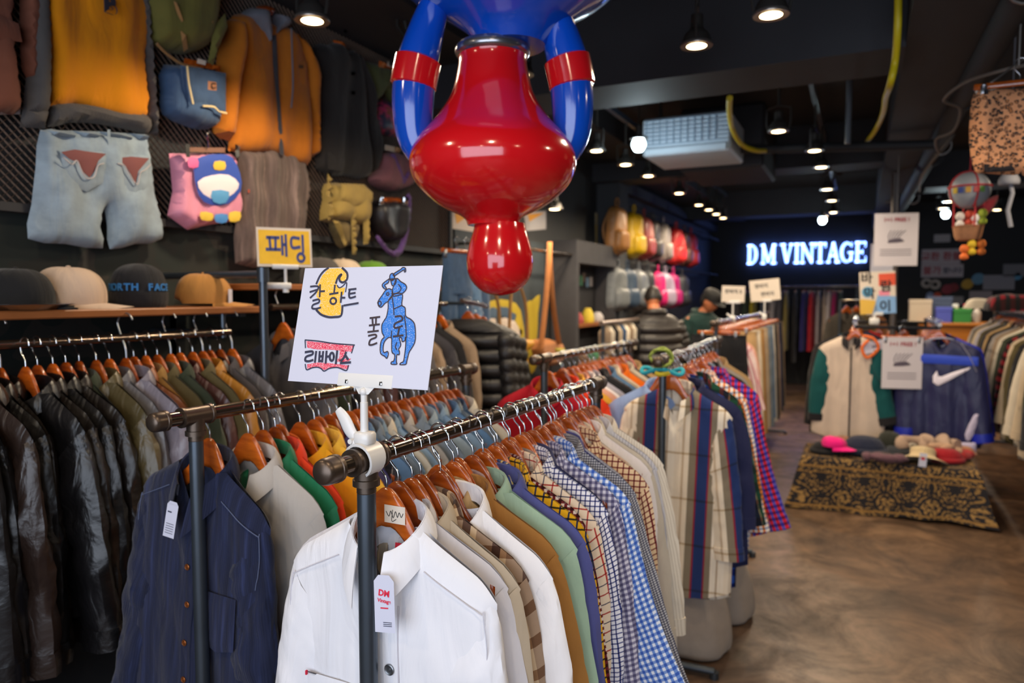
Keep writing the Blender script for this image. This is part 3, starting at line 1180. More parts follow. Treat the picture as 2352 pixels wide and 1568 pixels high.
# ---- rack with the navy corduroy shirt in front
pipe_rack(-1.393, 1.059, -1.331, 2.42, 1.37, 'second pipe clothes rack, with the navy corduroy shirt at its near end', 0.115, 0.06)
rowsB = [('corduroy_navy', 'navy corduroy shirt'), ('grey_beige', 'grey beige shirt'), ('satin_green', 'bottle green shirt'), ('vermilion', 'vermilion red shirt'), ('orange', 'orange shirt'), ('mustard', 'mustard yellow shirt'),
         ('light_mustard', 'light yellow shirt'), ('light_mustard', 'second light yellow shirt'), ('violet', 'violet blue shirt'), ('plaid_dark', 'charcoal plaid shirt'), ('denim_mid', 'mid blue denim shirt'),
         ('denim_grey', 'grey denim shirt'), ('denim_light', 'light blue denim shirt'), ('stone', 'stone beige shirt'), ('denim_light', 'faded denim shirt'), ('denim_mid', 'washed denim shirt'), ('grey_beige', 'oatmeal shirt'),
         ('denim_grey', 'smoky denim shirt'), ('denim_light', 'bleached denim shirt'), ('denim_pale', 'pale denim shirt'), ('denim_mid', 'blue work shirt'), ('denim_light', 'light chambray shirt'), ('denim_pale', 'ice blue denim shirt'),
         ('denim_mid', 'stonewashed denim shirt'), ('denim_grey', 'ash denim shirt'), ('denim_dark', 'dark denim shirt'), ('stone', 'sand shirt')]
rng = random.Random(5)
yB = [1.225, 1.315, 1.365, 1.41, 1.445, 1.495, 1.545, 1.585] + [1.63 + 0.0365 * k for k in range(len(rowsB) - 8)]
gar(RB, 'shirts on the navy corduroy rack', rowsB, -1.386, -1.345, yB, 1.37, rng,
    first={0: dict(near=True, d=0.05, tn=0.032, fold=0.0085, vd=0.13, btn=BTNW, place=(-0.018, R(-2)), lean=R(6), L=0.9, slv=0.62, point=0.115, leafw=0.06, out=0.06, thick=0.036, sw=0.225, wr=0.008, nm='corduroy_shirt', hw0=0.095, hw=0.275),
           1: dict(place=(0.03, 0)), 2: dict(place=(0.025, 0)), 5: dict(place=(0.02, 0)), 6: dict(place=(0.03, 0))})

# ---- rack with the cream and navy striped shirt in front
pipe_rack(-0.757, 2.955, -0.81, 4.76, 1.37, 'third pipe clothes rack, with the bold striped shirt at its near end', 0.12, 0.1)
rowsC = [('bold_stripe', 'cream and navy bold striped shirt'), ('chambray', 'light blue chambray shirt'), ('navy', 'navy shirt'), ('plaid_dark', 'black plaid shirt'), ('tartan_blue', 'blue tartan shirt'), ('plaid_brown', 'brown checked shirt'),
         ('tartan_green', 'green tartan shirt'), ('orange_check', 'orange and blue checked shirt'), ('orange_check', 'second orange checked shirt'), ('tartan_black_red', 'black and red tartan shirt'), ('tartan_red_blue', 'red and blue gingham shirt'),
         ('charcoal', 'charcoal shirt'), ('plaid_brown', 'tan plaid shirt'), ('tartan_black_red', 'dark red tartan shirt'), ('denim_light', 'light denim shirt'), ('black_cloth', 'black shirt'), ('khaki', 'khaki work shirt'), ('tartan_green', 'second green tartan shirt'),
         ('warm_grey', 'grey flannel shirt'), ('plaid_dark', 'grey plaid flannel shirt'), ('tan', 'camel shirt'), ('check_burgundy', 'maroon checked shirt')]
rng = random.Random(8)
yC = [3.13, 3.19, 3.25] + [3.31 + 0.068 * k for k in range(len(rowsC) - 3)]
gar(RC, 'shirts on the striped shirt rack', rowsC, -0.762, -0.805, yC, 1.37, rng,
    first={0: dict(near=True, d=0.05, tn=0.03, fold=0.006, vd=0.13, place=(0.06, R(3)), L=0.93, slv=0.63, out=0.05, sw=0.235, thick=0.032, hw=0.27, hw1=0.058), 1: dict(place=(-0.035, R(6)), sw=0.245), 2: dict(place=(0.07, R(-3)), sw=0.24),
           8: dict(place=(0.07, 0), out=0.09, slv=0.66), 7: dict(place=(0.05, 0)), 10: dict(place=(0.11, 0), out=0.13, slv=0.68), 4: dict(L=0.98, place=(0.05, 0)), 6: dict(place=(0.06, 0), out=0.1)})

# ---- rack with the crimson shirt in front
pipe_rack(-1.262, 2.81, -1.205, 4.2, 1.37, 'fourth pipe clothes rack, with the crimson shirt at its near end', 0.12, 0.1)
rowsD = [('crimson', 'crimson red shirt'), ('vermilion', 'scarlet shirt'), ('orange', 'bright orange shirt'), ('light_mustard', 'yellow shirt'), ('salmon', 'salmon pink shirt'), ('white_cotton', 'white shirt'), ('lilac_grey', 'lilac grey shirt'), ('black_cloth', 'black shirt'),
         ('charcoal', 'charcoal shirt'), ('plaid_brown', 'brown plaid flannel shirt'), ('denim_mid', 'blue denim shirt'), ('khaki', 'khaki brown shirt'), ('cream', 'cream shirt'), ('orange', 'rust orange shirt'), ('taupe', 'taupe shirt'), ('stone', 'pale stone shirt'),
         ('charcoal', 'dark grey shirt'), ('tan', 'tan brown shirt')]
rng = random.Random(21)
yD = [3.0, 3.1] + [3.16 + 0.058 * k for k in range(len(rowsD) - 2)]
gar(RD, 'shirts on the crimson shirt rack', rowsD, -1.255, -1.21, yD, 1.37, rng, first={0: dict(place=(-0.02, R(4)), tn=0.03, sw=0.24)})

# ---- wall rail of leather jackets
rl = empty('wall_rail', (-2.2, 0.0, 1.508), 'steel wall rail of leather jackets under the cap shelf', 'clothes rail', 'clothes rails along the wall')
obj('rail', tube([(0, 0.1, 0), (0, 2.03, 0)], 0.014, 16), RAILM, rl)
for yy in (0.2, 2.0):
    obj('bracket', join(tube([(0, yy, 0), (-0.42, yy, 0)], 0.011, 10), tube([(0, yy, -0.02), (0, yy, 0.085)], 0.010, 10)), STEEL, rl)
rowsE = [('leather_black', 'black leather jacket'), ('leather_brown_black', 'brownish black leather jacket'), ('leather_black', 'black biker jacket'), ('leather_black', 'long black leather coat'), ('leather_dark_brown', 'worn dark leather jacket'), ('leather_black', 'glossy black leather jacket'),
         ('leather_brown_black', 'matt black leather jacket'), ('leather_black', 'creased black leather jacket'), ('leather_brown_black', 'dark field jacket with snaps'), ('leather_black', 'soft black leather jacket'), ('leather_brown_black', 'charcoal leather jacket'), ('wax_green', 'dark cargo jacket'), ('leather_olive', 'dark khaki jacket'),
         ('leather_grey', 'grey leather jacket'), ('leather_lavender', 'lavender grey leather jacket'), ('leather_rust', 'rust brown leather jacket'), ('wax_tan', 'tan waxed jacket'), ('wax_olive', 'olive tan jacket'), ('wax_green', 'dark green jacket'),
         ('leather_maroon', 'maroon brown leather jacket'), ('wax_olive', 'olive drab jacket'), ('leather_mustard', 'mustard suede jacket'), ('leather_dark_brown', 'dark brown leather jacket'), ('coat_grey', 'charcoal wool coat'), ('leather_grey', 'pewter leather coat')]
rng = random.Random(3)
yE = [0.93 + 0.046 * k for k in range(len(rowsE))]


def jk(r):
    return dict(L=r.uniform(0.66, 0.78), sw=r.uniform(0.225, 0.245), hw=0.27, tn=0.024, thick=0.042, slv=r.uniform(0.60, 0.66), hw0=0.098, hw1=0.066, fold=r.uniform(0.006, 0.011), d=0.036, wr=0.010, point=0.075, leafw=0.05)


gar(RE, 'jackets on the leather jacket rail', rowsE, -2.2, -2.2, yE, 1.508, rng, base=jk, word='leather_jacket', hang_desc='orange brown hanger', hook_odd=BIGHOOK,
    first={3: dict(L=1.05, hw=0.30), 23: dict(nm='wool_coat', L=0.95), 24: dict(nm='leather_coat', L=0.95), 4: dict(place=(0.05, 0)), 7: dict(place=(0.06, 0)), 14: dict(place=(0.05, 0)), 2: dict(place=(0.04, 0)), 0: dict(L=0.98)})

# ---- price tags, labels and other details on the front shirts
GAR_A0, GAR_B0 = GARS[RA][0], GARS[RB][0]
tg = obj('price_tag', join(puff([(-0.026, -0.062), (0.026, -0.062), (0.026, 0.052), (0.014, 0.066), (-0.014, 0.066), (-0.026, 0.052)], 0.0004, 0.03, 0.002)), PAPER, GAR_A0, loc=(0.050, -0.080, -0.238), rot=(R(90 - 6), R(-5), R(6)))
tg.scale = (0.74, 0.74, 0.74)
for s_, sz, yy, bl in (('DM', 0.019, 0.025, 0.0007), ('Vintage', 0.0115, 0.008, 0.0003)):
    text('lettering', s_, sz, REDINK, tg, T(0, yy, 0.0009) @ RX(R(-7), 'Z'), 0.0002, bold=bl, local=True)
obj('printed_bar', flatpoly([(-0.010, -0.009), (0.010, -0.009), (0.010, -0.006), (-0.010, -0.006)], 0.0010), REDINK, tg)
obj('printed_lines', join(*[flatpoly([(-0.004, -0.040 - 0.004 * k), (0.018, -0.040 - 0.004 * k), (0.018, -0.0385 - 0.004 * k), (-0.004, -0.0385 - 0.004 * k)], 0.0010) for k in range(3)]), INK, tg)
seams(GAR_A0, [[(-0.205, -0.250), (-0.15, -0.222), (-0.085, -0.190)], [(0.205, -0.250), (0.15, -0.222), (0.095, -0.192)], [(-0.206, -0.245), (-0.212, -0.31), (-0.205, -0.37)], [(0.206, -0.245), (0.214, -0.31), (0.206, -0.37)], [(0.045, -0.26), (0.046, -0.45), (0.047, -0.75)], [(-0.16, -0.43), (-0.158, -0.62)]], mat('grey_white_thread', 'c9c7d0', 0.9))
seams(GAR_B0, [[(-0.21, -0.252), (-0.15, -0.224), (-0.085, -0.192)], [(0.21, -0.252), (0.15, -0.224), (0.095, -0.192)], [(-0.208, -0.245), (-0.216, -0.31), (-0.208, -0.38)], [(0.208, -0.245), (0.216, -0.31), (0.208, -0.38)]], mat('slate_thread', '56607e', 0.9))
# neck label inside the white shirt
nl = obj('neck_label', join(box(-0.024, 0.024, -0.001, 0.0, -0.014, 0.014)), mat('red_woven_label', 'b9152f', 0.7), GAR_A0, loc=(0.040, 0.000, -0.176), rot=(R(-8), 0, 0))
text('lettering', "LEVI'S", 0.0145, PAPER, nl, back_frame(-0.0012), 0.0001, bold=0.0004, local=True)
# sticker on the first hanger
st = obj('sticker', box(-0.022, 0.022, -0.0005, 0, -0.016, 0.016), CREAMP, GAR_A0, loc=(0.022, -0.0085, -0.108))
obj('scribble', xf(join(ribbon([(-0.018, 0.004), (-0.012, -0.004), (-0.008, 0.006), (-0.003, -0.006), (0.002, 0.006), (0.006, -0.004), (0.010, 0.005), (0.014, -0.003), (0.018, 0.004)], 0.0014), ribbon([(-0.004, 0.008), (-0.006, -0.012), (0.003, -0.008)], 0.0012)), back_frame(-0.0008)), INKB, st)
pk = obj('chest_pocket', xf(puff([(-0.055, 0.0), (0.055, 0.0), (0.055, -0.10), (0, -0.122), (-0.055, -0.10)], 0.002, 0.02, 0.006), back_frame(0)), F_('white_twill'), GAR_A0, loc=(-0.105, -0.0345, -0.425))
obj('pocket_tab', box(-0.0575, -0.0545, -0.004, 0, -0.006, 0.002), REDINK, pk)
tg2 = obj('price_tag', puff([(-0.020, -0.052), (0.020, -0.052), (0.020, 0.046), (0.012, 0.056), (-0.012, 0.056), (-0.020, 0.046)], 0.0004, 0.03, 0.002), PAPER, GAR_B0, loc=(-0.012, -0.082, -0.250), rot=(R(86), R(4), R(10)))
tg2.scale = (0.8, 0.8, 0.8)
obj('printed_lines', join(flatpoly([(-0.014, 0.022), (0.0, 0.022), (0.0, 0.026), (-0.014, 0.026)], 0.0010), *[flatpoly([(-0.014, -0.012 - 0.007 * k), (0.014, -0.012 - 0.007 * k), (0.014, -0.0105 - 0.007 * k), (-0.014, -0.0105 - 0.007 * k)], 0.0010) for k in range(5)]), INK, tg2)
obj('chest_pocket', xf(puff([(-0.06, 0.0), (0.06, 0.01), (0.06, -0.12), (0, -0.14), (-0.06, -0.12)], 0.003, 0.02, 0.008), back_frame(0)), F_('corduroy_navy'), GAR_B0, loc=(0.105, -0.037, -0.42))
nl2 = obj('neck_label', box(-0.026, 0.026, -0.001, 0.0, -0.014, 0.014), mat('teal_woven_label', '17384a', 0.7), GARS[RA][4], loc=(0.0, 0.006, -0.188), rot=(R(-8), 0, 0))

# two sacks standing on the floor under the striped shirts
SACK = fab('grey_sack', 'a3968a', var=0.2)


def sack(x, y, r, h, label):
    rr = random.Random(int(x * 1000))
    prof = [(0, 0), (r * 0.85, 0.0), (r * 1.03, h * 0.12), (r * 1.0, h * 0.4), (r * 0.82, h * 0.72), (r * 0.5, h * 0.9), (r * 0.28, h * 0.97), (r * 0.33, h * 1.05), (0, h * 1.03)]
    pp = [(q.x, q.z) for q in smooth_path([(a, 0, b) for a, b in prof], 4)]
    V, F, U = lathe([(max(0, a), b) for a, b in pp], 40)
    V = [(p[0] * (1 + 0.05 * math.sin(7 * math.atan2(p[1], p[0]) + 12 * p[2])), p[1] * (1 + 0.05 * math.sin(5 * math.atan2(p[1], p[0]) - 9 * p[2])), p[2]) for p in V]
    o = obj('sack', (V, F, U), SACK, None, loc=(x, y, 0))
    tag(o, label, 'sack', 'grey sacks under the racks')
    obj('tie', xf(tube([(r * 0.3 * math.cos(q), r * 0.3 * math.sin(q), h * 0.965) for q in np.linspace(0, 2 * pi, 20)], 0.006, 6), Matrix.Identity(4)), CREAMP, o)


sack(-0.66, 3.33, 0.16, 0.42, 'grey cloth sack on the floor under the bold striped shirt')
sack(-0.60, 3.75, 0.15, 0.36, 'second grey cloth sack, behind the first, below the plaid shirts')
sack(-2.15, 2.0, 0.18, 0.40, 'grey bundle on the floor below the leather jackets')

# rope of coloured cord knotted on the end of the striped shirt rack
co = empty('knotted_cord', (-0.757, 3.0, 1.37), 'green and turquoise cord tied round the rail end above the striped shirt', 'cord')
def coil(r, n, y, z0, seed):
    rr = random.Random(seed)
    return tube(smooth_path([((r + rr.uniform(-.006, .012)) * math.cos(q), y + rr.uniform(-.02, .02), z0 + (r + rr.uniform(-.004, .008)) * math.sin(q)) for q in np.linspace(0, 2 * pi * n, 12 * n)], 3), 0.006, 6)
obj('green_loop', coil(0.038, 2, 0.02, 0.012, 2), mat('lime_cord', '7f8f38', 0.7), co)
obj('turquoise_loop', join(tube(smooth_path([(0.09 * math.cos(q), 0.05 + 0.028 * math.sin(q), -0.045 + 0.012 * math.sin(3 * q)) for q in np.linspace(0, 4 * pi, 24)], 3), 0.009, 7)), mat('turquoise_cord', '1796a8', 0.7), co)
obj('yellow_knot', tube(smooth_path([(-0.02, 0.02, -0.05), (0.0, 0.015, -0.056), (0.03, 0.02, -0.05), (0.04, 0.02, -0.045)], 3), 0.01, 6), mat('yellow_cord', 'c9b526', 0.7), co)

# ------------------------------------------------------------------ the hand-drawn sign and its clip (nearest)
def homog(src, dst):
    A, b = [], []
    for (x, y), (u, v) in zip(src, dst):
        A += [[x, y, 1, 0, 0, 0, -u * x, -u * y], [0, 0, 0, x, y, 1, -v * x, -v * y]]
        b += [u, v]
    h = np.linalg.solve(np.array(A, float), np.array(b, float))
    return lambda p: ((h[0] * p[0] + h[1] * p[1] + h[2]) / (h[6] * p[0] + h[7] * p[1] + 1), (h[3] * p[0] + h[4] * p[1] + h[5]) / (h[6] * p[0] + h[7] * p[1] + 1))


CW, CH = 0.297, 0.210
CARD = T(-0.777, 0.985, 1.496) @ RX(R(-13.8)) @ back_frame(0)          # a across, b up the card, d towards the front
ORGC = (-0.777, 0.985, 1.496)
hm = homog([(210, 110), (1985, 42), (1890, 1540), (10, 1440)], [(-CW / 2, CH), (CW / 2, CH), (CW / 2, 0), (-CW / 2, 0)])
PXM = 0.00021


def hp(pts):
    return [hm(p) for p in pts]


card = obj('sign_card', xf(join(box(-CW / 2, CW / 2, 0, CH, -0.0012, 0)), CARD), PAPER, None, ORGC, smooth=False)
tag(card, 'white hand-drawn brand sign held in the clip on the nearest rail', 'sign', 'paper signs on rail clips')


def crayon(key, c, fleck=0.4, scale=900):
    m, nt, b = newmat(key)
    tc = nd(nt, 'ShaderNodeTexCoord').outputs['Object']
    f = noi(nt, tc, scale, 3, 0.7)
    nt.links.new(ramp(nt, f, [(fleck - 0.03, 'f2f1f4'), (fleck + 0.03, c)]), b.inputs['Base Color'])
    b.inputs['Roughness'].default_value = 0.7
    return m


YCR, RCR, BCR = crayon('yellow_crayon', 'f0b614', 0.40), crayon('red_crayon', 'd8184a', 0.43), crayon('blue_crayon', '1673cf', 0.39)


def strokes(name, lists, wpx, m, d=0.0006):
    obj(name, xf(join(*[ribbon(hp(s), wpx * PXM, d + 0.00002 * i) for i, s in enumerate(lists)]), CARD), m, card, ORGC, smooth=False)


def fill(name, polys, m, d=0.0003):
    obj(name, xf(join(*[flatpoly(hp(s), d) for s in polys]), CARD), m, card, ORGC, smooth=False)


fill('yellow_drawing', [[(375, 300), (430, 190), (510, 108), (690, 100), (745, 150), (755, 215), (700, 255), (662, 240), (676, 172), (640, 188), (610, 270), (640, 330), (730, 320), (715, 400), (660, 440), (690, 560), (690, 640), (560, 655), (450, 640), (390, 590), (425, 480), (360, 430), (380, 350)]], YCR)
strokes('thick_outline', [[(362, 280), (400, 200), (450, 140), (505, 104)], [(690, 100), (750, 155), (752, 225), (705, 262), (665, 250), (655, 215), (680, 172), (650, 190), (625, 230), (612, 270)],
                          [(370, 590), (430, 640), (520, 668), (600, 668), (690, 648), (705, 535)]], 20, INK)
KAL = [[(290, 318), (385, 316), (365, 375), (290, 445)], [(285, 380), (375, 352)], [(410, 300), (408, 430)], [(410, 372), (465, 368)], [(325, 480), (395, 465), (398, 500), (325, 530), (315, 568), (360, 575), (420, 560)],
       [(600, 300), (594, 375)], [(540, 402), (640, 385)], ell(585, 480, 38, 36), [(690, 380), (682, 490)], [(686, 440), (730, 440)],
       [(785, 345), (870, 335)], [(795, 350), (785, 392), (800, 440), (868, 425)], [(790, 394), (862, 382)], [(730, 530), (905, 500)]]
POL = [[(1075, 672), (1195, 657)], [(1102, 668), (1112, 755)], [(1150, 664), (1152, 750)], [(1070, 760), (1195, 745)], [(1128, 750), (1126, 830)], [(1055, 838), (1185, 822)], [(1065, 882), (1150, 868), (1160, 900), (1090, 932), (1075, 985), (1110, 992), (1172, 970)],
       [(1405, 650), (1480, 645), (1495, 690), (1410, 730), (1395, 770), (1420, 785), (1500, 760)], [(1462, 790), (1450, 870)], [(1395, 887), (1515, 872)]]
LEV = [[(240, 1090), (325, 1080), (330, 1115), (250, 1145), (238, 1190), (280, 1200), (335, 1185)], [(378, 1085), (366, 1205)], [(425, 1085), (420, 1195)], [(470, 1085), (462, 1200)], [(425, 1140), (465, 1136)], [(420, 1196), (465, 1192)],
       [(515, 1080), (508, 1215)], [(512, 1142), (548, 1138)], ell(587, 1142, 27, 48), [(655, 1075), (643, 1220)], [(772, 1090), (748, 1150), (712, 1188)], [(768, 1125), (800, 1168)], [(708, 1217), (832, 1207)]]
strokes('sign_lettering', KAL, 17, INK, 0.0009)
strokes('small_lettering', [[(630, 300), (655, 325), (695, 310), (750, 265), (740, 370)]], 10, INK, 0.0009)
fill('red_drawing', [[(245, 955), (860, 1005), (850, 1080), (560, 1055), (390, 1055), (260, 1035)], [(262, 1235), (400, 1212), (560, 1218), (825, 1245), (795, 1290), (600, 1268), (492, 1302), (390, 1262), (265, 1292)], [(690, 1060), (770, 1065), (740, 1205), (676, 1195)], [(640, 1165), (840, 1160), (800, 1205), (640, 1200)]], RCR)
strokes('thin_outline', [[(230, 944), (400, 955), (600, 980), (878, 996)], [(230, 955), (236, 1035)], [(872, 1000), (845, 1090)], [(238, 1238), (258, 1302), (330, 1278), (400, 1270), (450, 1288), (490, 1316), (560, 1282), (650, 1270), (700, 1280), (785, 1306), (808, 1245)]], 11, INK)
strokes('sign_lettering', LEV, 20, INK, 0.0009)
HORSE = [(1345, 405), (1400, 380), (1480, 390), (1480, 510), (1525, 545), (1540, 640), (1610, 680), (1662, 735), (1682, 850), (1680, 950), (1640, 1030), (1610, 1080), (1588, 1180), (1575, 1222), (1498, 1226), (1508, 1205), (1542, 1182), (1555, 1080), (1560, 960), (1552, 890), (1545, 935), (1510, 945), (1500, 905),
         (1470, 905), (1495, 985), (1470, 1040), (1482, 1070), (1480, 1105), (1448, 1110), (1448, 1190), (1455, 1222), (1382, 1222), (1382, 1195), (1412, 1180), (1420, 1110), (1382, 1075), (1372, 980), (1365, 905), (1320, 905), (1272, 960), (1262, 1050), (1282, 1082), (1320, 1068), (1335, 1100), (1318, 1152), (1290, 1130), (1232, 1092), (1222, 1000), (1238, 930), (1268, 893),
         (1238, 840), (1230, 755), (1262, 692), (1285, 655), (1302, 560), (1302, 465)]
HEAD = [(1162, 490), (1178, 455), (1215, 405), (1255, 348), (1300, 325), (1345, 345), (1352, 400), (1305, 465), (1260, 495), (1215, 540), (1180, 532)]
RIDER = [(1345, 340), (1365, 280), (1395, 205), (1450, 240), (1515, 275), (1530, 320), (1490, 370), (1420, 402), (1350, 405)]
RHEAD = ell(1335, 190, 32, 42, 14)[:-1]
FACE = [(1318, 230), (1385, 210), (1385, 262), (1345, 290)]
MALLET = [(1362, 180), (1350, 155), (1440, 100), (1465, 78), (1500, 85), (1508, 122), (1490, 128), (1482, 105)]
SLV = [(1300, 210), (1222, 265), (1215, 300), (1250, 330), (1268, 320), (1245, 285), (1290, 255)]
fill('blue_drawing', [HORSE], BCR)
fill('blue_details', [HEAD, RIDER, RHEAD, FACE, MALLET, SLV], BCR, 0.00045)
HL = mat('brown_black_ink', '33262f', 0.6)
strokes('horse_outline', [p + [p[0]] for p in (HORSE, HEAD, RIDER, RHEAD, FACE, MALLET, SLV)] + [[(1380, 560), (1485, 515)], [(1345, 410), (1370, 520), (1385, 630)], [(1365, 820), (1362, 905)], [(1520, 640), (1548, 760), (1565, 900)], [(1355, 385), (1430, 365), (1460, 320), (1425, 275)],
                          ell(1290, 388, 16, 16), ell(1190, 498, 20, 26), [(1440, 960), (1425, 1010), (1445, 1045)], [(1300, 215), (1400, 205)]], 9, HL, 0.00075)
strokes('rider_lettering', POL, 16, HL, 0.0009)


def sign_clip(name, loc, yaw, label, m, scale=1.0, jaw_lean=-13.8, near=True):
    """clamp on the rail, lever, ball stem and flat jaw that grips a card; origin at the rail centre"""
    r = empty(name, loc, label, 'sign holder', 'white sign clips on rails', (0, 0, yaw))
    # clamp body: a hook of plastic that wraps the rail
    arc = [(0.0255 * math.cos(q), 0, 0.0255 * math.sin(q)) for q in np.linspace(R(200), R(-60), 18)]
    V, F = [], []
    wds = [0.016 + 0.006 * math.sin(pi * k / 17) for k in range(18)]
    for p, wd_ in zip(arc, wds):
        v = Vector(p)
        o_ = v.normalized() * 0.0045
        for q in ((v, -wd_), (v, wd_), (v + o_, wd_), (v + o_, -wd_)):
            V.append((q[0].x, q[1], q[0].z))
    for i in range(17):
        for j in range(4):
            F.append((i * 4 + j, i * 4 + (j + 1) % 4, (i + 1) * 4 + (j + 1) % 4, (i + 1) * 4 + j))
    F += [(0, 1, 2, 3)[::-1], tuple(17 * 4 + j for j in range(4))]
    obj('clamp', join((V, F), box(-0.015, 0.017, -0.014, 0.014, 0.026, 0.048, 0.004), box(-0.024, -0.010, -0.012, 0.012, 0.02, 0.034, 0.003)), m, r)
    obj('lever', join(tube(smooth_path([(-0.016, 0, 0.032), (-0.030, 0, 0.046), (-0.042, 0, 0.066), (-0.056, 0, 0.082)], 5), [0.006 + 0.004 * math.sin(pi * min(1, k / 15)) for k in range(16)], 12, flat=(0.6, 1.25)),
                      tube([(-0.02, -0.015, 0.031), (-0.02, 0.015, 0.031)], 0.0045, 10), box(-0.036, -0.020, -0.005, 0.005, 0.004, 0.018, 0.002)), m, r)
    obj('stem', join(tube([(0, 0, 0.03), (0, 0, 0.055), (0, 0, 0.098), (0, 0, 0.0985), (0, 0, 0.116)], [0.0078, 0.0068, 0.0066, 0.0056, 0.0056], 16), xf(lathe([(0, -0.008), (0.006, -0.005), (0.0075, 0), (0.006, 0.005), (0, 0.008)], 16), T(0, 0, 0.116))), m, r)
    jw = T(0, 0, 0.124) @ RX(R(jaw_lean)) @ back_frame(0)
    obj('jaw', xf(join(puff([(-0.057, 0), (0.057, 0), (0.057, 0.0225), (-0.057, 0.0225)], 0.0022, 0.02, 0.002, M=T(0, 0, 0.0006)), puff([(-0.024, 0.004), (-0.010, -0.012), (0.010, -0.012), (0.024, 0.004)], 0.004, 0.01, 0.004, M=T(0, 0, -0.0015)),
                      xf(box(-0.057, 0.057, 0, 0.02, -0.0034, -0.0014), Matrix.Identity(4))), jw), m, r)
    for s in (-1, 1):
        obj('spring', xf(join(box(s * 0.036 - 0.0028, s * 0.036 + 0.0028, 0.004, 0.011, 0.0026, 0.0042, 0.0006)), jw), CHROME, r)
    return r


sign_clip('sign_clip', (-0.7565, 0.985, 1.37), 0, 'white plastic clip holding the hand-drawn sign on the nearest rail', WHITEP)


# ------------------------------------------------------------------ clothes and bags on the wire-mesh wall
def onw(px, py, x):
    p = at(px, py, x=x)
    return (p[1], p[2])


WX = -2.545


def wpts(pts, x=WX, sm=0):
    q = [onw(a, b, x) for a, b in pts]
    if sm:
        q = smooth_loop(q, sm)
    ar = sum(q[i - 1][0] * q[i][1] - q[i][0] * q[i - 1][1] for i in range(len(q)))
    return q if ar > 0 else q[::-1]


def wpuff(name, px, m, parent, org, thick=0.03, x=WX, base=0.0, h=0.02, edge=0.05, fold=0.0, ff=(30, 4), seed=0, sm=2, back=True):
    vf = puff(wpts(px, x, sm), thick, h, edge, fold, ff, seed, back, base, wall_frame(x))
    return obj(name, vf, m, parent, org)


def wroot(name, px, py, label, cat, group=None, x=WX):
    p = at(px, py, x=x)
    return empty(name, p, label, cat, group), p


def wline(name, lines, rad, m, parent, org, d=0.05, n=6, flat=None, x=WX):
    parts = []
    for l in lines:
        q = [at(a, b, x=x) for a, b in l]
        q = [(x + d, p[1], p[2]) for p in q]
        parts.append(tube(smooth_path(q, 5) if len(q) > 2 else q, rad, n, flat=flat))
    return obj(name, join(*parts), m, parent, org)


# expanded steel mesh panel
def expanded_mesh(y0, y1, z0, z1, px=0.030, pz=0.0145):
    V, F = [], []
    rows, n = int((z1 - z0) / pz), int((y1 - y0) / px * 2)
    for r in range(rows):
        zb = z0 + r * pz
        o_ = r % 2
        for k in range(n + 1):
            up = ((k + o_) % 2) * pz
            yy = y0 + k * px / 2
            V += [(-2.565, yy, zb + up - 0.0018), (-2.560, yy, zb + up + 0.0022)]
        b = r * 2 * (n + 1)
        F += [(b + 2 * k, b + 2 * k + 2, b + 2 * k + 3, b + 2 * k + 1) for k in range(n)]
    return V, F


mp_ = empty('mesh_screen', (-2.565, 2.6, 1.95), 'wide dark expanded metal mesh panel fixed to the clothes wall', 'mesh screen')
ym, zm = at(60, 472, x=-2.56)[1:], 0
obj('mesh', expanded_mesh(0.9, 4.3, 1.96, 3.2), mat('rusty_black_mesh', '7a675a', 0.5, 0.3, var=0.2), mp_, tuple(mp_.location), smooth=False)
obj('mesh_frame', join(box(-2.61, -2.555, 0.86, 4.34, 1.93, 1.96), box(-2.61, -2.555, 0.86, 0.89, 1.96, 3.2), box(-2.61, -2.555, 4.31, 4.34, 1.96, 3.2), box(-2.61, -2.555, 0.89, 4.31, 3.17, 3.2)), BEAMM, mp_, tuple(mp_.location), smooth=False)
# dark camouflage cloth covering the wall below the mesh
cam_m, nt_, b_ = newmat('dark_camouflage')
tc_ = nd(nt_, 'ShaderNodeTexCoord').outputs['Object']
nt_.links.new(ramp(nt_, noi(nt_, tc_, 3.0, 2), [(0.0, '20221f'), (0.45, '1c2320'), (0.52, '2e2c28'), (0.6, '242824')], 'CONSTANT'), b_.inputs['Base Color'])
b_.inputs['Roughness'].default_value = 0.85
cl = obj('wall_cloth', box(LW, LW + 0.02, 0.6, 4.25, 1.0, 1.93), cam_m)
tag(cl, 'dark camouflage cloth on the wall behind the caps', 'wall cloth')

GREYK, YELK = fab('grey_jersey', '55514f', kind='knit', var=0.15), fab('amber_jersey', 'e08a06', kind='plain', var=0.1)
# yellow sweatshirt
r, g = wroot('sweatshirt', 225, 20, 'amber yellow sweatshirt with dark grey sleeves and a letter B', 'sweatshirt')
wpuff('body', [(95, -60), (330, -60), (332, 150), (336, 270), (230, 262), (170, 238), (112, 245), (105, 120)], YELK, r, g, 0.05, fold=0.008, ff=(26, 2), edge=0.10, seed=2)
wpuff('sleeve', [(55, -60), (98, -60), (112, 60), (112, 200), (106, 262), (52, 258), (62, 160)], GREYK, r, g, 0.05, fold=0.006, seed=5)
wpuff('sleeve', [(302, -60), (330, -60), (345, 120), (360, 280), (340, 292), (332, 200), (318, 60)], GREYK, r, g, 0.05, fold=0.006, seed=6)
wpuff('hem_band', [(112, 245), (135, 236), (166, 236), (230, 244), (290, 258), (336, 264), (338, 308), (300, 300), (225, 285), (160, 282), (108, 292)], GREYK, r, g, 0.055, fold=0.006, seed=7)
for q in ([(52, 246), (107, 252), (104, 296), (45, 292)], [(336, 268), (358, 274), (362, 312), (340, 306)]):
    wpuff('cuff', q, GREYK, r, g, 0.05, sm=0)
p = at(246, 8, x=WX + 0.062)
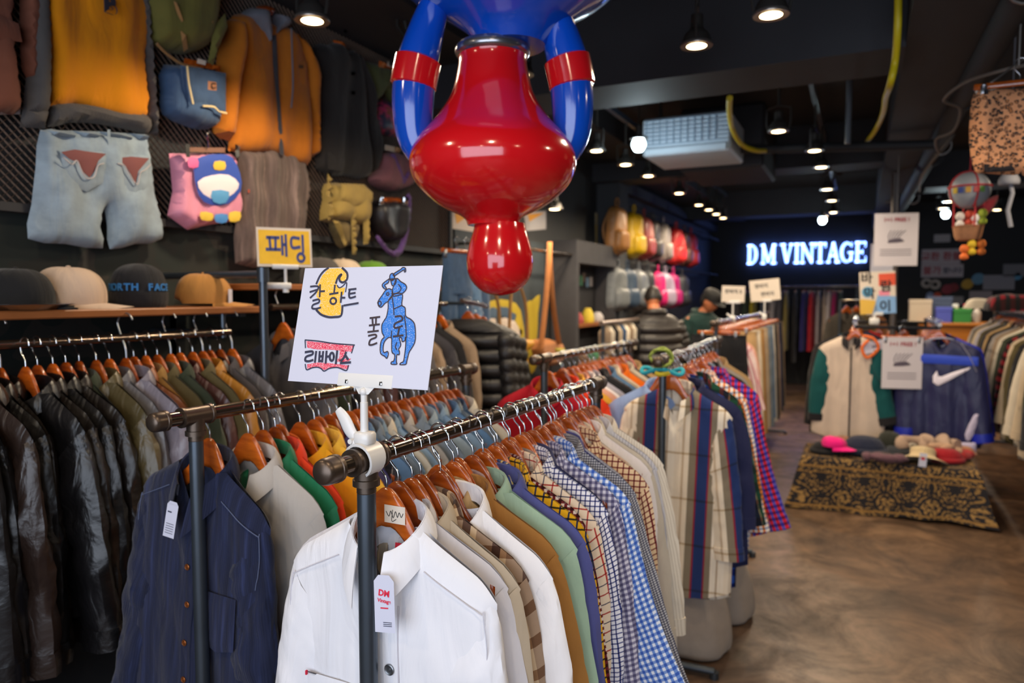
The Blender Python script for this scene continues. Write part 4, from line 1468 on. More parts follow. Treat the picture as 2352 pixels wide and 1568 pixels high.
text('lettering', 'B', 0.085, mat('navy_flock', '2b2634', 0.9), r, wall_frame(WX + 0.078) @ T(p[1], p[2] - 0.01, 0), 0.003, bold=0.004)

# faded jeans
JEAN = fab('jeans_faded', '9aabb8', kind='denim', var=0.3)
r, g = wroot('jeans', 220, 310, 'faded blue flared jeans hanging below the yellow sweatshirt', 'jeans')
wpuff('body', [(92, 300), (150, 302), (232, 306), (330, 312), (338, 340), (356, 450), (372, 548), (310, 560), (252, 572), (246, 520), (238, 476), (230, 520), (236, 570), (150, 560), (64, 548), (72, 470), (82, 380)], JEAN, r, g, 0.045, fold=0.010, ff=(24, 9), edge=0.07, seed=4, h=0.016)
wpuff('waistband', [(92, 298), (230, 302), (332, 308), (333, 328), (230, 322), (90, 320)], JEAN, r, g, 0.052, sm=0, edge=0.02)
RUST = mat('rust_embroidery', '7d4a48', 0.9)
for q in ([(118, 345), (232, 352), (222, 420), (182, 442), (134, 424)], [(244, 356), (326, 360), (320, 432), (290, 456), (254, 430)]):
    wpuff('back_pocket', q, JEAN, r, g, 0.008, base=0.044, sm=0, edge=0.012)
wpuff('embroidery', [(118, 352), (150, 346), (175, 350), (222, 356), (204, 372), (196, 395), (184, 410), (170, 398), (158, 376), (138, 368)], RUST, r, g, 0.004, base=0.053, sm=1, edge=0.01)
wpuff('embroidery', [(246, 366), (280, 362), (322, 366), (306, 384), (296, 396), (290, 424), (280, 404), (266, 382)], RUST, r, g, 0.004, base=0.053, sm=1, edge=0.01)
wline('stitching', [[(120, 364), (140, 380), (152, 372), (164, 398), (176, 412), (192, 408), (200, 384), (214, 378)], [(246, 378), (262, 384), (268, 396), (290, 426), (298, 400), (310, 392), (322, 380)]], 0.0024, mat('pale_thread', 'b9b3b2', 0.9), r, g, 0.06)
wpuff('belt_loop', [(228, 300), (235, 300), (236, 340), (230, 340)], JEAN, r, g, 0.012, base=0.045, sm=0, edge=0.01)

# brown jacket at the edge of the frame
BRN = fab('canvas_brown', '7a4836', var=0.25)
r, g = wroot('canvas_jacket', 30, 60, 'reddish brown canvas jacket hanging beside the yellow sweatshirt', 'jacket')
wpuff('body', [(-90, -60), (20, -60), (22, 60), (30, 140), (46, 250), (0, 262), (-90, 250)], BRN, r, g, 0.05, fold=0.008, seed=1)
wpuff('sleeve', [(48, -50), (84, -40), (96, 60), (104, 150), (96, 168), (72, 184), (50, 160), (46, 70)], BRN, r, g, 0.055, fold=0.012, seed=3)
wpuff('hem_lining', [(-80, 240), (0, 245), (48, 244), (46, 262), (0, 264), (-80, 258)], fab('sherpa', 'a59a98', kind='knit'), r, g, 0.04, sm=0)
wpuff('pocket', [(-60, 25), (22, 60), (30, 102), (-60, 92)], BRN, r, g, 0.01, base=0.05, sm=0)

# green backpack
OLV = fab('canvas_olive', '6b6630', var=0.25)
STRP = fab('strap_tan', '9a7244', var=0.2)
r, g = wroot('rucksack', 415, 60, 'olive green rucksack with tan straps beside the yellow sweatshirt', 'backpack', 'bags on the clothes wall')
wpuff('bag', [(330, -60), (480, -60), (488, 20), (474, 100), (440, 122), (400, 124), (352, 104), (336, 70)], OLV, r, g, 0.12, edge=0.10, fold=0.008, seed=8)
wpuff('strap', [(402, -60), (414, -60), (412, 50), (404, 68), (398, 50)], fab('strap_orange', 'a9703c'), r, g, 0.02, base=0.11, sm=1)
wpuff('strap', [(440, -60), (452, -60), (448, 60), (434, 84), (428, 78), (440, 50)], fab('strap_orange', 'a9703c'), r, g, 0.02, base=0.11, sm=1)
wpuff('strap', [(348, -40), (362, 0), (382, 60), (392, 120), (382, 128), (372, 66), (352, 20)], STRP, r, g, 0.02, base=0.10, sm=1)
wpuff('strap', [(450, 70), (478, 40), (484, 70), (462, 120), (450, 158), (438, 150), (446, 110)], OLV, r, g, 0.02, base=0.10, sm=1)
wline('cord', [[(340, 104), (360, 125), (400, 152), (440, 158)]], 0.006, STRP, r, g, 0.05)

# blue denim satchel on a clip hanger
DBAG = fab('denim_bag', '41597a', kind='denim')
r, g = wroot('denim_bag', 435, 200, 'blue denim bag with cream piping hanging under the olive rucksack', 'bag', 'bags on the clothes wall')
wpuff('bag', [(376, 148), (490, 170), (494, 240), (490, 290), (458, 298), (420, 288), (372, 262), (368, 210)], DBAG, r, g, 0.09, edge=0.07, fold=0.004, seed=4)
wpuff('flap', [(380, 156), (486, 174), (486, 262), (440, 248), (404, 250), (388, 214)], DBAG, r, g, 0.016, base=0.085, sm=1)
wline('piping', [[(388, 160), (392, 200), (402, 246)], [(424, 250), (450, 252), (462, 262), (480, 266)]], 0.004, mat('cream_piping', 'cdb98a', 0.8), r, g, 0.105)
wpuff('logo_patch', [(438, 193), (458, 196), (458, 215), (438, 213)], mat('leather_patch', 'a06a48', 0.7), r, g, 0.004, base=0.101, sm=0, edge=0.006)
wline('patch_print', [[(453, 200), (446, 199), (444, 205), (448, 210), (454, 208)]], 0.0022, INKB, r, g, 0.107)
wpuff('hanger_bar', [(400, 138), (484, 156), (482, 168), (398, 150)], WOOD, r, g, 0.02, base=0.06, sm=0, edge=0.01)
wpuff('hanger_label', [(422, 140), (442, 146), (440, 156), (420, 151)], CREAMP, r, g, 0.003, base=0.081, sm=0, edge=0.006)

# pink bag with a plain blue and white printed panel
PINK = fab('pink_vinyl', 'd98da6', rough=0.5, var=0.1)
r, g = wroot('pink_bag', 465, 430, 'pink drawstring bag with a blue and white printed panel, hung by clips', 'bag', 'bags on the clothes wall')
wpuff('bag', [(388, 352), (530, 354), (546, 470), (540, 508), (480, 516), (430, 528), (384, 495), (396, 440)], PINK, r, g, 0.055, edge=0.04, fold=0.005, ff=(40, 10), seed=14, sm=0)
wpuff('printed_panel', [(420, 382), (440, 362), (480, 356), (510, 364), (528, 400), (530, 440), (500, 470), (460, 472), (432, 450)], mat('print_blue', '2b4ba6', 0.6), r, g, 0.004, base=0.062, sm=2, edge=0.02)
wpuff('printed_patch', [(428, 420), (460, 405), (500, 404), (524, 424), (512, 446), (478, 462), (442, 448)], mat('print_cream', 'e6d7dc', 0.6), r, g, 0.003, base=0.066, sm=2, edge=0.01)
for q, c in (([(460, 440), (500, 442), (492, 468), (464, 466)], '4d92c4'), ([(434, 488), (462, 492), (460, 508), (436, 506)], 'd8b63a'), ([(468, 494), (496, 494), (494, 512), (470, 512)], '3f7fc0'), ([(500, 490), (526, 488), (524, 508), (502, 510)], 'd8b63a'), ([(404, 366), (426, 366), (428, 386), (408, 388)], 'e0659a'), ([(466, 374), (490, 374), (490, 392), (466, 392)], 'd9b53c')):
    wpuff('printed_patch', q, mat('print_' + c, c, 0.6), r, g, 0.003, base=0.069, sm=2, edge=0.008)
wpuff('hanger_bar', [(420, 340), (502, 341), (502, 352), (420, 351)], mat('pale_wood_bar', '7d5644', 0.4), r, g, 0.02, base=0.04, sm=0, edge=0.01)
for q in (403, 518):
    wpuff('clip', [(q - 5, 334), (q + 5, 334), (q + 6, 364), (q - 3, 364)], CHROME, r, g, 0.02, base=0.07, sm=0, edge=0.006)
wline('hook', [[(459, 342), (458, 326), (456, 312), (461, 306)]], 0.004, CHROME, r, g, 0.05)

# orange work jacket with grey hood
OCH = fab('duck_canvas_ochre', 'b26718', var=0.18)
HOODM = fab('hood_jersey', '6a6c76', kind='knit', var=0.15)
r, g = wroot('work_jacket', 610, 180, 'ochre canvas work jacket with grey hood on the clothes wall', 'jacket')
wpuff('body', [(522, 50), (560, 30), (600, 40), (625, 55), (660, 66), (700, 130), (705, 240), (706, 380), (636, 360), (612, 352), (524, 346), (540, 250), (540, 140)], OCH, r, g, 0.06, fold=0.010, ff=(22, 4), edge=0.09, seed=9, h=0.018)
wpuff('sleeve', [(522, 46), (545, 56), (556, 110), (544, 150), (534, 240), (532, 300), (522, 322), (488, 304), (490, 240), (498, 130)], OCH, r, g, 0.075, fold=0.012, seed=10)
wpuff('sleeve', [(664, 70), (694, 108), (722, 180), (722, 300), (726, 352), (706, 358), (704, 300), (692, 220), (684, 140)], OCH, r, g, 0.075, fold=0.012, seed=11)
wpuff('cuff', [(487, 292), (533, 312), (522, 326), (488, 308)], OCH, r, g, 0.07, base=0.01, sm=0, edge=0.02)
wpuff('hood', [(552, 32), (575, 18), (598, 24), (602, 52), (608, 90), (600, 110), (584, 80), (562, 50)], HOODM, r, g, 0.09, sm=2, seed=3)
wpuff('hood', [(622, 30), (645, 40), (656, 62), (640, 72), (618, 86), (610, 100), (606, 80), (620, 60)], HOODM, r, g, 0.09, sm=2, seed=4)
wpuff('zip_placket', [(604, 86), (614, 84), (620, 200), (628, 300), (632, 358), (622, 356), (616, 250), (606, 150)], fab('zip_tape', '3a3940'), r, g, 0.012, base=0.056, sm=1)
wline('drawstring', [[(638, 72), (640, 130), (642, 200), (638, 252)]], 0.004, HOODM, r, g, 0.085)
wpuff('chest_pocket', [(556, 128), (588, 130), (590, 190), (558, 188)], OCH, r, g, 0.012, base=0.056, sm=0)
wpuff('chest_pocket', [(648, 140), (686, 144), (686, 205), (650, 200)], OCH, r, g, 0.012, base=0.056, sm=0)
wpuff('chest_logo', [(648, 152), (672, 154), (672, 162), (648, 160)], mat('dark_thread', '5c3a20', 0.9), r, g, 0.003, base=0.069, sm=0, edge=0.005)
wpuff('hanger_head', [(588, 18), (600, 10), (618, 14), (622, 38), (606, 44), (590, 34)], WOOD, r, g, 0.06, sm=2)

# grey brown corduroy trousers below it
r, g = wroot('corduroy_trousers', 620, 470, 'grey brown corduroy trousers hanging below the ochre work jacket', 'trousers')
wpuff('body', [(552, 346), (700, 370), (698, 520), (700, 610), (630, 608), (540, 605), (546, 470)], fab('cord_taupe', '645550', kind='cord'), r, g, 0.045, fold=0.014, ff=(46, 1), edge=0.05, seed=15)
wpuff('paper_label', [(551, 436), (573, 438), (572, 446), (551, 444)], mat('red_label', 'a3452f', 0.7), r, g, 0.003, base=0.05, sm=0, edge=0.005)

# black jacket
BLK = fab('black_canvas', '2a2726', var=0.25)
r, g = wroot('black_jacket', 790, 230, 'black work jacket hanging to the side of the ochre work jacket', 'jacket')
wpuff('body', [(716, 110), (752, 104), (775, 96), (790, 120), (812, 116), (826, 160), (838, 300), (846, 405), (790, 404), (724, 388), (726, 240)], BLK, r, g, 0.06, fold=0.010, ff=(24, 4), seed=12, edge=0.08)
wpuff('sleeve', [(812, 116), (836, 170), (862, 290), (866, 350), (858, 392), (842, 386), (836, 280), (818, 190)], BLK, r, g, 0.07, fold=0.010, seed=13)
wpuff('pocket', [(732, 352), (772, 352), (770, 396), (734, 390)], BLK, r, g, 0.012, base=0.056, sm=0)
wpuff('hanger_head', [(764, 92), (776, 90), (790, 116), (784, 124), (772, 108)], WOOD, r, g, 0.05, sm=1)
for q in ((774, 74), (776, 147), (792, 172), (792, 216)):
    wpuff('stud', [(q[0] - 4, q[1] - 4), (q[0] + 4, q[1] - 4), (q[0] + 4, q[1] + 4), (q[0] - 4, q[1] + 4)], HOOKDIM, r, g, 0.012, base=0.056, sm=1, edge=0.01)

# shorts, bags on the far part of the mesh
r, g = wroot('olive_shorts', 880, 200, 'olive green shorts hung by clips beyond the black jacket', 'shorts')
wpuff('body', [(826, 146), (850, 144), (905, 160), (932, 172), (924, 240), (918, 262), (900, 246), (878, 206), (868, 228), (846, 230)], fab('twill_olive', '535a36', var=0.2), r, g, 0.05, fold=0.012, seed=16)
wpuff('hanger_bar', [(856, 142), (898, 152), (897, 166), (855, 156)], WOOD, r, g, 0.02, base=0.045, sm=0, edge=0.01)
wpuff('hanger_label', [(868, 145), (892, 151), (891, 161), (867, 155)], CREAMP, r, g, 0.003, base=0.066, sm=0, edge=0.006)
FLO, nt_, b_ = newmat('floral_red_cloth')
nt_.links.new(ramp(nt_, noi(nt_, nd(nt_, 'ShaderNodeTexCoord').outputs['Object'], 16, 3), [(0, '2d3048'), (0.42, '5a2c40'), (0.5, 'a92f5c'), (0.58, '79402c'), (0.66, '43406a')], 'CONSTANT'), b_.inputs['Base Color'])
r, g = wroot('floral_bag', 890, 280, 'dark red floral cloth bag under the olive shorts', 'bag', 'bags on the clothes wall')
wpuff('bag', [(862, 232), (880, 228), (918, 260), (920, 310), (890, 312), (860, 300), (858, 262)], FLO, r, g, 0.05, fold=0.006, seed=17)
r, g = wroot('knitted_bag', 890, 390, 'dusty pink knitted bag with purple strap under the floral bag', 'bag', 'bags on the clothes wall')
wpuff('bag', [(864, 350), (922, 355), (936, 410), (928, 432), (890, 440), (852, 425), (846, 405), (862, 385)], fab('knit_rose', '7d5058', kind='knit', var=0.3), r, g, 0.09, fold=0.008, seed=18, edge=0.06)
wpuff('strap', [(868, 356), (880, 356), (900, 410), (920, 380), (926, 384), (902, 424), (892, 420)], fab('purple_web', '5a3f78'), r, g, 0.02, base=0.085, sm=1)
wpuff('hanger_bar', [(868, 334), (902, 341), (901, 353), (867, 346)], mat('pale_hanger_bar', 'a37a52', 0.4), r, g, 0.02, base=0.05, sm=0, edge=0.01)
KHK = fab('canvas_khaki', '9a8246', var=0.25)
r, g = wroot('canvas_backpack', 780, 480, 'khaki canvas backpack with hanging straps under the black jacket', 'backpack', 'bags on the clothes wall')
wpuff('bag', [(744, 422), (800, 424), (828, 448), (830, 500), (812, 520), (770, 512), (734, 506), (740, 460)], KHK, r, g, 0.11, edge=0.07, fold=0.008, seed=19)
wpuff('flap', [(748, 424), (800, 426), (822, 446), (818, 470), (770, 476), (746, 460)], KHK, r, g, 0.02, base=0.105, sm=1)
wpuff('lower_pocket', [(756, 505), (812, 510), (804, 552), (782, 572), (764, 545)], fab('canvas_dull', '6d5d3c'), r, g, 0.07, sm=2)
for q in ([(724, 400), (732, 400), (730, 450), (738, 500), (726, 508), (722, 450)], [(806, 440), (816, 442), (820, 560), (808, 562)], [(778, 470), (786, 470), (790, 585), (782, 585)], [(736, 506), (752, 510), (770, 560), (764, 566)]):
    wpuff('strap', q, KHK, r, g, 0.025, base=0.08, sm=1, edge=0.02)
BNY = fab('black_nylon', '1c1a20', kind='nylon')
r, g = wroot('shoulder_bag', 885, 510, 'black shoulder bag with purple strap under the knitted bag', 'bag', 'bags on the clothes wall')
wpuff('bag', [(848, 462), (912, 466), (916, 520), (900, 556), (868, 550), (846, 510)], BNY, r, g, 0.10, fold=0.010, seed=20)
wpuff('strap', [(920, 450), (932, 455), (926, 530), (912, 580), (890, 590), (866, 570), (850, 545), (858, 542), (880, 572), (900, 572), (914, 528)], fab('purple_web', '5a3f78'), r, g, 0.016, base=0.04, sm=2, edge=0.02)
wpuff('hanger_bar', [(856, 454), (900, 456), (899, 470), (855, 468)], WOOD, r, g, 0.02, base=0.06, sm=0, edge=0.01)
for q in (850, 906):
    wpuff('clip', [(q - 5, 454), (q + 5, 454), (q + 5, 474), (q - 5, 474)], CHROME, r, g, 0.02, base=0.08, sm=0, edge=0.006)


# ------------------------------------------------------------------ cap shelf
sh = obj('wall_shelf', box(LW, -2.17, 0.35, 2.17, 1.58, 1.606, 0.004), BROWNB, smooth=False)
tag(sh, 'brown wooden wall shelf carrying four caps above the leather jackets', 'shelf', 'cap shelves')
for yy in (0.6, 2.1):
    obj('shelf_bracket', join(box(-2.6, -2.2, yy - 0.015, yy + 0.015, 1.566, 1.58), box(-2.62, -2.60, yy - 0.015, yy + 0.015, 1.40, 1.58)), STEEL, sh)
sh2 = obj('wall_shelf', box(LW, -2.2, 2.19, 3.6, 1.672, 1.698, 0.004), BROWNB, smooth=False)
tag(sh2, 'second brown wall shelf carrying three caps, beyond the leather jackets', 'shelf', 'cap shelves')
obj('shelf_bracket', join(box(-2.6, -2.2, 3.4, 3.43, 1.655, 1.672), box(-2.62, -2.60, 3.4, 3.43, 1.50, 1.67)), STEEL, sh2)


def cap(loc, yaw, m, label, peakm=None, r=0.092, h=0.115, beanie=False, btn=True):
    c = empty('knit_hat' if beanie else 'baseball_hat', loc, label, 'hat', 'caps on the wall shelves', (0, 0, yaw))
    if beanie:
        pr = [(0.088, 0.0), (0.096, 0.02), (0.097, 0.055), (0.093, 0.058), (0.091, 0.09), (0.078, 0.128), (0.05, 0.15), (0.02, 0.158), (0, 0.159)]
        obj('crown', lathe([(q.x, q.z) for q in smooth_path([(a, 0, b) for a, b in pr], 3)], 36), m, c)
        return c
    V, F, U = [], [], []
    n, k = 36, 12
    for i in range(k + 1):
        ph = pi / 2 * i / k
        for j in range(n):
            a = 2 * pi * j / n
            rr = r * math.cos(ph) ** 0.62
            seam = 1 - 0.012 * abs(math.cos(3 * a)) ** 24
            fr = 1 + 0.10 * max(0, math.cos(a)) * math.sin(2 * ph)
            V.append((rr * math.cos(a) * 1.12 * seam * fr, rr * math.sin(a) * seam, 0.012 + h * math.sin(ph) ** 1.05 - 0.012 * (1 - i / k) * (1 if abs(a - pi) < 0.7 else 0) * -1.6))
            U.append((a * 0.1, ph * 0.1))
    for i in range(k):
        for j in range(n):
            j2 = (j + 1) % n
            F.append((i * n + j, i * n + j2, (i + 1) * n + j2, (i + 1) * n + j))
    F.append(tuple(range(k * n, k * n + n)))
    F.append(tuple(range(n))[::-1])
    obj('crown', (V, F, U), m, c)
    # curved peak
    V, F, U = [], [], []
    nn, mm = 20, 8
    for i in range(nn + 1):
        a = -1.15 + 2.3 * i / nn
        for j in range(mm + 1):
            t = j / mm
            ext = 0.078 * math.cos(a / 1.15 * pi / 2) ** 0.6
            rad = r * 1.0 + ext * t
            x, y = rad * math.cos(a) * 1.12, r * 0.98 * math.sin(a) * (1 + 0.10 * t)
            V.append((x, y, 0.018 - 0.012 * t - 1.6 * y * y * (0.4 + t)))
            U.append((x, y))
    for i in range(nn):
        for j in range(mm):
            q = i * (mm + 1) + j
            F.append((q, q + mm + 1, q + mm + 2, q + 1))
    n0 = len(V)
    V += [(a, b, cc - 0.004) for a, b, cc in V]
    U += list(U)
    F += [tuple(i + n0 for i in f[::-1]) for f in list(F)]
    obj('peak', (V, F, U), peakm or m, c)
    if btn:
        obj('top_button', xf(lathe([(0.008, 0), (0.007, 0.004), (0, 0.006)], 12), T(0, 0, 0.012 + h)), m, c)
    return c


def capat(px, z=1.606, x=-2.36):
    p = at(px, 700, x=x)
    return (x, p[1], z)


CAPB, CAPS, CAPT = fab('cap_black', '17181b'), fab('cap_sand', 'bfa793', var=0.08), fab('cap_camel', 'a9763a', var=0.1)
c1 = cap(capat(40), R(20), CAPB, 'black cap with a small coloured badge on the cap shelf', r=0.095)
for dy, dz, c_ in ((0.02, 0.085, 'c07a3a'), (0.022, 0.066, '5f6fae'), (0.026, 0.048, 'b08a4a')):
    obj('badge', xf(lathe([(0, 0), (0.011, 0.001), (0, 0.004)], 10), T(0.098 - dz * 0.14, dy, dz) @ RX(R(80), 'Y')), mat('badge_' + c_, c_, 0.6), c1)
c2 = cap(capat(160), R(38), CAPS, 'sand beige baseball cap on the cap shelf', r=0.098, h=0.125)
M2 = T(0.094, 0.012, 0.052) @ RX(R(20), 'Z') @ RX(R(-12), 'Y') @ wall_frame(0.006)
text('lettering', 'SPORT', 0.017, INKB, c2, M2, 0.001, bold=0.0006, local=True)
c3 = cap(capat(320), 0, fab('beanie_black', '1b1b1f', kind='knit'), 'black knitted beanie with blue lettering on the cap shelf', beanie=True)
BLUT = mat('blue_knit_letters', '2a6fae', 0.8)
for i, chh in enumerate('NORTH FACE'):
    a = R(-104 + 15 * i)
    M3 = RX(a, 'Z') @ T(0.0965, 0, 0.072) @ wall_frame(0)
    if chh != ' ':
        text('lettering', chh, 0.034, BLUT, c3, M3, 0.0015, bold=0.0012, local=True)
c4 = cap(capat(468), R(42), CAPT, 'camel brown cap with yellow embroidery and a white tag', r=0.094, h=0.118)
M4 = T(0.09, 0.02, 0.058) @ RX(R(14), 'Z') @ RX(R(-14), 'Y') @ wall_frame(0.008)
obj('embroidery', xf(join(flatpoly([(-0.03, -0.012), (0.032, -0.012), (0.032, 0.006), (0.022, 0.012), (0.014, 0.005), (0.004, 0.014), (-0.006, 0.005), (-0.016, 0.012), (-0.022, 0.004), (-0.03, 0.008)], 0.001)), M4), mat('gold_thread', 'cfa01e', 0.7), c4)
obj('price_tag', xf(box(-0.016, 0.016, -0.036, 0.026, 0, 0.001), RX(R(-20), 'Z') @ T(0.11, 0.0, 0.042) @ wall_frame(0)), PAPER, c4)
dish = obj('silver_tray', xf(lathe([(0, 0.0), (0.085, 0.0), (0.10, 0.012), (0.115, 0.016), (0.115, 0.018), (0.098, 0.015), (0.083, 0.004), (0, 0.003)], 32, 1.0, 1.5), Matrix.Identity(4)), mat('tray_metal', 'b9bcc6', 0.2, 1.0), None, loc=capat(30, 1.607, -2.25))
tag(dish, 'shiny silver tray on the cap shelf in front of the black cap', 'tray')
for px, mm_, lb in ((738, 'cap_grey', 'dark grey cap on the second wall shelf'), (790, 'cap_pale', 'pale cream cap on the second wall shelf'), (855, 'cap_green', 'green and beige cap on the second wall shelf')):
    col_ = {'cap_grey': '4a4644', 'cap_pale': 'c5b29c', 'cap_green': '5c8a2a'}[mm_]
    cc_ = cap(capat(px, 1.698, -2.40), R(-5), fab(mm_, col_), lb, peakm=fab('cap_beige', 'b9a47c') if mm_ == 'cap_green' else None, r=0.095, h=0.125)

# yellow padding sign on its clip at the end of the leather rail
pst = obj('rail_post', join(tube([(-2.05, 2.06, 0.0), (-2.05, 2.06, 1.74)], 0.016, 14), tube([(-2.05, 2.06, 1.73), (LW, 2.06, 1.73)], 0.014, 12), tube([(-2.05, 2.06, 1.755), (-2.05, 2.06, 1.70)], 0.023, 12)), STEEL, None, (-2.05, 2.06, 0))
tag(pst, 'grey pipe post with a wall arm standing past the leather jackets', 'post')
YS = T(-2.04, 2.17, 1.762) @ RX(R(52), 'Z') @ RX(R(-8)) @ back_frame(0) @ Matrix.Diagonal((0.72, 1, 1, 1))
ysc = obj('sign_card', xf(box(-0.145, 0.145, 0, 0.155, -0.002, 0), YS), CREAMP, None, (-2.04, 2.17, 1.762), smooth=False)
tag(ysc, 'yellow Korean sign with blue writing near the clothes wall', 'sign', 'paper signs on rail clips')
YO = (-2.04, 2.17, 1.762)
obj('yellow_ground', xf(flatpoly([(-0.135, 0.01), (0.135, 0.01), (0.135, 0.145), (-0.135, 0.145)], 0.0006), YS), mat('yellow_crayon_ground', 'e6b52a', 0.7, var=0.15, vscale=30), ysc, YO, smooth=False)
PAD = [[(-0.09, 0.115), (-0.03, 0.115)], [(-0.078, 0.115), (-0.074, 0.068)], [(-0.046, 0.115), (-0.048, 0.068)], [(-0.094, 0.068), (-0.026, 0.068)], [(-0.012, 0.12), (-0.012, 0.05)], [(0.008, 0.125), (0.008, 0.045)], [(-0.012, 0.088), (0.008, 0.088)],
       [(0.078, 0.115), (0.04, 0.115), (0.04, 0.078), (0.08, 0.08)], [(0.098, 0.125), (0.098, 0.062)], ell(0.085, 0.038, 0.018, 0.016)]
obj('sign_lettering', xf(join(*[ribbon(s, 0.013, 0.0012) for s in PAD]), YS), mat('blue_marker', '35427e', 0.6), ysc, YO, smooth=False)
yc = empty('sign_clip', (-2.04, 2.17, 1.695), 'white plastic clip under the yellow Korean sign', 'sign holder', 'white sign clips on rails', (0, 0, R(52)))
obj('stem', tube([(0, 0, 0.0), (0, 0, 0.062)], 0.006, 10), WHITEP, yc)
obj('jaw', box(-0.05, 0.05, -0.006, 0.006, 0.058, 0.076, 0.002), WHITEP, yc)
obj('clamp', join(box(-0.07, 0.02, -0.012, 0.012, -0.02, 0.004, 0.003), tube([(-0.07, 0, -0.01), (-0.10, 0, -0.028)], 0.006, 8), tube([(0, 0, -0.02), (0, 0, -0.034)], 0.012, 8)), WHITEP, yc)

# second rail along the wall: grey and black coats
rl2 = empty('wall_rail', (-2.2, 2.3, 1.6), 'steel wall rail of dark coats under the second cap shelf', 'clothes rail', 'clothes rails along the wall')
obj('rail', tube([(0, -0.05, 0), (0, 1.35, 0)], 0.014, 16), RAILM, rl2)
for yy in (0.0, 1.3):
    obj('bracket', tube([(0, yy, 0), (-0.42, yy, 0)], 0.011, 10), STEEL, rl2)
rowsF = [('coat_grey', 'grey parka coat'), ('wax_green', 'dark green parka jacket'), ('black_cloth', 'black parka jacket'), ('coat_grey', 'ash grey jacket'), ('leather_maroon', 'brown black jacket'), ('charcoal', 'charcoal jacket'), ('black_cloth', 'matt black coat'), ('coat_grey', 'stone grey jacket'),
         ('taupe', 'taupe jacket'), ('charcoal', 'dark charcoal coat'), ('black_cloth', 'black coat'), ('taupe', 'brown grey coat')]
rng = random.Random(30)
gar('dark coat rail', 'coats on the dark coat rail', rowsF, -2.2, -2.2, [2.32 + 0.115 * k for k in range(12)], 1.6, rng, base=lambda r: dict(jk(r), L=r.uniform(0.75, 0.9), tn=0.045, thick=0.055), word='winter_coat', hang_desc='brown hanger', hook_odd=BIGHOOK)
# black puffer jackets hanging at the end
BPUF = fab('puffer_black', '1d1c1e', kind='nylon', var=0.2)


def puffer(loc, yaw, m, label, L=0.70):
    V, F, U = [], [], []
    n, k = 56, 28
    for i in range(n + 1):
        t = i / n
        z = -0.11 - L * t
        w_ = 0.09 + 0.17 * min(1, t / 0.12) ** 0.6 + 0.02 * t
        q = 0.55 + 0.45 * abs(math.sin(pi * t * 8)) ** 0.5
        d_ = (0.05 + 0.05 * min(1, t / 0.15)) * q
        for j in range(k):
            a = 2 * pi * j / k
            V.append((math.cos(a) * (w_ - 0.015 + 0.015 * q), math.sin(a) * d_, z))
            U.append((a * w_, z))
    for i in range(n):
        for j in range(k):
            j2 = (j + 1) % k
            F.append((i * k + j, (i + 1) * k + j, (i + 1) * k + j2, i * k + j2))
    F += [tuple(range(k)), tuple(range(n * k, n * k + k))[::-1]]
    o = tag(obj('puffer_jacket', (V, F, U), m, None, loc=loc, rot=(0, 0, yaw)), label, 'jacket', 'puffer jackets by the wall')
    for s in (-1, 1):
        pts = [(s * (0.24 + 0.05 * t), -0.02, -0.20 - 0.52 * t) for t in np.linspace(0, 1, 40)]
        obj('sleeve', tube(pts, [0.058 * (0.72 + 0.28 * abs(math.sin(pi * t * 7)) ** 0.5) for t in np.linspace(0, 1, 40)], 14), m, o)
    return o


for i, (y_, x_) in enumerate(((3.78, -2.12), (3.93, -2.15), (4.08, -2.18))):
    zt_ = 1.62 - 0.02 * i
    puffer((x_, y_, zt_), R(8), BPUF, f'black quilted puffer jacket, {ORD[i]} hanging beyond the dark coats')
    hanger(x_, y_, zt_, R(8), f'brown hanger under the {ORD[i]} black puffer jacket by the mural', 'hangers of the puffer jackets')
rl3 = empty('wall_rail', (-2.15, 3.7, 1.6), 'short steel rail of black puffer jackets by the mural', 'clothes rail', 'clothes rails along the wall')
obj('rail', tube([(0.03, 0, 0.02), (-0.04, 0.45, -0.02)], 0.014, 14), RAILM, rl3)
obj('bracket', tube([(0.0, 0.2, 0), (-0.45, 0.2, 0)], 0.011, 10), STEEL, rl3)

# ------------------------------------------------------------------ ceiling lamps
LENS = mat('lit_lens', 'fff0d8', 0.5, emit='ffd9a0', es=14)
LENSW = mat('lit_cool_bulb', 'f0ffff', 0.5, emit='d8f4ff', es=14)
LAMPB = mat('lamp_housing', '35322f', 0.4, 0.3)
RIMM = mat('lamp_rim', '8d8680', 0.3, 0.8)


def lamp_proto():
    r = empty('ceiling_spotlight', (0, 0, 0), 'x', 'ceiling lamp')
    obj('housing', lathe([(q.x, q.z) for q in smooth_path([(0.02, 0, 0.125), (0.026, 0, 0.12), (0.028, 0, 0.07), (0.05, 0, 0.045), (0.062, 0, 0.012), (0.063, 0, 0.004)], 3)], 28), LAMPB, r)
    obj('rim', lathe([(0.058, 0.006), (0.066, 0.006), (0.069, -0.002), (0.067, -0.007), (0.058, -0.006)], 28), RIMM, r)
    obj('lens', lathe([(0, -0.011), (0.03, -0.009), (0.05, -0.004), (0.0565, 0.0), (0.0565, 0.004), (0, 0.004)], 28), LENS, r)
    obj('yoke', join(tube([(-0.066, 0, 0.01), (-0.075, 0, 0.05), (-0.075, 0, 0.14), (0, 0, 0.16), (0.075, 0, 0.14), (0.075, 0, 0.05), (0.066, 0, 0.01)], 0.006, 6)), LAMPB, r)
    obj('drop_rod', tube([(0, 0, 0.155), (0, 0, 0.36)], 0.009, 8), LAMPB, r)
    return r


LP = lamp_proto()


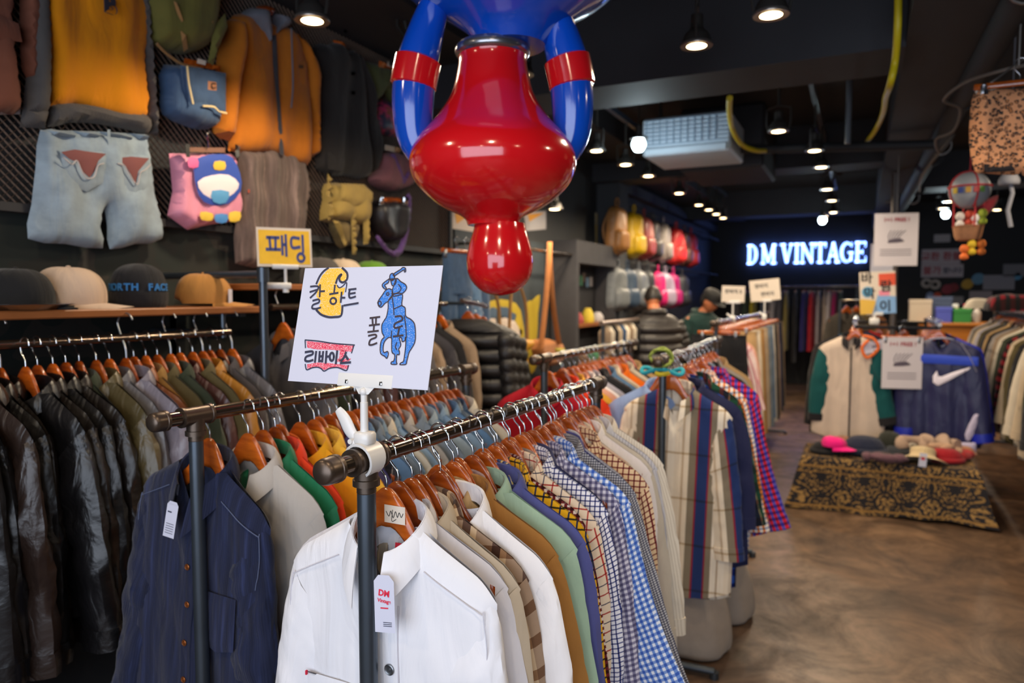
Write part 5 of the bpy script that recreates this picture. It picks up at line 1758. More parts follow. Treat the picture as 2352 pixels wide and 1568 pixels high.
def spot(loc, power, ang=164, col=LAMP_COL):
    l = bpy.data.lights.new('lamp_light', 'SPOT')
    l.energy, l.color, l.spot_size, l.spot_blend, l.shadow_soft_size = power, col, R(ang), 0.5, 0.05
    o = bpy.data.objects.new('lamp_light', l)
    COL.objects.link(o)
    o.location = loc
    return o


PXROW = [(717, 45), (1195, 170), (1370, 345), (1437, 377), (1489, 403), (1560, 443), (1605, 470), (1628, 481), (1645, 491), (1661, 500)]
PXROW2 = [(1771, 32), (1600, 103), (1788, 300), (1871, 345), (1886, 383), (1900, 434), (1911, 460), (1914, 487)]
PXROW3 = [(2180, 462), (2165, 478), (2290, 481), (1274, 479)]
lamps = []
for i, p in enumerate(PXROW):
    lamps.append((at(*p, z=2.72), f'lit round ceiling spotlight, {ORD[i]} of the row along the clothes wall', 'spotlights along the clothes wall', 1))
for i, p in enumerate(PXROW2):
    lamps.append((at(*p, z=2.72), f'lit round ceiling spotlight, {ORD[i]} of the row over the aisle', 'spotlights over the aisle', 1))
for i, p in enumerate(PXROW3[:3]):
    lamps.append((at(*p, z=2.72), f'small lit ceiling spotlight, {ORD[i]} beside the balloon ornament', 'spotlights over the counter side', 1))
lamps.append((at(1274, 479, x=-2.25), 'lit round spotlight low on the clothes wall above the mural', 'spotlights along the clothes wall', 1))
for k, (lc, lb, gp, s) in enumerate(lamps):
    o = LP if k == 0 else copy_tree(LP)
    o.location = lc
    o.rotation_euler = (0, 0, k * 1.3)
    tag(o, lb, 'ceiling lamp', gp)
    spot((lc[0], lc[1], lc[2] - 0.03), LAMP_W * (1.0 if lc[1] < 6 else 1.0))
# two rows go on over the front of the shop, behind the camera
for x in (-1.75, -0.33, 1.2):
    for y in (0.55, -0.9):
        spot((x, y, 2.7), LAMP_W * 0.5)
for x, y in ((1.2, 2.4), (1.3, 4.6), (1.3, 6.8)):
    spot((x, y, 2.7), LAMP_W)
# lighting tracks
for i, (x, y0, y1) in enumerate(((-1.75, 4.4, 10.6), (-0.33, 5.2, 10.6))):
    t_ = obj('lighting_track', box(x - 0.018, x + 0.018, y0, y1, 3.05, 3.09), mat('track_blue_black', '2b3340', 0.4))
    tag(t_, ('black lighting track along the clothes wall', 'black lighting track over the aisle')[i], 'lighting track')
    obj('hanger_rod', join(*[tube([(x, yy, 3.09), (x, yy, CZ)], 0.006, 6) for yy in (y0 + 0.2, (y0 + y1) / 2, y1 - 0.2)]), LAMPB, t_)


def bulb(loc, label, L=0.25, r=0.05):
    b = empty('pendant_bulb', loc, label, 'ceiling lamp', 'cool white bulbs')
    obj('glass_bulb', lathe([(q.x, q.z) for q in smooth_path([(0, 0, -r), (r * 0.6, 0, -r * 0.8), (r, 0, 0), (r * 0.8, 0, r * 0.7), (r * 0.45, 0, r * 1.3)], 4)], 24), LENSW, b)
    obj('socket', tube([(0, 0, r * 1.25), (0, 0, r * 2.6)], r * 0.55, 14), LAMPB, b)
    obj('shade_plate', lathe([(r * 0.5, r * 0.9), (r * 1.25, r * 0.8), (r * 1.2, r * 1.1), (r * 0.5, r * 1.3)], 24), LAMPB, b)
    obj('flex', tube([(0, 0, r * 2.5), (0, 0, CZ - loc[2])], 0.006, 6), LAMPB, b)
    l = bpy.data.lights.new('bulb_light', 'POINT')
    l.energy, l.color, l.shadow_soft_size = 10, (0.75, 0.93, 1.0), 0.06
    o = bpy.data.objects.new('bulb_light', l)
    COL.objects.link(o)
    o.location = (loc[0], loc[1], loc[2] - r - 0.07)


bulb(at(1467, 333, z=2.70), 'cool white bulb in front of the ceiling air conditioner')
bulb(at(1889, 506, z=2.62), 'cool white bulb above the glowing shop name')
bulb(at(2172, 492, z=2.66), 'cool white bulb beside the balloon ornament')
# unlit black spotlight on the clothes wall
p = at(936, 140, x=-2.1)
us = empty('unlit_spotlight', p, 'unlit black tilted spotlight by the hanging red and blue ornament', 'ceiling lamp')
mu = RX(R(28), 'Y') @ RX(R(18))
obj('housing', xf(lathe([(0.02, 0.16), (0.035, 0.15), (0.04, 0.08), (0.075, 0.03), (0.085, -0.03), (0.08, -0.03), (0.07, 0.02), (0.02, 0.05)], 28), mu), LAMPB, us)
obj('rim', xf(lathe([(0.082, -0.026), (0.089, -0.028), (0.088, -0.036), (0.080, -0.034)], 28), mu), RIMM, us)
obj('reflector', xf(lathe([(0, 0.04), (0.03, 0.03), (0.05, 0.0), (0.03, 0.002), (0, 0.01)], 20), mu), mat('bulb_face', '8f98a8', 0.2, 0.6), us)
obj('arm', join(tube([(0, 0, 0.1), (-0.06, 0, 0.18), (-0.06, 0, CZ - p[2])], 0.01, 8), tube([(-0.02, 0.05, 0.1), (-0.05, 0.03, 0.28)], 0.012, 8)), LAMPB, us)

# ------------------------------------------------------------------ pipes, cables, air conditioner under the ceiling
q0, q1 = at(2352, 25, z=2.80), at(2062, 480, z=2.80)
dp = obj('ceiling_pipe', join(tube([(0.56, 0.5, 2.80), (0.50, 6, 2.80), (0.44, 12.5, 2.80)], 0.062, 20), *[tube([(0.535, yy, 2.80), (0.53, yy + 0.03, 2.80)], 0.068, 20) for yy in (3.0, 5.0, 7.0, 9.0)]), PIPEM)
tag(dp, 'thick black pipe running under the ceiling above the aisle, over the sports rack', 'pipe')
for yy in (3.3, 6.5, 9.8):
    obj('pipe_strap', join(tube([(0.53 + 0.07 * math.cos(a), yy, 2.80 + 0.07 * math.sin(a)) for a in np.linspace(0, 2 * pi, 18)], 0.006, 6), tube([(0.53, yy, 2.87), (0.53, yy, CZ)], 0.006, 6)), RIMM, dp)
GREYC = mat('grey_cable', '6b6259', 0.6)
gc = obj('looped_cable', tube(smooth_path([at(2352, 150, y=4), at(2290, 165, y=4), at(2215, 190, y=4.2), at(2168, 230, y=4.4), at(2205, 250, y=4.6), at(2190, 300, y=4.8), at(2150, 320, y=5), at(2160, 350, y=5.2), at(2190, 310, y=5.4), at(2120, 400, y=6), at(2112, 440, y=7)], 6), 0.008, 6), GREYC)
tag(gc, 'grey cable looped along the black ceiling pipe', 'cable')
YEL = mat('yellow_conduit', 'c9b410', 0.5)


def ypath(pts, z=None, y=None, r=0.014):
    return tube(smooth_path([at(a, b, y=yy) for a, b, yy in pts], 6), r, 10)


yl = obj('conduit', ypath([(2064, -40, 3.6), (2062, 60, 3.6), (2056, 140, 3.7), (2044, 195, 3.75), (2034, 225, 4.4), (2028, 260, 4.9), (2010, 300, 5.6), (1992, 324, 6.1)], r=0.016), YEL)
tag(yl, 'yellow flexible conduit hanging down across the ceiling beam', 'cable', 'yellow conduits')
yl = obj('conduit', ypath([(1676, 225, 4.4), (1676, 260, 4.7), (1684, 300, 5.2), (1705, 332, 5.6), (1735, 345, 5.8), (1760, 346, 6.0)], r=0.018), YEL)
tag(yl, 'yellow flexible conduit looping beside the ceiling air conditioner', 'cable', 'yellow conduits')
cp = obj('ceiling_pipe', tube([at(1550, 345, y=6.0), at(1760, 342, y=6.0), at(2150, 332, y=6.0)], 0.035, 14), PIPEM)
tag(cp, 'thin black pipe crossing the ceiling beyond the air conditioner', 'pipe')
vr = obj('drop_pipe', join(tube([at(1947, 330, y=5.0), at(1947, 330, y=5.0)[:2] + (CZ,)], 0.018, 10)), mat('grey_drop_pipe', '4c5158', 0.5))
tag(vr, 'grey vertical drop pipe hanging from the ceiling beside the yellow conduit', 'pipe')
a0, a1 = at(1476, 274, y=5.5), at(1668, 350, y=5.5)
acx0, acx1, acz1, acz0 = a0[0], a1[0] + 0.03, a0[2], a1[2] + 0.0
ac = empty('air_conditioner', ((acx0 + acx1) / 2, 5.5, acz0), 'white ceiling air conditioner with a grille, above the racks', 'air conditioner')
oo = tuple(ac.location)
ACM = mat('ac_white', 'b8c4d0', 0.5)
obj('casing', box(acx0, acx1, 5.5, 6.15, acz0 + 0.02, acz1, 0.015), ACM, ac, oo, smooth=False)
obj('grille', join(*[box(acx0 + 0.03 + 0.052 * k, acx0 + 0.036 + 0.052 * k, 5.488, 5.5, acz0 + 0.10, acz1 - 0.02) for k in range(int((acx1 - acx0 - 0.05) / 0.052))], *[box(acx0 + 0.02, acx1 - 0.02, 5.486, 5.5, acz0 + 0.10 + 0.03 * k, acz0 + 0.104 + 0.03 * k) for k in range(7)]), mat('ac_grille', '7f93a8', 0.5), ac, oo, smooth=False)
obj('louvre', box(acx0 + 0.02, acx1 - 0.02, 5.47, 5.5, acz0 + 0.02, acz0 + 0.075, 0.01), ACM, ac, oo, smooth=False)
obj('bracket', join(box(acx0 + 0.05, acx0 + 0.07, 5.8, 5.82, acz1, CZ), box(acx1 - 0.07, acx1 - 0.05, 5.8, 5.82, acz1, CZ)), LAMPB, ac, oo, smooth=False)
d0 = at(1470, 352, y=6.3)
du = obj('ceiling_duct', box(-1.45, -0.75, 6.35, 7.3, 2.72, 3.25, 0.02), BEAMM, smooth=False)
tag(du, 'black boxed ceiling duct behind the white air conditioner', 'duct')
sd_ = obj('smoke_detector', lathe([(0, -0.03), (0.04, -0.028), (0.055, -0.01), (0.055, 0), (0, 0)], 20), mat('detector_grey', '6d7178', 0.5), None, loc=(at(1815, 384, z=3.0)[0], at(1815, 384, z=3.0)[1], CZ))
tag(sd_, 'round grey smoke detector on the ceiling', 'smoke detector')

# ------------------------------------------------------------------ the hanging red and blue display piece
RED = mat('glossy_red_lacquer', 'd2141c', 0.16, coat=0.8)
BLU = mat('glossy_blue_lacquer', '0b4cc0', 0.16, coat=0.8)
ox, oy = at(1132, 400, dep=2.1)[:2]
orn = empty('hanging_ornament', (ox, oy, 1.66), 'large glossy red and blue urn-shaped ornament hanging upside down from the ceiling', 'ornament')


def prof(pts, n=5):
    return [(max(0, q.x), q.z) for q in smooth_path([(a, 0, b) for a, b in pts], n)]


Mo = T(0.018, 0.009, 0)
obj('ball_finial', xf(lathe(prof([(0, -0.012), (0.05, 0.0), (0.088, 0.04), (0.098, 0.09), (0.09, 0.14), (0.078, 0.18), (0.074, 0.20)]), 40), Mo), RED, orn)
obj('urn_body', lathe(prof([(0.074, 0.195), (0.09, 0.22), (0.16, 0.255), (0.22, 0.31), (0.243, 0.37), (0.225, 0.43), (0.165, 0.50), (0.12, 0.57), (0.10, 0.65), (0.10, 0.68)]), 48), RED, orn)
obj('collar_band', lathe(prof([(0.098, 0.675), (0.108, 0.685), (0.108, 0.70), (0.10, 0.71)]), 40), mat('silver_band', '9a9aa0', 0.25, 0.9), orn)
obj('foot_bowl', xf(lathe(prof([(0.10, 0.705), (0.13, 0.75), (0.20, 0.80), (0.30, 0.86), (0.40, 0.97), (0.43, 1.08), (0.40, 1.14), (0.30, 1.17), (0, 1.18)]), 48), T(0.05, 0.02, 0)), BLU, orn)
for s in (-1, 1):
    ca, sa = math.cos(YAW), math.sin(YAW)
    pts = [(0.195, 0.385), (0.226, 0.45), (0.232, 0.54), (0.222, 0.64), (0.195, 0.74), (0.165, 0.83)]
    obj('handle', tube(smooth_path([(s * a * ca, s * a * sa, b) for a, b in pts], 6), [0.040 + 0.022 * math.sin(pi * k / 30) for k in range(31)], 20), BLU, orn)
    obj('handle_band', tube(smooth_path([(s * a * ca, s * a * sa, b) for a, b in [(0.2315, 0.59), (0.224, 0.63), (0.2135, 0.675)]], 5), [0.058] + [0.0672] * 9 + [0.058], 20), RED, orn)
obj('suspension_rod', tube([(0.05, 0.02, 1.17), (0.05, 0.02, CZ - 1.66)], 0.012, 10), STEEL, orn)

# ------------------------------------------------------------------ the painted wall, posters, mustard bags
mu_ = obj('mural', box(LW + 0.001, LW + 0.02, 4.45, 6.05, 0.6, 2.12), mat('mural_ground', '2b343b', 0.8, var=0.3, vscale=4), smooth=False)
tag(mu_, 'dark painted panel with yellow and white shapes behind the mustard bags', 'mural')
MXX = LW + 0.021


def mural(name, lists, col):
    obj(name, join(*[puff(wpts(q, MXX, 2), 0.003, 0.03, 0.02, M=wall_frame(MXX)) for q in lists]), mat('mural_' + col, col, 0.8, var=0.12), mu_, tuple(mu_.location), smooth=False)


mural('yellow_paint', [[(1046, 675), (1075, 700), (1096, 770), (1085, 790), (1064, 740)], [(1098, 720), (1130, 690), (1170, 690), (1196, 712), (1206, 790), (1194, 780), (1180, 730), (1145, 706), (1115, 730), (1095, 790)], [(1208, 700), (1222, 690), (1240, 676), (1236, 720), (1232, 790), (1214, 790)], [(1066, 745), (1082, 760), (1084, 850), (1070, 820)], [(1120, 850), (1160, 860), (1200, 900), (1190, 930), (1130, 930)], [(1212, 800), (1234, 800), (1236, 830), (1220, 860)]], 'a8921f')
mural('white_paint', [[(1093, 750), (1112, 734), (1138, 732), (1140, 780), (1096, 782)], [(1148, 732), (1176, 734), (1200, 752), (1200, 780), (1148, 780)]], 'b9aca2')
mural('blue_paint', [[(1042, 600), (1095, 592), (1098, 690), (1050, 700)], [(1104, 714), (1136, 700), (1140, 728), (1108, 736)], [(1150, 700), (1178, 706), (1196, 738), (1150, 726)]], '3d536a')
for i, (pxs, lb) in enumerate(((([(1082, 776), (1140, 776), (1140, 796), (1128, 806), (1128, 850), (1112, 862), (1098, 850), (1096, 808), (1082, 796)]), 'mustard leather bag with long straps hanging before the painted panel, nearer one'),
                               (([(1146, 778), (1204, 778), (1204, 800), (1194, 808), (1198, 850), (1186, 866), (1160, 864), (1150, 845), (1150, 806), (1144, 796)]), 'second mustard leather bag, hanging beyond the first before the painted panel'))):
    x_ = -2.45
    c0 = at(pxs[0][0] + 28, pxs[0][1], x=x_)
    bgm = fab('mustard_leather', 'b98528', kind='leather', var=0.15)
    r = empty('leather_bag', c0, lb, 'bag', 'mustard leather bags')
    wpuff('bag', pxs, bgm, r, c0, 0.10, x=x_, edge=0.08, sm=2, seed=i)
    ax = pxs[0][0]
    wpuff('flap', [(ax + 2, pxs[0][1] + 2), (ax + 55, pxs[0][1] + 2), (ax + 54, pxs[0][1] + 18), (ax + 34, pxs[0][1] + 30), (ax + 12, pxs[0][1] + 26)], bgm, r, c0, 0.02, x=x_, base=0.09, sm=2)
    wpuff('clasp', [(ax + 24, pxs[0][1] + 12), (ax + 32, pxs[0][1] + 12), (ax + 32, pxs[0][1] + 20), (ax + 24, pxs[0][1] + 20)], LAMPB, r, c0, 0.012, x=x_, base=0.105, sm=0, edge=0.01)
    wline('strap', [[(ax + 6, pxs[0][1] + 4), (ax + 10, 700), (ax + 14, 640)], [(ax + 50, pxs[0][1] + 4), (ax + 46, 700), (ax + 26, 640)]], 0.014, STRP, r, c0, 0.06, x=x_)
# rail that carries the bags, clip hangers with dark jeans above
rl4 = obj('bag_rail', join(tube([(-2.4, 4.4, 2.02), (-2.4, 6.3, 2.02)], 0.014, 12), tube([(-2.4, 4.5, 2.02), (LW, 4.5, 2.02)], 0.01, 8), tube([(-2.4, 6.2, 2.02), (LW, 6.2, 2.02)], 0.01, 8)), RAILM)
tag(rl4, 'steel rail on the wall above the mustard bags', 'clothes rail', 'clothes rails along the wall')
for i, (px, mk) in enumerate(((1050, 'denim_dark'), (1072, 'denim_mid'), (1092, 'denim_dark'))):
    yy = at(px, 600, x=-2.4)[1]
    clip_hanger(-2.4, yy, 2.02, R(80), f'clip hanger holding the {ORD[i]} dark jeans above the mural', 'hangers above the mural')
    trousers('jeans', F_(mk), (-2.4, yy, 2.02), R(80), f'dark blue jeans clipped above the painted panel, {ORD[i]} of three', 'jeans', 'jeans by the mural', 40 + i, L=0.75, hw=0.15, lg=0.07)
c0 = at(1236, 600, x=-2.4)
r = empty('strap_bag', c0, 'tan long-strapped bag hanging beyond the mustard bags', 'bag')
TANS = fab('tan_strap', 'a4693c', var=0.15)
wline('strap', [[(1250, 556), (1248, 600), (1240, 700), (1230, 790)], [(1250, 556), (1250, 600), (1258, 700), (1272, 790)]], 0.02, TANS, r, c0, 0.05, x=-2.4, flat=(1.2, 0.4))
wpuff('pouch', [(1224, 780), (1276, 784), (1278, 830), (1250, 842), (1226, 826)], TANS, r, c0, 0.09, x=-2.45, sm=2)
wpuff('fringe', [(1252, 792), (1280, 794), (1280, 812), (1254, 812)], mat('lime_fringe', '9a9030', 0.8), r, c0, 0.10, x=-2.44, sm=1)
# posters on the dark wall
for (q, col, nm, lb) in (([(1038, 486), (1098, 480), (1100, 540), (1040, 542)], 'b8a79c', 'poster', 'pale poster with an orange corner on the dark wall above the mural'), ([(1064, 540), (1096, 538), (1096, 568), (1064, 570)], 'a99a92', 'poster', 'small pale notice on the wall above the jeans'),
                         ([(1205, 488), (1256, 484), (1256, 526), (1210, 530)], 'a8a5a8', 'poster', 'grey white poster with an orange corner behind the hanging ornament'), ([(1368, 488), (1391, 490), (1392, 566), (1369, 562)], 'b9ab90', 'poster', 'narrow yellow banner on the wall before the pillar')):
    c0 = at(q[0][0], q[0][1], x=LW + 0.01)
    o = obj(nm, puff(wpts(q, LW + 0.01), 0.003, 0.05, 0.02, M=wall_frame(LW + 0.002)), mat('poster_' + col, col, 0.7), None, c0, smooth=False)
    tag(o, lb, 'poster', 'posters on the clothes wall')
    if 'orange' in lb:
        a, b, c_, d_ = q
        obj('orange_print', join(puff(wpts([(a[0] + 8, a[1] + 4), (b[0] - 4, b[1] + 4), (a[0] + 12, (a[1] + d_[1]) / 2)], LW + 0.01), 0.001, 0.05, 0.02, M=wall_frame(LW + 0.006))), mat('poster_orange', 'c98a2a', 0.7), o, c0, smooth=False)
    if 'yellow' in lb:
        obj('yellow_print', join(puff(wpts([(1369, 515), (1391, 520), (1391, 565), (1370, 561)], LW + 0.01), 0.001, 0.05, 0.02, M=wall_frame(LW + 0.006)), puff(wpts([(1371, 490), (1378, 490), (1378, 515), (1371, 514)], LW + 0.01), 0.001, 0.05, 0.02, M=wall_frame(LW + 0.006))), mat('poster_yellow', 'c9a01e', 0.7), o, c0, smooth=False)

# grey display board with small pinned goods beyond the mural
un = empty('display_unit', (-2.5, 7.0, 0), 'grey wooden display unit with shelves beyond the strap bags', 'display unit')
oo = tuple(un.location)
UG = mat('grey_stained_wood', '37363a', 0.7, var=0.3, vscale=8)
for y_ in (6.22, 7.36):
    obj('side_board', box(-2.6, -2.352, y_, y_ + 0.08, 0, 1.95), UG, un, oo, smooth=False)
obj('header_board', box(-2.6, -2.35, 6.22, 7.44, 1.95, 2.16), UG, un, oo, smooth=False)
obj('back_panel', box(-2.6, -2.56, 6.3, 7.36, 0, 1.95), mat('black_pinboard', '202127', 0.8), un, oo, smooth=False)
for z_ in (1.38, 1.0):
    obj('shelf', box(-2.56, -2.34, 6.3, 7.36, z_ - 0.03, z_), BROWNB, un, oo, smooth=False)
rng = random.Random(77)
cols = ['7fa3c4', 'b8b4b6', 'c9b23a', '9a4242', 'd0c8c0', '4f8f6a', '6f5848']
for i in range(9):
    y_, z_ = 6.4 + 0.1 * i + rng.uniform(-.02, .02), 1.5 + rng.uniform(0, 0.35)
    c_ = cols[i % 7]
    o = obj('badge_card', box(-2.56, -2.552, y_ - 0.04, y_ + 0.04, z_ - 0.05, z_ + 0.05, 0.003), mat('card_' + c_, c_, 0.6), smooth=False)
    tag(o, f'small coloured card pinned on the grey display unit, {ORD[i]} along the board', 'card', 'cards on the display unit')
for i in range(7):
    y_ = 6.36 + 0.15 * i
    h_ = rng.uniform(0.08, 0.16)
    c_ = cols[(i * 3) % 7]
    o = obj('knit_hat', lathe([(0.06, 0), (0.068, h_ * 0.2), (0.06, h_ * 0.6), (0.03, h_), (0, h_ * 1.02)], 16), mat('goods_' + c_, c_, 0.8), None, loc=(-2.45, y_, 1.38 if i % 2 else 1.0))
    tag(o, f'small rounded cap on the display unit shelves, {ORD[i]} from the mural side', 'hat', 'caps on the display unit')

# rail with small keyrings and accessories in front of the unit
ar = empty('accessory_rail', (-1.9, 5.6, 1.42), 'short pale rail of hanging accessories before the grey display unit', 'clothes rail', 'clothes rails along the wall')
obj('rail', tube([(0, 0, 0), (0, 1.5, 0)], 0.02, 12), mat('pale_rail', '9a8b80', 0.3, 0.8), ar)
obj('post', join(tube([(0, 0.05, 0), (0, 0.05, -1.42)], 0.016, 10), tube([(0, 1.45, 0), (0, 1.45, -1.42)], 0.016, 10)), STEEL, ar)
for i in range(12):
    y_ = 5.7 + 0.11 * i
    o = tag(obj('pouch', join(puff([(-0.05, -0.24), (0.05, -0.24), (0.055, -0.05), (0.02, 0.0), (-0.02, 0.0), (-0.055, -0.05)], 0.03, 0.03, 0.03, seed=i, M=T(-1.9, y_, 1.39) @ back_frame(0)), tube([(-1.9, y_, 1.38), (-1.9, y_, 1.435)], 0.004, 6)), F_(['taupe', 'stone', 'black_cloth', 'khaki', 'denim_dark', 'cream'][i % 6])), f'small cloth pouch on the accessory rail, {ORD[i]} from its near end', 'pouch', 'pouches on the accessory rail')

# ------------------------------------------------------------------ two rows of bright bags high on the far part of the clothes wall
for row, (zr, items) in enumerate(((2.66, [(1428, 'a06e3a', 'brown', 'b'), (1466, 'd3ab10', 'yellow', 'b'), (1488, '9c3a30', 'brick red', 'b'), (1508, '3a3538', 'black', 'n'), (1532, '8a817d', 'grey', 'n'), (1561, 'c92a2a', 'bright red', 'n'), (1580, '5a3430', 'maroon', 'n'), (1594, 'b32630', 'dark red', 'n')]),
                                   (2.02, [(1430, '777c80', 'stone grey', 'b'), (1452, '3c5068', 'slate blue', 'b'), (1478, '7a8088', 'silver grey', 'b'), (1498, '3e4248', 'charcoal', 'n'), (1521, 'd6196f', 'hot pink', 'n'), (1538, 'a99ab2', 'lilac', 'n'), (1556, 'b01f6c', 'magenta', 'n'), (1576, '33343c', 'black', 'n')]))):
    rr_ = obj('bag_rail', join(tube([(-2.38, 7.88, zr), (-2.38, 13.6, zr)], 0.016, 10), *[tube([(-2.38, yy, zr), (LW, yy, zr)], 0.010, 8) for yy in (8.0, 10.5, 13.2)]), PIPEM)
    tag(rr_, ('upper black rail of bags on the far clothes wall', 'lower black rail of bags on the far clothes wall')[row], 'clothes rail', 'clothes rails along the wall')
    for i, (px, c_, cn, kd) in enumerate(items):
        yy = at(px, 560, x=-2.3)[1]
        hh_ = 0.56 if row == 0 else 0.52
        w_ = 0.135 + 0.02 * ((i * 7) % 3)
        m_ = fab('bag_' + c_, c_, kind='nylon', var=0.2)
        r = empty('hanging_backpack', (-2.38, yy, zr), f'{cn} backpack, {ORD[i]} on the {("upper", "lower")[row]} rail of bags', 'backpack', ('backpacks on the upper wall rail', 'backpacks on the lower wall rail')[row], (0, 0, R(70 + (i * 37) % 30)))
        obj('bag', xf(puff(smooth_loop([(-w_, -hh_), (w_, -hh_), (w_ * 1.05, -hh_ * 0.5), (w_ * 0.8, -0.10), (0, -0.06), (-w_ * 0.8, -0.10), (-w_ * 1.05, -hh_ * 0.5)], 3), 0.11, 0.03, 0.10, 0.01, (20, 8), i), back_frame(0)), m_, r)
        obj('pocket', xf(puff(smooth_loop([(-w_ * 0.7, -hh_ * 0.95), (w_ * 0.7, -hh_ * 0.95), (w_ * 0.7, -hh_ * 0.6), (0, -hh_ * 0.55), (-w_ * 0.7, -hh_ * 0.6)], 3), 0.06, 0.03, 0.06, seed=i), back_frame(-0.095)), m_, r)
        obj('grab_loop', tube([(0.03 * math.cos(a), -0.03, -0.025 + 0.045 * math.sin(a)) for a in np.linspace(-1.2, pi + 1.2, 16)], 0.008, 6), m_, r)
        for s in (-1, 1):
            obj('strap', tube(smooth_path([(s * w_ * 0.5, 0.01, -0.10), (s * w_ * 0.9, 0.06, -0.3), (s * w_ * 0.6, 0.02, -hh_)], 6), 0.014, 6), m_, r)

# ------------------------------------------------------------------ glowing shop name on the back wall
GLOW = mat('lit_letter_face', 'dfe8ff', 0.5, emit='86a6ff', es=3.2)
LH, TK = 0.37, 0.074


def bar(p, q, w_, d=0.04):
    (x0, y0), (x1, y1) = p, q
    dx, dy = x1 - x0, y1 - y0
    l = math.hypot(dx, dy)
    nx, ny = -dy / l * w_ / 2, dx / l * w_ / 2
    V = [(x0 + nx, y0 + ny, 0), (x0 - nx, y0 - ny, 0), (x1 - nx, y1 - ny, 0), (x1 + nx, y1 + ny, 0)]
    V += [(a, b, d) for a, b, _ in V]
    return V, [(3, 2, 1, 0), (4, 5, 6, 7), (0, 1, 5, 4), (1, 2, 6, 5), (2, 3, 7, 6), (3, 0, 4, 7)]


def arcbar(cx, cy, rx, ry, a0, a1, w0, w1, n=16):
    """a bowl whose stroke swells from w0 at its ends to w1 in its middle"""
    V, F = [], []
    for i in range(n + 1):
        t = i / n
        a = a0 + (a1 - a0) * t
        w_ = w0 + (w1 - w0) * math.sin(pi * t)
        for k, (s, d) in enumerate(((-.5, 0), (.5, 0), (.5, 0.04), (-.5, 0.04))):
            V.append((cx + (rx + s * w_) * math.cos(a), cy + (ry + s * w_ * 0.8) * math.sin(a), d))
    for i in range(n):
        for k in range(4):
            F.append((i * 4 + k, i * 4 + (k + 1) % 4, (i + 1) * 4 + (k + 1) % 4, (i + 1) * 4 + k))
    F += [(3, 2, 1, 0), tuple(n * 4 + k for k in range(4))]
    return V, F


def serif(x, y, w_=0.15):
    return bar((x - w_ / 2, y), (x + w_ / 2, y), 0.032)


H_ = LH
GL = {
    'D': (0.30, [bar((0.06, 0), (0.06, H_), TK), bar((0, 0.016), (0.15, 0.016), 0.032), bar((0, H_ - 0.016), (0.15, H_ - 0.016), 0.032), arcbar(0.12, H_ / 2, 0.115, H_ / 2 - 0.02, -pi / 2, pi / 2, 0.03, TK)]),
    'M': (0.40, [bar((0.06, 0), (0.06, H_), 0.045), bar((0.33, 0), (0.33, H_), TK), bar((0.06, H_), (0.19, 0.04), TK * 0.85), bar((0.19, 0.04), (0.33, H_), 0.04), serif(0.06, 0.016, 0.12), serif(0.33, 0.016), serif(0.04, H_ - 0.016, 0.1), serif(0.35, H_ - 0.016, 0.1)]),
    'V': (0.33, [bar((0.06, H_), (0.17, 0.02), TK), bar((0.17, 0.02), (0.275, H_), 0.04), serif(0.06, H_ - 0.016, 0.15), serif(0.275, H_ - 0.016, 0.11)]),
    'I': (0.17, [bar((0.085, 0), (0.085, H_), TK), serif(0.085, 0.016), serif(0.085, H_ - 0.016)]),
    'N': (0.35, [bar((0.06, 0), (0.06, H_), 0.045), bar((0.29, 0), (0.29, H_), 0.045), bar((0.06, H_ - 0.02), (0.29, 0.02), TK * 0.9), serif(0.06, 0.016, 0.12), serif(0.05, H_ - 0.016, 0.1), serif(0.29, H_ - 0.016, 0.12)]),
    'T': (0.29, [bar((0.145, 0), (0.145, H_), TK), serif(0.145, 0.016, 0.16), bar((0.01, H_ - 0.02), (0.28, H_ - 0.02), 0.04), bar((0.02, H_ - 0.09), (0.02, H_), 0.03), bar((0.27, H_ - 0.09), (0.27, H_), 0.03)]),
    'A': (0.33, [bar((0.05, 0), (0.165, H_), 0.04), bar((0.165, H_), (0.275, 0), TK), bar((0.09, 0.13), (0.24, 0.13), 0.035), serif(0.05, 0.016, 0.11), serif(0.275, 0.016, 0.14)]),
    'G': (0.33, [arcbar(0.165, H_ / 2, 0.13, H_ / 2 - 0.02, pi * 0.28, pi * 1.78, 0.03, TK), bar((0.265, 0.03), (0.265, 0.18), TK * 0.8), serif(0.255, 0.18, 0.13), bar((0.27, 0.28), (0.27, H_ - 0.01), 0.03)]),
    'E': (0.28, [bar((0.06, 0), (0.06, H_), TK), bar((0, 0.018), (0.26, 0.018), 0.036), bar((0, H_ - 0.018), (0.25, H_ - 0.018), 0.036), bar((0.06, H_ / 2), (0.18, H_ / 2), 0.034), bar((0.255, 0.01), (0.255, 0.11), 0.03), bar((0.245, H_ - 0.1), (0.245, H_ - 0.01), 0.03), bar((0.18, H_ / 2 - 0.04), (0.18, H_ / 2 + 0.04), 0.026)]),
}
zs0 = at(1855, 605, y=BW)[2]
xs0, xs1 = at(1717, 585, y=BW)[0], at(1991, 581, y=BW)[0]
adv = [('D', 0.06), ('M', 0.10), ('V', 0.0), ('I', 0.0), ('N', 0.0), ('T', 0.0), ('A', 0.0), ('G', 0.02), ('E', 0.0)]
tot = sum(GL[c][0] + s for c, s in adv)
kx = (xs1 - xs0) / tot
xx = xs0
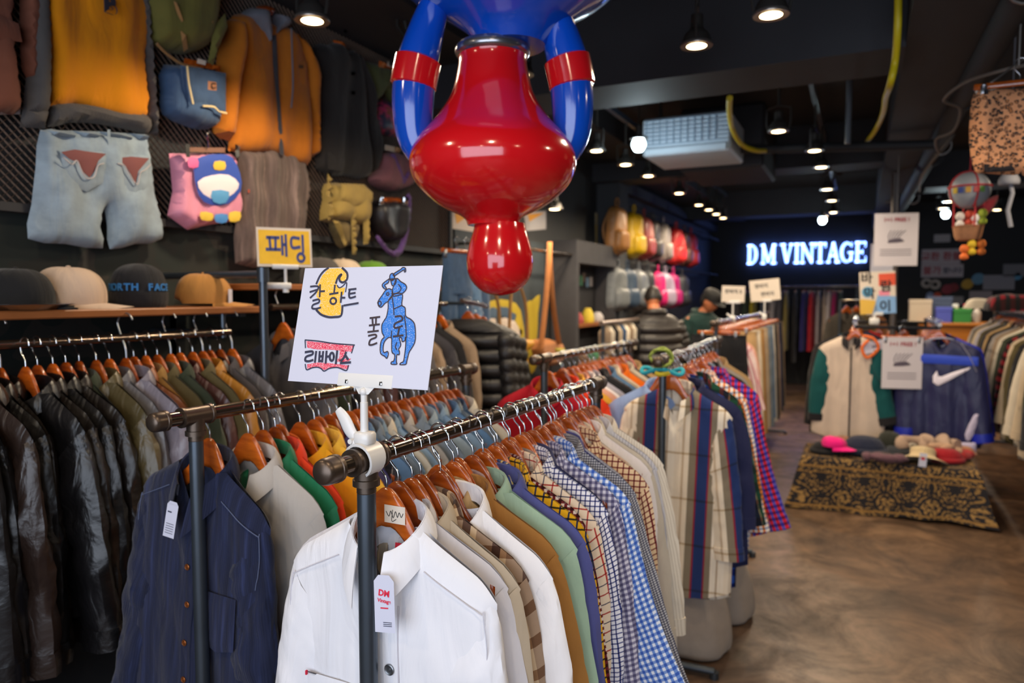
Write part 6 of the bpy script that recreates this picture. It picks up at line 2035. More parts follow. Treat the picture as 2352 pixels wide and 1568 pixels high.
for i, (c, s) in enumerate(adv):
    w_, parts = GL[c]
    o = obj('sign_letter', xf(join(*parts), Matrix.Scale(kx, 4, (1, 0, 0))), GLOW, None, loc=(0, 0, 0), smooth=False)
    o.data.transform(back_frame(0))
    o.location = (xx, BW - 0.03, zs0)
    tag(o, f'glowing blue white letter {c} on the back wall, {ORD[i]} of the shop name', 'sign letter', 'glowing letters of the shop name')
    obj('stand_off', box(w_ * kx / 2 - 0.02, w_ * kx / 2 + 0.02, 0.0, 0.03, 0.16, 0.2), LAMPB, o, smooth=False)
    xx += (w_ + s) * kx
for k in range(4):
    l = bpy.data.lights.new('sign_glow', 'AREA')
    l.shape, l.size, l.size_y, l.energy, l.color = 'RECTANGLE', 0.5, 0.35, 2.2, (0.12, 0.28, 1.0)
    o = bpy.data.objects.new('sign_glow', l)
    COL.objects.link(o)
    o.location, o.rotation_euler = (xs0 + (xs1 - xs0) * (k + 0.5) / 4, BW - 0.13, zs0 + 0.2), (R(90), 0, 0)

# ------------------------------------------------------------------ rail of coloured trousers under the shop name
rg = empty('clothes_rack', (-2.1, 13.3, 0), 'far black rail of coloured trousers under the glowing shop name', 'clothes rack', 'pipe clothes racks')
obj('rail', tube([(0, 0, 1.80), (2.1, 0, 1.80)], 0.02, 12), RAILM, rg)
for x_ in (0.04, 2.05):
    obj('post', tube([(x_, 0, 1.80), (x_, 0, 0)], 0.018, 10), STEEL, rg)
for i, (px, c_, cn) in enumerate(((1700, '55555c', 'dark grey'), (1716, '3c4a3e', 'dark green'), (1730, 'b9a62a', 'olive yellow'), (1752, '4d5a6c', 'slate'), (1766, '6f6a70', 'grey'), (1780, 'a8a2a8', 'pale grey'), (1794, '5c5a66', 'dull grey'), (1806, '9a8a50', 'khaki'), (1826, '23222a', 'black'),
                                 (1850, '2f2c74', 'indigo'), (1865, 'c01a2c', 'red'), (1880, 'aaa0a8', 'light grey'), (1893, 'bcaa9c', 'beige'), (1908, 'c8c0c0', 'whitish'), (1918, 'b0186a', 'magenta'), (1930, '1f4a44', 'dark teal'))):
    xx = at(px, 700, y=13.3)[0]
    m_ = fab('trs_' + c_, c_, var=0.2)
    trousers('trousers', m_, (xx, 13.3, 1.80), R(70 + (i * 31) % 25), f'{cn} trousers, {ORD[i]} on the far rail under the shop name', 'trousers', 'trousers on the far rail', i, L=1.0 if cn != 'black' else 1.2, hw=0.19, lg=0.10, th=0.03)
    clip_hanger(xx, 13.3, 1.80, R(70 + (i * 31) % 25), f'clip hanger of the {cn} trousers on the far rail', 'hangers on the far rail')

# ------------------------------------------------------------------ rack of trousers along the aisle
pipe_rack(-0.98, 5.45, -1.0, 9.2, 1.44, 'pipe rack of striped shirts and tan trousers along the aisle behind the striped shirt rack', 0.15, 0.15)
rng = random.Random(19)
rowsH = [('black_cloth', 'black trousers'), ('stripe_pink', 'pink and white striped shirt'), ('stripe_pink', 'second pink striped shirt'), ('salmon', 'pinkish shirt'), ('tan', 'tan trousers'), ('khaki', 'khaki trousers'), ('cream', 'cream trousers'), ('tan', 'sandy trousers'), ('caramel', 'brown trousers'),
         ('khaki', 'faded khaki trousers'), ('tan', 'camel trousers'), ('denim_grey', 'grey jeans'), ('denim_grey', 'washed grey jeans'), ('denim_mid', 'blue grey jeans'), ('stone', 'stone trousers'), ('charcoal', 'charcoal trousers'), ('black_cloth', 'dark trousers'), ('taupe', 'taupe trousers'), ('navy', 'navy trousers'), ('charcoal', 'graphite trousers'), ('black_cloth', 'jet black trousers'), ('taupe', 'mushroom trousers')]
for i, (mk, desc) in enumerate(rowsH):
    y = 5.72 + 0.15 * i
    x = -0.98 - 0.02 * i / 22
    yaw = R(rng.uniform(-9, 9))
    lab = f'{desc}, {ORD[i]} on the aisle trouser rack'
    if 'shirt' in desc:
        shirt('button_shirt', F_(mk), (x, y, 1.44), yaw, lab, 'shirt', 'clothes on the aisle trouser rack', i, L=0.62, slv=0.5, res=0.8)
        hanger(x, y, 1.44, yaw, f'brown hanger under the {desc}, {ORD[i]} on the aisle trouser rack', 'hangers on the aisle trouser rack')
    else:
        trousers('jeans' if 'jeans' in desc else 'trousers', F_(mk), (x, y, 1.44), yaw, lab, 'jeans' if 'jeans' in desc else 'trousers', 'clothes on the aisle trouser rack', i, L=rng.uniform(0.92, 1.02), hw=0.22, lg=0.12, th=0.035)
        clip_hanger(x, y, 1.44, yaw, f'clip hanger of the {desc}, {ORD[i]} on the aisle trouser rack', 'hangers on the aisle trouser rack')


def small_sign(px, py, y, wd, ht, label, tilt, lines, zrail):
    c0 = at(px, py, y=y)
    M = T(*c0) @ RX(R(tilt), 'Y') @ RX(R(12), 'Z') @ back_frame(0)
    o = obj('sign_card', xf(box(-wd / 2, wd / 2, -ht / 2, ht / 2, -0.002, 0), M), CREAMP, None, c0, smooth=False)
    tag(o, label, 'sign', 'paper signs on rail clips')
    for k, (txt, sz, xo, yo, mm) in enumerate(lines):
        text('lettering', txt, sz, mm, o, M @ T(xo, yo, 0.001), 0.0003, bold=0.001)
    r = empty('sign_clip', (c0[0], c0[1], zrail), 'white plastic clip under the ' + label.split(' held')[0], 'sign holder', 'white sign clips on rails')
    zz = c0[2] - zrail
    obj('stem', tube([(0, 0, 0.02), (0, 0, zz - ht / 2)], 0.007, 8), WHITEP, r)
    obj('jaw', box(-0.06, 0.06, -0.006, 0.006, zz - ht / 2 - 0.012, zz - ht / 2 + 0.012, 0.002), WHITEP, r)
    obj('clamp', join(box(-0.02, 0.02, -0.02, 0.02, -0.024, 0.03, 0.004), tube([(0, 0, 0.02), (-0.05, 0, 0.05)], 0.008, 6)), WHITEP, r)
    return o


small_sign(1684, 675, 6.4, 0.19, 0.14, 'small cream price sign held over the start of the aisle trouser rack', 2, [('반바지 5', 0.04, 0, 0.02, INKB)], 1.44)
small_sign(1757, 666, 7.2, 0.27, 0.20, 'tilted cream sign with an orange dot held over the aisle trouser rack', -6, [('청바지', 0.045, -0.03, 0.04, INKB), ('면바지', 0.045, 0.02, -0.04, INKB), ], 1.44)

# ------------------------------------------------------------------ people between the racks
SKIN = mat('skin', 'b9714c', 0.5)
HAIR = mat('dark_hair', '1a1615', 0.5)


def person(loc, yaw, label, jacketm, lean, headdrop, puffy, capm=None, ht=1.74):
    """standing figure: one skinned body, a sculpted head, hair and clothing over it"""
    r = empty('person', loc, label, 'person', 'shoppers', (0, 0, yaw))
    k = ht / 1.74
    hz = 1.60 * k - headdrop
    hy = -0.10 - lean * 0.55           # the figure faces -y
    J = {'pel': (0, 0, 0.93), 'wst': (0, -lean * 0.15, 1.08), 'chs': (0, -lean * 0.4, 1.30), 'nck': (0, -lean * 0.5 - 0.01, 1.44), 'hed': (0, hy + 0.03, hz - 0.02)}
    for s, t in ((-1, 'l'), (1, 'r')):
        J['hip' + t], J['kne' + t], J['ank' + t], J['toe' + t] = (s * 0.095, 0, 0.88), (s * 0.105, -0.02, 0.48), (s * 0.11, 0.02, 0.09), (s * 0.12, -0.13, 0.035)
        J['sho' + t], J['elb' + t], J['wri' + t] = (s * 0.185, -lean * 0.45, 1.38), (s * 0.27, -lean * 0.3 - 0.04, 1.10), (s * 0.17, -0.27 - lean * 0.3, 1.02)
    rad = {'pel': .15, 'wst': .135, 'chs': .155, 'nck': .062, 'hed': .07}
    for t in 'lr':
        rad.update({'hip' + t: .09, 'kne' + t: .06, 'ank' + t: .042, 'toe' + t: .04, 'sho' + t: .065, 'elb' + t: .045, 'wri' + t: .03})
    E_ = [('pel', 'wst'), ('wst', 'chs'), ('chs', 'nck'), ('nck', 'hed')]
    for t in 'lr':
        E_ += [('pel', 'hip' + t), ('hip' + t, 'kne' + t), ('kne' + t, 'ank' + t), ('ank' + t, 'toe' + t), ('chs', 'sho' + t), ('sho' + t, 'elb' + t), ('elb' + t, 'wri' + t)]
        for f, (dx, ln) in enumerate(((-0.026, .075), (-0.009, .085), (0.009, .08), (0.026, .066))):
            w_ = Vector(J['wri' + t])
            a = 'fa%s%d' % (t, f)
            b = 'fb%s%d' % (t, f)
            c = 'fc%s%d' % (t, f)
            s = -1 if t == 'l' else 1
            J[a], J[b], J[c] = tuple(w_ + Vector((-s * 0.01 + dx, -0.06, -0.02))), tuple(w_ + Vector((-s * 0.012 + dx * 1.2, -0.06 - ln * .55, -0.045))), tuple(w_ + Vector((-s * 0.014 + dx * 1.2, -0.06 - ln * .8, -0.075)))
            rad[a], rad[b], rad[c] = .012, .0095, .008
            E_ += [('wri' + t, a), (a, b), (b, c)]
        s = -1 if t == 'l' else 1
        J['th' + t], J['ti' + t] = tuple(Vector(J['wri' + t]) + Vector((-s * 0.035, -0.035, -0.01))), tuple(Vector(J['wri' + t]) + Vector((-s * 0.05, -0.075, -0.02)))
        rad['th' + t], rad['ti' + t] = .012, .009
        E_ += [('wri' + t, 'th' + t), ('th' + t, 'ti' + t)]
    names = list(J)
    me = bpy.data.meshes.new('body')
    me.from_pydata([J[n] for n in names], [(names.index(a), names.index(b)) for a, b in E_], [])
    b = link('body', me, None, r)
    md = b.modifiers.new('skin', 'SKIN')
    sv = me.skin_vertices[0].data
    for i, n in enumerate(names):
        sv[i].radius = (rad[n] * (1.18 if n in ('pel', 'wst', 'chs') else 1), rad[n] * (0.82 if n in ('pel', 'wst', 'chs') else 1))
        sv[i].use_root = n == 'pel'
    b.modifiers.new('sub', 'SUBSURF').render_levels = 1
    dg = bpy.context.evaluated_depsgraph_get()
    me2 = bpy.data.meshes.new_from_object(b.evaluated_get(dg))
    b.modifiers.clear()
    b.data = me2
    me2.materials.clear()
    me2.materials.append(SKIN)
    # head: shaped from a sphere, joined to the body mesh
    V, F = [], []
    n, m = 28, 22
    for i in range(m + 1):
        ph = pi * i / m
        for j in range(n):
            a = 2 * pi * j / n
            x, y, z = math.sin(ph) * math.sin(a), -math.sin(ph) * math.cos(a), math.cos(ph)
            jaw = 1 - 0.30 * max(0, -z) ** 1.2
            X, Y, Z = x * 0.076 * jaw, y * (0.098 if y > 0 else 0.094) * (1 - 0.12 * max(0, -z)), z * 0.118
            f = max(0, -y)
            Y -= 0.020 * math.exp(-((x / 0.16) ** 2 + ((z + 0.15) / 0.17) ** 2)) * (f > 0.5)           # nose
            Y += 0.010 * (math.exp(-(((abs(x) - 0.36) / 0.15) ** 2 + ((z - 0.07) / 0.09) ** 2))) * (f > 0.3)   # eye sockets
            Y -= 0.006 * math.exp(-((x / 0.3) ** 2 + ((z + 0.47) / 0.06) ** 2)) * (f > 0.3)           # lips
            Y += 0.003 * math.exp(-((x / 0.3) ** 2 + ((z + 0.47) / 0.02) ** 2)) * (f > 0.3)
            X += math.copysign(0.016, x) * math.exp(-(((abs(x) - 0.98) / 0.08) ** 2 + ((z + 0.05) / 0.22) ** 2 + ((y - 0.1) / 0.18) ** 2))   # ears
            V.append((X, Y, Z))
    for i in range(m):
        for j in range(n):
            j2 = (j + 1) % n
            F.append((i * n + j, (i + 1) * n + j, (i + 1) * n + j2, i * n + j2))
    hm_ = T(0, hy, hz + 0.02) @ RX(R(28))
    hd = xf((V, F), hm_)
    body = join(([tuple(v.co) for v in me2.vertices], [tuple(p.vertices) for p in me2.polygons]), hd)
    b.data = mesh('body', *body)
    b.data.materials.append(SKIN)
    for s in (-1, 1):
        obj('eye', xf(lathe([(0, -0.006), (0.008, -0.004), (0.009, 0.0), (0.006, 0.005), (0, 0.006)], 12), hm_ @ T(s * 0.030, -0.080, 0.012)), HAIR, r)
    # hair
    hv = [(p[0] * 1.09, p[1] * 1.09 + 0.006, p[2] * 1.07 + 0.004) for p in V]
    keep = [f for f in F if all((V[i][2] > 0.035 + 0.045 * (V[i][1] < -0.03)) or (V[i][1] > 0.0 and V[i][2] > -0.055) for i in f)]
    obj('hair', xf((hv, keep), hm_), HAIR, r)
    if capm:
        obj('cap', xf(join((lathe(prof([(0.093, 0.0), (0.094, 0.03), (0.085, 0.075), (0.05, 0.1), (0, 0.104)], 3), 24, 0.92, 1.12))[:2], puff(smooth_loop([(-0.07, -0.06), (0.07, -0.06), (0.06, -0.15), (0, -0.175), (-0.06, -0.15)], 3), 0.008, 0.02, 0.02)[:2]), hm_ @ T(0, 0.0, 0.035)), capm, r)
    # jacket torso: rings that follow the chest line
    V, F, U = [], [], []
    n, k_ = 60, 32
    for i in range(n + 1):
        t = i / n
        z = 1.475 - 0.66 * t
        yb = -lean * (0.5 - 0.62 * t if t < 0.8 else 0.0)
        w_ = 0.085 + 0.165 * min(1, t / 0.16) ** 0.55 + (0.02 if puffy else 0)
        dd = 0.075 + 0.085 * min(1, t / 0.2) ** 0.7 + (0.02 if puffy else 0)
        q = (0.80 + 0.20 * abs(math.sin(pi * t * 7)) ** 0.5) if puffy else 1 + 0.02 * math.sin(20 * t)
        for j in range(k_):
            a = 2 * pi * j / k_
            V.append((math.cos(a) * w_ * (0.55 + 0.45 * q), yb + math.sin(a) * dd * q, z))
            U.append((a * w_, z))
    for i in range(n):
        for j in range(k_):
            j2 = (j + 1) % k_
            F.append((i * k_ + j, i * k_ + j2, (i + 1) * k_ + j2, (i + 1) * k_ + j)[::-1])
    F += [tuple(range(k_))[::-1], tuple(range(n * k_, n * k_ + k_))]
    jt = obj('jacket', (V, F, U), jacketm, r)
    for t in 'lr':
        pts = smooth_path([J['sho' + t], tuple((Vector(J['sho' + t]) + Vector(J['elb' + t])) / 2 + Vector(((-1 if t == 'l' else 1) * 0.02, 0, 0))), J['elb' + t], tuple((Vector(J['elb' + t]) * 0.12 + Vector(J['wri' + t]) * 0.88))], 12)
        N = len(pts)
        obj('jacket_sleeve', tube(pts, [((0.098 if puffy else 0.078) - 0.030 * i / N) * ((0.78 + 0.22 * abs(math.sin(pi * i / N * 8)) ** 0.5) if puffy else 1 + 0.04 * math.sin(i * 0.9)) for i in range(N)], 18), jacketm, jt)
    obj('jacket_collar', tube([(0.095 * math.cos(a), -lean * 0.5 + 0.09 * math.sin(a), 1.475 + 0.02 * math.sin(a)) for a in np.linspace(0, 2 * pi, 25)], 0.032 if puffy else 0.02, 10), jacketm, jt)
    tr = fab('shopper_trousers', '2a2b33')
    for t in 'lr':
        obj('trouser_leg', tube(smooth_path([tuple(Vector(J['hip' + t]) + Vector((0, 0, 0.05))), J['hip' + t], J['kne' + t], tuple(Vector(J['ank' + t]) + Vector((0, 0, -0.02)))], 5), [0.115] * 3 + [0.108 - 0.035 * i / 13 for i in range(13)], 16), tr, r)
        f = Vector(J['toe' + t])
        obj('shoe', puff(smooth_loop([(f.x - 0.045, f.y - 0.03), (f.x + 0.045, f.y - 0.03), (f.x + 0.045, f.y + 0.15), (f.x + 0.035, f.y + 0.20), (f.x - 0.035, f.y + 0.20), (f.x - 0.045, f.y + 0.15)], 2), 0.085, 0.02, 0.05), INKB, r)
    return r


m1 = at(1510, 740, y=6.7)
person((m1[0] - 0.02, 6.75, 0), R(-155), 'person in a black quilted puffer jacket, head bent, seen from behind', fab('puffer_brown_black', '242021', kind='nylon', var=0.25), 0.22, 0.02, True, ht=1.76)
m2 = at(1600, 740, y=7.6)
person((m2[0] - 0.02, 7.65, 0), R(60), 'person in a dark green jacket and black cap looking down', fab('jacket_dark_green', '1e3a38', var=0.2), 0.16, 0.02, False, mat('black_cap', '151518', 0.7), ht=1.72)

# ------------------------------------------------------------------ sports rack and the low table of hats
SX0, SX1, SY = at(1965, 752, y=6.7)[0], at(2157, 752, y=6.7)[0], 6.7
sz = at(2060, 752, y=6.7)[2]
sr = empty('clothes_rack', (SX0, SY, 0), 'square black tube rack of sports tops behind the hat table', 'clothes rack', 'pipe clothes racks')
oo = (SX0, SY, 0)
BT = mat('black_tube', '1b1b1f', 0.35, 0.6)
obj('top_frame', join(tube([(SX0, SY, sz), (SX1, SY, sz)], 0.014, 10), tube([(SX0, SY + 1.3, sz), (SX1, SY + 1.3, sz)], 0.014, 10)), BT, sr, oo)
for x_ in (SX0, SX1):
    obj('rail', tube([(x_, SY - 0.05, sz + 0.03), (x_, SY + 1.35, sz + 0.03)], 0.016, 10), RAILM, sr, oo)
    for y_ in (SY, SY + 1.3):
        obj('post', tube([(x_, y_, sz + 0.02), (x_, y_, 0)], 0.014, 10), BT, sr, oo)
obj('base_bar', join(tube([(SX0, SY, 0.12), (SX1, SY, 0.12)], 0.012, 8), tube([(SX0, SY, 0.12), (SX0, SY + 1.3, 0.12)], 0.012, 8), tube([(SX1, SY, 0.12), (SX1, SY + 1.3, 0.12)], 0.012, 8)), BT, sr, oo)
TEAL, BLKF, CRM, NVY, RBL = fab('teal_fleece', '0b4c4e'), fab('black_fleece', '201e22'), fab('cream_nylon', 'cdbbab', var=0.08), fab('navy_nylon', '20234f', kind='nylon', var=0.15), fab('royal_nylon', '1226a8', kind='nylon')
zt = sz + 0.05
hanger(SX0, SY - 0.02, zt, 0, 'pale wooden hanger under the cream and teal jacket', 'hangers on the sports rack')
cj = shirt('track_jacket', CRM, (SX0 - 0.03, SY - 0.03, zt), R(4), 'cream, teal and black zip jacket at the front of the sports rack', 'jacket', 'tops on the sports rack', 5, L=0.88, sw=0.25, hw=0.29, tn=0.035, thick=0.045, slm=TEAL, cuffm=BLKF, collm=BLKF, out=0.09, res=1.4, plk=False, slv=0.64, hw0=0.105, hw1=0.075, d=0.04)
obj('zip', box(-0.006, 0.006, -0.048, -0.036, -1.0, -0.22), BLKF, cj)
obj('orange_scarf', tube(smooth_path([(0.08, -0.05, -0.12), (0.16, -0.07, -0.14), (0.20, -0.07, -0.22), (0.12, -0.075, -0.30), (0.08, -0.07, -0.22), (0.13, -0.08, -0.15)], 5), 0.012, 6), mat('orange_ribbon', 'd8641a', 0.7), cj)
obj('sleeve_panel', xf(puff(smooth_loop([(-0.02, 0.0), (0.11, -0.03), (0.12, -0.22), (0.06, -0.30), (-0.03, -0.16)], 2), 0.02, 0.02, 0.03), back_frame(-0.03)), TEAL, cj, loc=(0.19, -0.02, -0.235))
hanger(SX1, SY - 0.02, zt, 0, 'pale wooden hanger under the navy pullover', 'hangers on the sports rack')
nj = shirt('sports_pullover', NVY, (SX1 + 0.02, SY - 0.03, zt), R(-6), 'navy pullover with a blue chest band and a white swoosh mark', 'pullover', 'tops on the sports rack', 9, L=0.90, sw=0.27, hw=0.29, tn=0.04, thick=0.05, cuffm=RBL, out=0.07, res=1.4, plk=False, slv=0.72, hw0=0.115, hw1=0.075, d=0.04, nocollar=True, fold=0.010)
obj('chest_band', xf(puff([(-0.19, -0.028), (0.25, -0.035), (0.25, 0.035), (-0.19, 0.045)], 0.006, 0.02, 0.02), back_frame(0)), mat('royal_blue_band', '2344c0', 0.6), nj, loc=(0, -0.046, -0.30))
obj('swoosh_mark', xf(puff(smooth_loop([(-0.085, -0.07), (-0.10, 0.0), (-0.075, -0.02), (0.0, 0.0), (0.13, 0.07), (0.14, 0.085), (0.0, 0.035), (-0.06, 0.012), (-0.085, 0.05), (-0.115, 0.0), (-0.11, -0.05)][:1] + [(-0.07, -0.075), (0.0, -0.03), (0.13, 0.065), (0.14, 0.085), (0.02, 0.035), (-0.05, -0.002), (-0.075, 0.0), (-0.085, 0.045), (-0.11, 0.0), (-0.11, -0.05)], 1), 0.006, 0.012, 0.012), back_frame(0)), mat('white_applique', 'e6e0ee', 0.6), nj, loc=(0.06, -0.052, -0.43))
obj('neck_trim', tube([(0.085 * math.sin(a), -0.042 * (-math.cos(a)) * -1, -0.125 - 0.05 * (1 - math.cos(a)) / 2 - 0.02 * (1 if abs(a - pi) < 0.3 else 0)) for a in np.linspace(0, 2 * pi, 30)], 0.008, 8), mat('grey_rib_trim', '8d8fa8', 0.7), nj)
for s in (-1, 1):
    obj('shoulder_stripe', tube(smooth_path([(s * 0.13, -0.035, -0.165), (s * 0.19, -0.052, -0.26), (s * 0.24, -0.05, -0.38)], 5), 0.008, 6, flat=(1, 0.4)), mat('grey_rib_trim', '8d8fa8', 0.7), nj)
obj('side_panel', xf(puff(smooth_loop([(0.0, 0.0), (0.05, 0.12), (0.06, 0.26), (0.02, 0.20), (-0.03, 0.05)], 2), 0.012, 0.02, 0.02), back_frame(-0.02)), mat('lilac_panel', 'b5aeca', 0.7), nj, loc=(0.21, -0.03, -0.93))
obj('hem_lining', xf(puff([(-0.02, -0.05), (0.20, -0.03), (0.20, 0.05), (-0.02, 0.03)], 0.012, 0.02, 0.02), back_frame(-0.02)), mat('lilac_panel', 'b5aeca', 0.7), nj, loc=(0.06, -0.035, -0.985))
rng = random.Random(51)
for side, x_, lst in ((0, SX0, [('black_fleece', 'black fleece'), ('denim_dark', 'dark blue jacket'), ('teal_fleece', 'teal fleece jacket'), ('charcoal', 'charcoal sports top'), ('navy', 'navy sports top'), ('black_cloth', 'black sports top'), ('crimson', 'crimson sports top')]),
                      (1, SX1, [('royal_nylon', 'royal blue sports top'), ('navy_nylon', 'dark navy sports top'), ('black_fleece', 'black and navy top'), ('royal_nylon', 'blue track top'), ('charcoal', 'grey sports top'), ('navy', 'navy track top')])):
    for i, (mk, desc) in enumerate(lst):
        y = SY + 0.10 + 0.17 * i
        yaw = R(rng.uniform(-8, 8))
        where = 'cream side of the sports rack' if side == 0 else 'navy side of the sports rack'
        shirt('sports_shirt', F_(mk), (x_ + (-0.07 + 0.02 * i if side == 0 else 0.06), y, zt), yaw, f'{desc}, {ORD[i + 1]} on the {where}', 'sports top', 'tops on the sports rack', 100 + i + side * 9, L=0.9, sw=0.26, hw=0.29, tn=0.035, thick=0.045, slv=0.7, out=0.08, plk=False, nocollar=True)
        hanger(x_, y, zt, yaw, f'hanger under the {desc}, {ORD[i + 1]} on the {where}', 'hangers on the sports rack')
mid = (SX0 + SX1) / 2
for i, (xo, mk, desc) in enumerate(((-0.10, 'teal_fleece', 'teal and black fleece hanging behind the white notice'), (0.02, 'denim_dark', 'dark blue denim jacket hanging behind the white notice'), (0.12, 'black_cloth', 'black top hanging beside the white notice'))):
    clip = shirt('sports_shirt', F_(mk), (mid + xo, SY + 1.3, sz + 0.0), R(0), desc, 'sports top', 'tops on the sports rack', 200 + i, L=0.95, sw=0.16, hw=0.19, slv=0.62, tn=0.03, plk=False, nocollar=True)
    hanger(mid + xo, SY + 1.3, sz, 0, 'hanger holding the ' + desc.split(' hanging')[0] + ' at the back of the sports rack', 'hangers on the sports rack')
ROWT = [SX0, SX1]


def notice(px, py, y, wd, ht, label, name='paper_notice', lines=(), art=True, tilt=0, mm=None):
    c0 = at(px, py, y=y)
    M = T(*c0) @ RX(R(tilt), 'Y') @ RX(R(14), 'Z') @ back_frame(0)
    o = obj(name, xf(box(-wd / 2, wd / 2, -ht / 2, ht / 2, -0.003, 0), M), mm or PAPER, None, c0, smooth=False)
    tag(o, label, 'notice', 'paper notices at the back of the shop')
    for txt, sz_, xo, yo, m_ in lines:
        text('lettering', txt, sz_, m_, o, M @ T(xo, yo, 0.001), 0.0003, bold=0.0012)
    if art:
        obj('plant_drawing', xf(join(*[ribbon([(-0.05 + 0.015 * k, -0.02), (-0.06 + 0.022 * k, 0.03), (-0.04 + 0.028 * k, 0.075)], 0.006, 0.0008 + 0.0001 * k) for k in range(5)], puff(smooth_loop([(-0.06, -0.03), (0.06, -0.02), (0.05, 0.0), (0.02, 0.012), (-0.05, 0.0)], 2), 0.001, 0.02, 0.02)), M), mat('grey_print', '5a5260', 0.7), o, c0, smooth=False)
        obj('printed_lines', xf(join(*[flatpoly([(-wd * 0.36, -0.088 - 0.022 * k), (wd * 0.36, -0.088 - 0.022 * k), (wd * 0.36, -0.082 - 0.022 * k), (-wd * 0.36, -0.082 - 0.022 * k)], 0.0008) for k in range(3)]), M), mat('grey_print', '5a5260', 0.7), o, c0, smooth=False)
    return o


REDP = mat('dark_red_print', '9c2a35', 0.7)
SLEEVE = mat('glossy_paper', 'd6d0d6', 0.18)
nt1 = notice(2072, 833, SY - 0.10, 0.30, 0.42, 'white offer notice clipped to the front of the sports rack', lines=[('1+1 FREE !', 0.045, 0.0, 0.15, REDP)], mm=SLEEVE)
clip_hanger(at(2072, 770, y=SY - 0.09)[0], SY - 0.09, at(2072, 752, y=SY - 0.09)[2], R(14), 'clip hanger holding the white offer notice on the sports rack', 'hangers on the sports rack')
notice(2012, 795, SY - 0.06, 0.22, 0.09, 'small tilted white card beside the offer notice on the sports rack', lines=[('SALE', 0.03, 0, 0, INK)], art=False, tilt=-14)

# low table under a patterned throw
TX0, TX1, TY0, TY1, TZ = -0.37, 0.80, 5.99, 6.52, 0.40


def throw_mat():
    m, nt, b = newmat('medallion_throw')
    uv = nd(nt, 'ShaderNodeTexCoord').outputs['UV']
    sep = nd(nt, 'ShaderNodeSeparateXYZ')
    nt.links.new(uv, sep.inputs[0])
    u = mth(nt, 'MULTIPLY', sep.outputs[0], 1 / 0.292)
    v = mth(nt, 'MULTIPLY', sep.outputs[1], 1 / 0.292)
    fu, fv = mth(nt, 'SUBTRACT', mth(nt, 'FRACT', u), 0.5), mth(nt, 'SUBTRACT', mth(nt, 'FRACT', v), 0.5)
    rr = mth(nt, 'SQRT', mth(nt, 'ADD', mth(nt, 'MULTIPLY', fu, fu), mth(nt, 'MULTIPLY', fv, fv)))
    an = mth(nt, 'ARCTAN2', fv, fu)
    pet = mth(nt, 'MULTIPLY', mth(nt, 'COSINE', mth(nt, 'MULTIPLY', an, 8)), 0.035)
    r2 = mth(nt, 'ADD', rr, pet)
    pat = ramp(nt, mth(nt, 'MULTIPLY', r2, 1.4), [(0.0, '15131a'), (0.10, '2c241d'), (0.13, '15131a'), (0.20, '8a6a3a'), (0.27, '17151b'), (0.31, '9a7743'), (0.37, '8a6a3a'), (0.40, '15131a'), (0.44, '9a7743'), (0.52, '1a171c'), (0.58, '8a6a3a'), (0.66, '17151b'), (0.75, '9a7743')], 'CONSTANT')
    sp = noi(nt, uv, 46, 2)
    c = mixc(nt, ramp(nt, sp, [(0.46, (0, 0, 0)), (0.50, (1, 1, 1))], 'CONSTANT'), pat, lin('1a171c'))
    # border band
    band = ramp(nt, mth(nt, 'FRACT', mth(nt, 'MULTIPLY', mth(nt, 'SUBTRACT', sep.outputs[1], 0.06), 1 / 0.292)), [(0.0, (1, 1, 1)), (0.045, (0, 0, 0)), (0.16, (1, 1, 1)), (0.18, (0, 0, 0))], 'CONSTANT')
    c = mixc(nt, band, c, lin('8f6a34'))
    nt.links.new(c, b.inputs['Base Color'])
    b.inputs['Roughness'].default_value = 0.9
    bumpy(nt, b, noi(nt, uv, 300, 2), 0.3)
    return m


tb = empty('display_table', ((TX0 + TX1) / 2, (TY0 + TY1) / 2, 0), 'low table under a black and gold medallion throw, piled with hats', 'table')
oo = tuple(tb.location)
V, F, U = [], [], []
per = []
nseg = 132
cx_, cy_ = oo[0], oo[1]
hx, hy_ = (TX1 - TX0) / 2, (TY1 - TY0) / 2
for k in range(nseg):
    t = k / nseg * 4
    s, f = int(t), t - int(t)
    c_ = [(-hx, -hy_), (hx, -hy_), (hx, hy_), (-hx, hy_)]
    a, b = c_[s], c_[(s + 1) % 4]
    per.append((a[0] + (b[0] - a[0]) * f, a[1] + (b[1] - a[1]) * f))
acc = 0
arc_ = []
for k in range(nseg):
    arc_.append(acc)
    a, b = per[k], per[(k + 1) % nseg]
    acc += math.hypot(b[0] - a[0], b[1] - a[1])
prs = [(0.0, 0.0), (0.004, -0.006), (0.012, -0.03), (0.022, -0.10), (0.03, -0.18), (0.038, -0.26), (0.05, -0.33), (0.062, -0.385)]
for i, (out_, dz) in enumerate(prs):
    for k in range(nseg):
        x, y = per[k]
        wv = (0.016 * math.sin(arc_[k] * 17) + 0.010 * math.sin(arc_[k] * 31 + 1)) * (-dz / 0.4) ** 1.2
        cor = max(0, 1 - min(abs(abs(x) - hx) + abs(abs(y) - hy_), 0.14) / 0.14) * 0.05 * (-dz / 0.4)
        q = out_ + wv + cor
        nx = math.copysign(1, x) * (1 if abs(abs(x) - hx) < 1e-6 else abs(x) / hx * 0.15)
        ny = math.copysign(1, y) * (1 if abs(abs(y) - hy_) < 1e-6 else abs(y) / hy_ * 0.15)
        z = TZ + dz - (0.015 * math.sin(arc_[k] * 5) if i == 7 else 0)
        V.append((cx_ + x + nx * q, cy_ + y + ny * q, max(0.004, z)))
        U.append((arc_[k], -dz))
for i in range(len(prs) - 1):
    for k in range(nseg):
        k2 = (k + 1) % nseg
        F.append((i * nseg + k, (i + 1) * nseg + k, (i + 1) * nseg + k2, i * nseg + k2))
n0 = len(V)
GX, GY = 24, 12
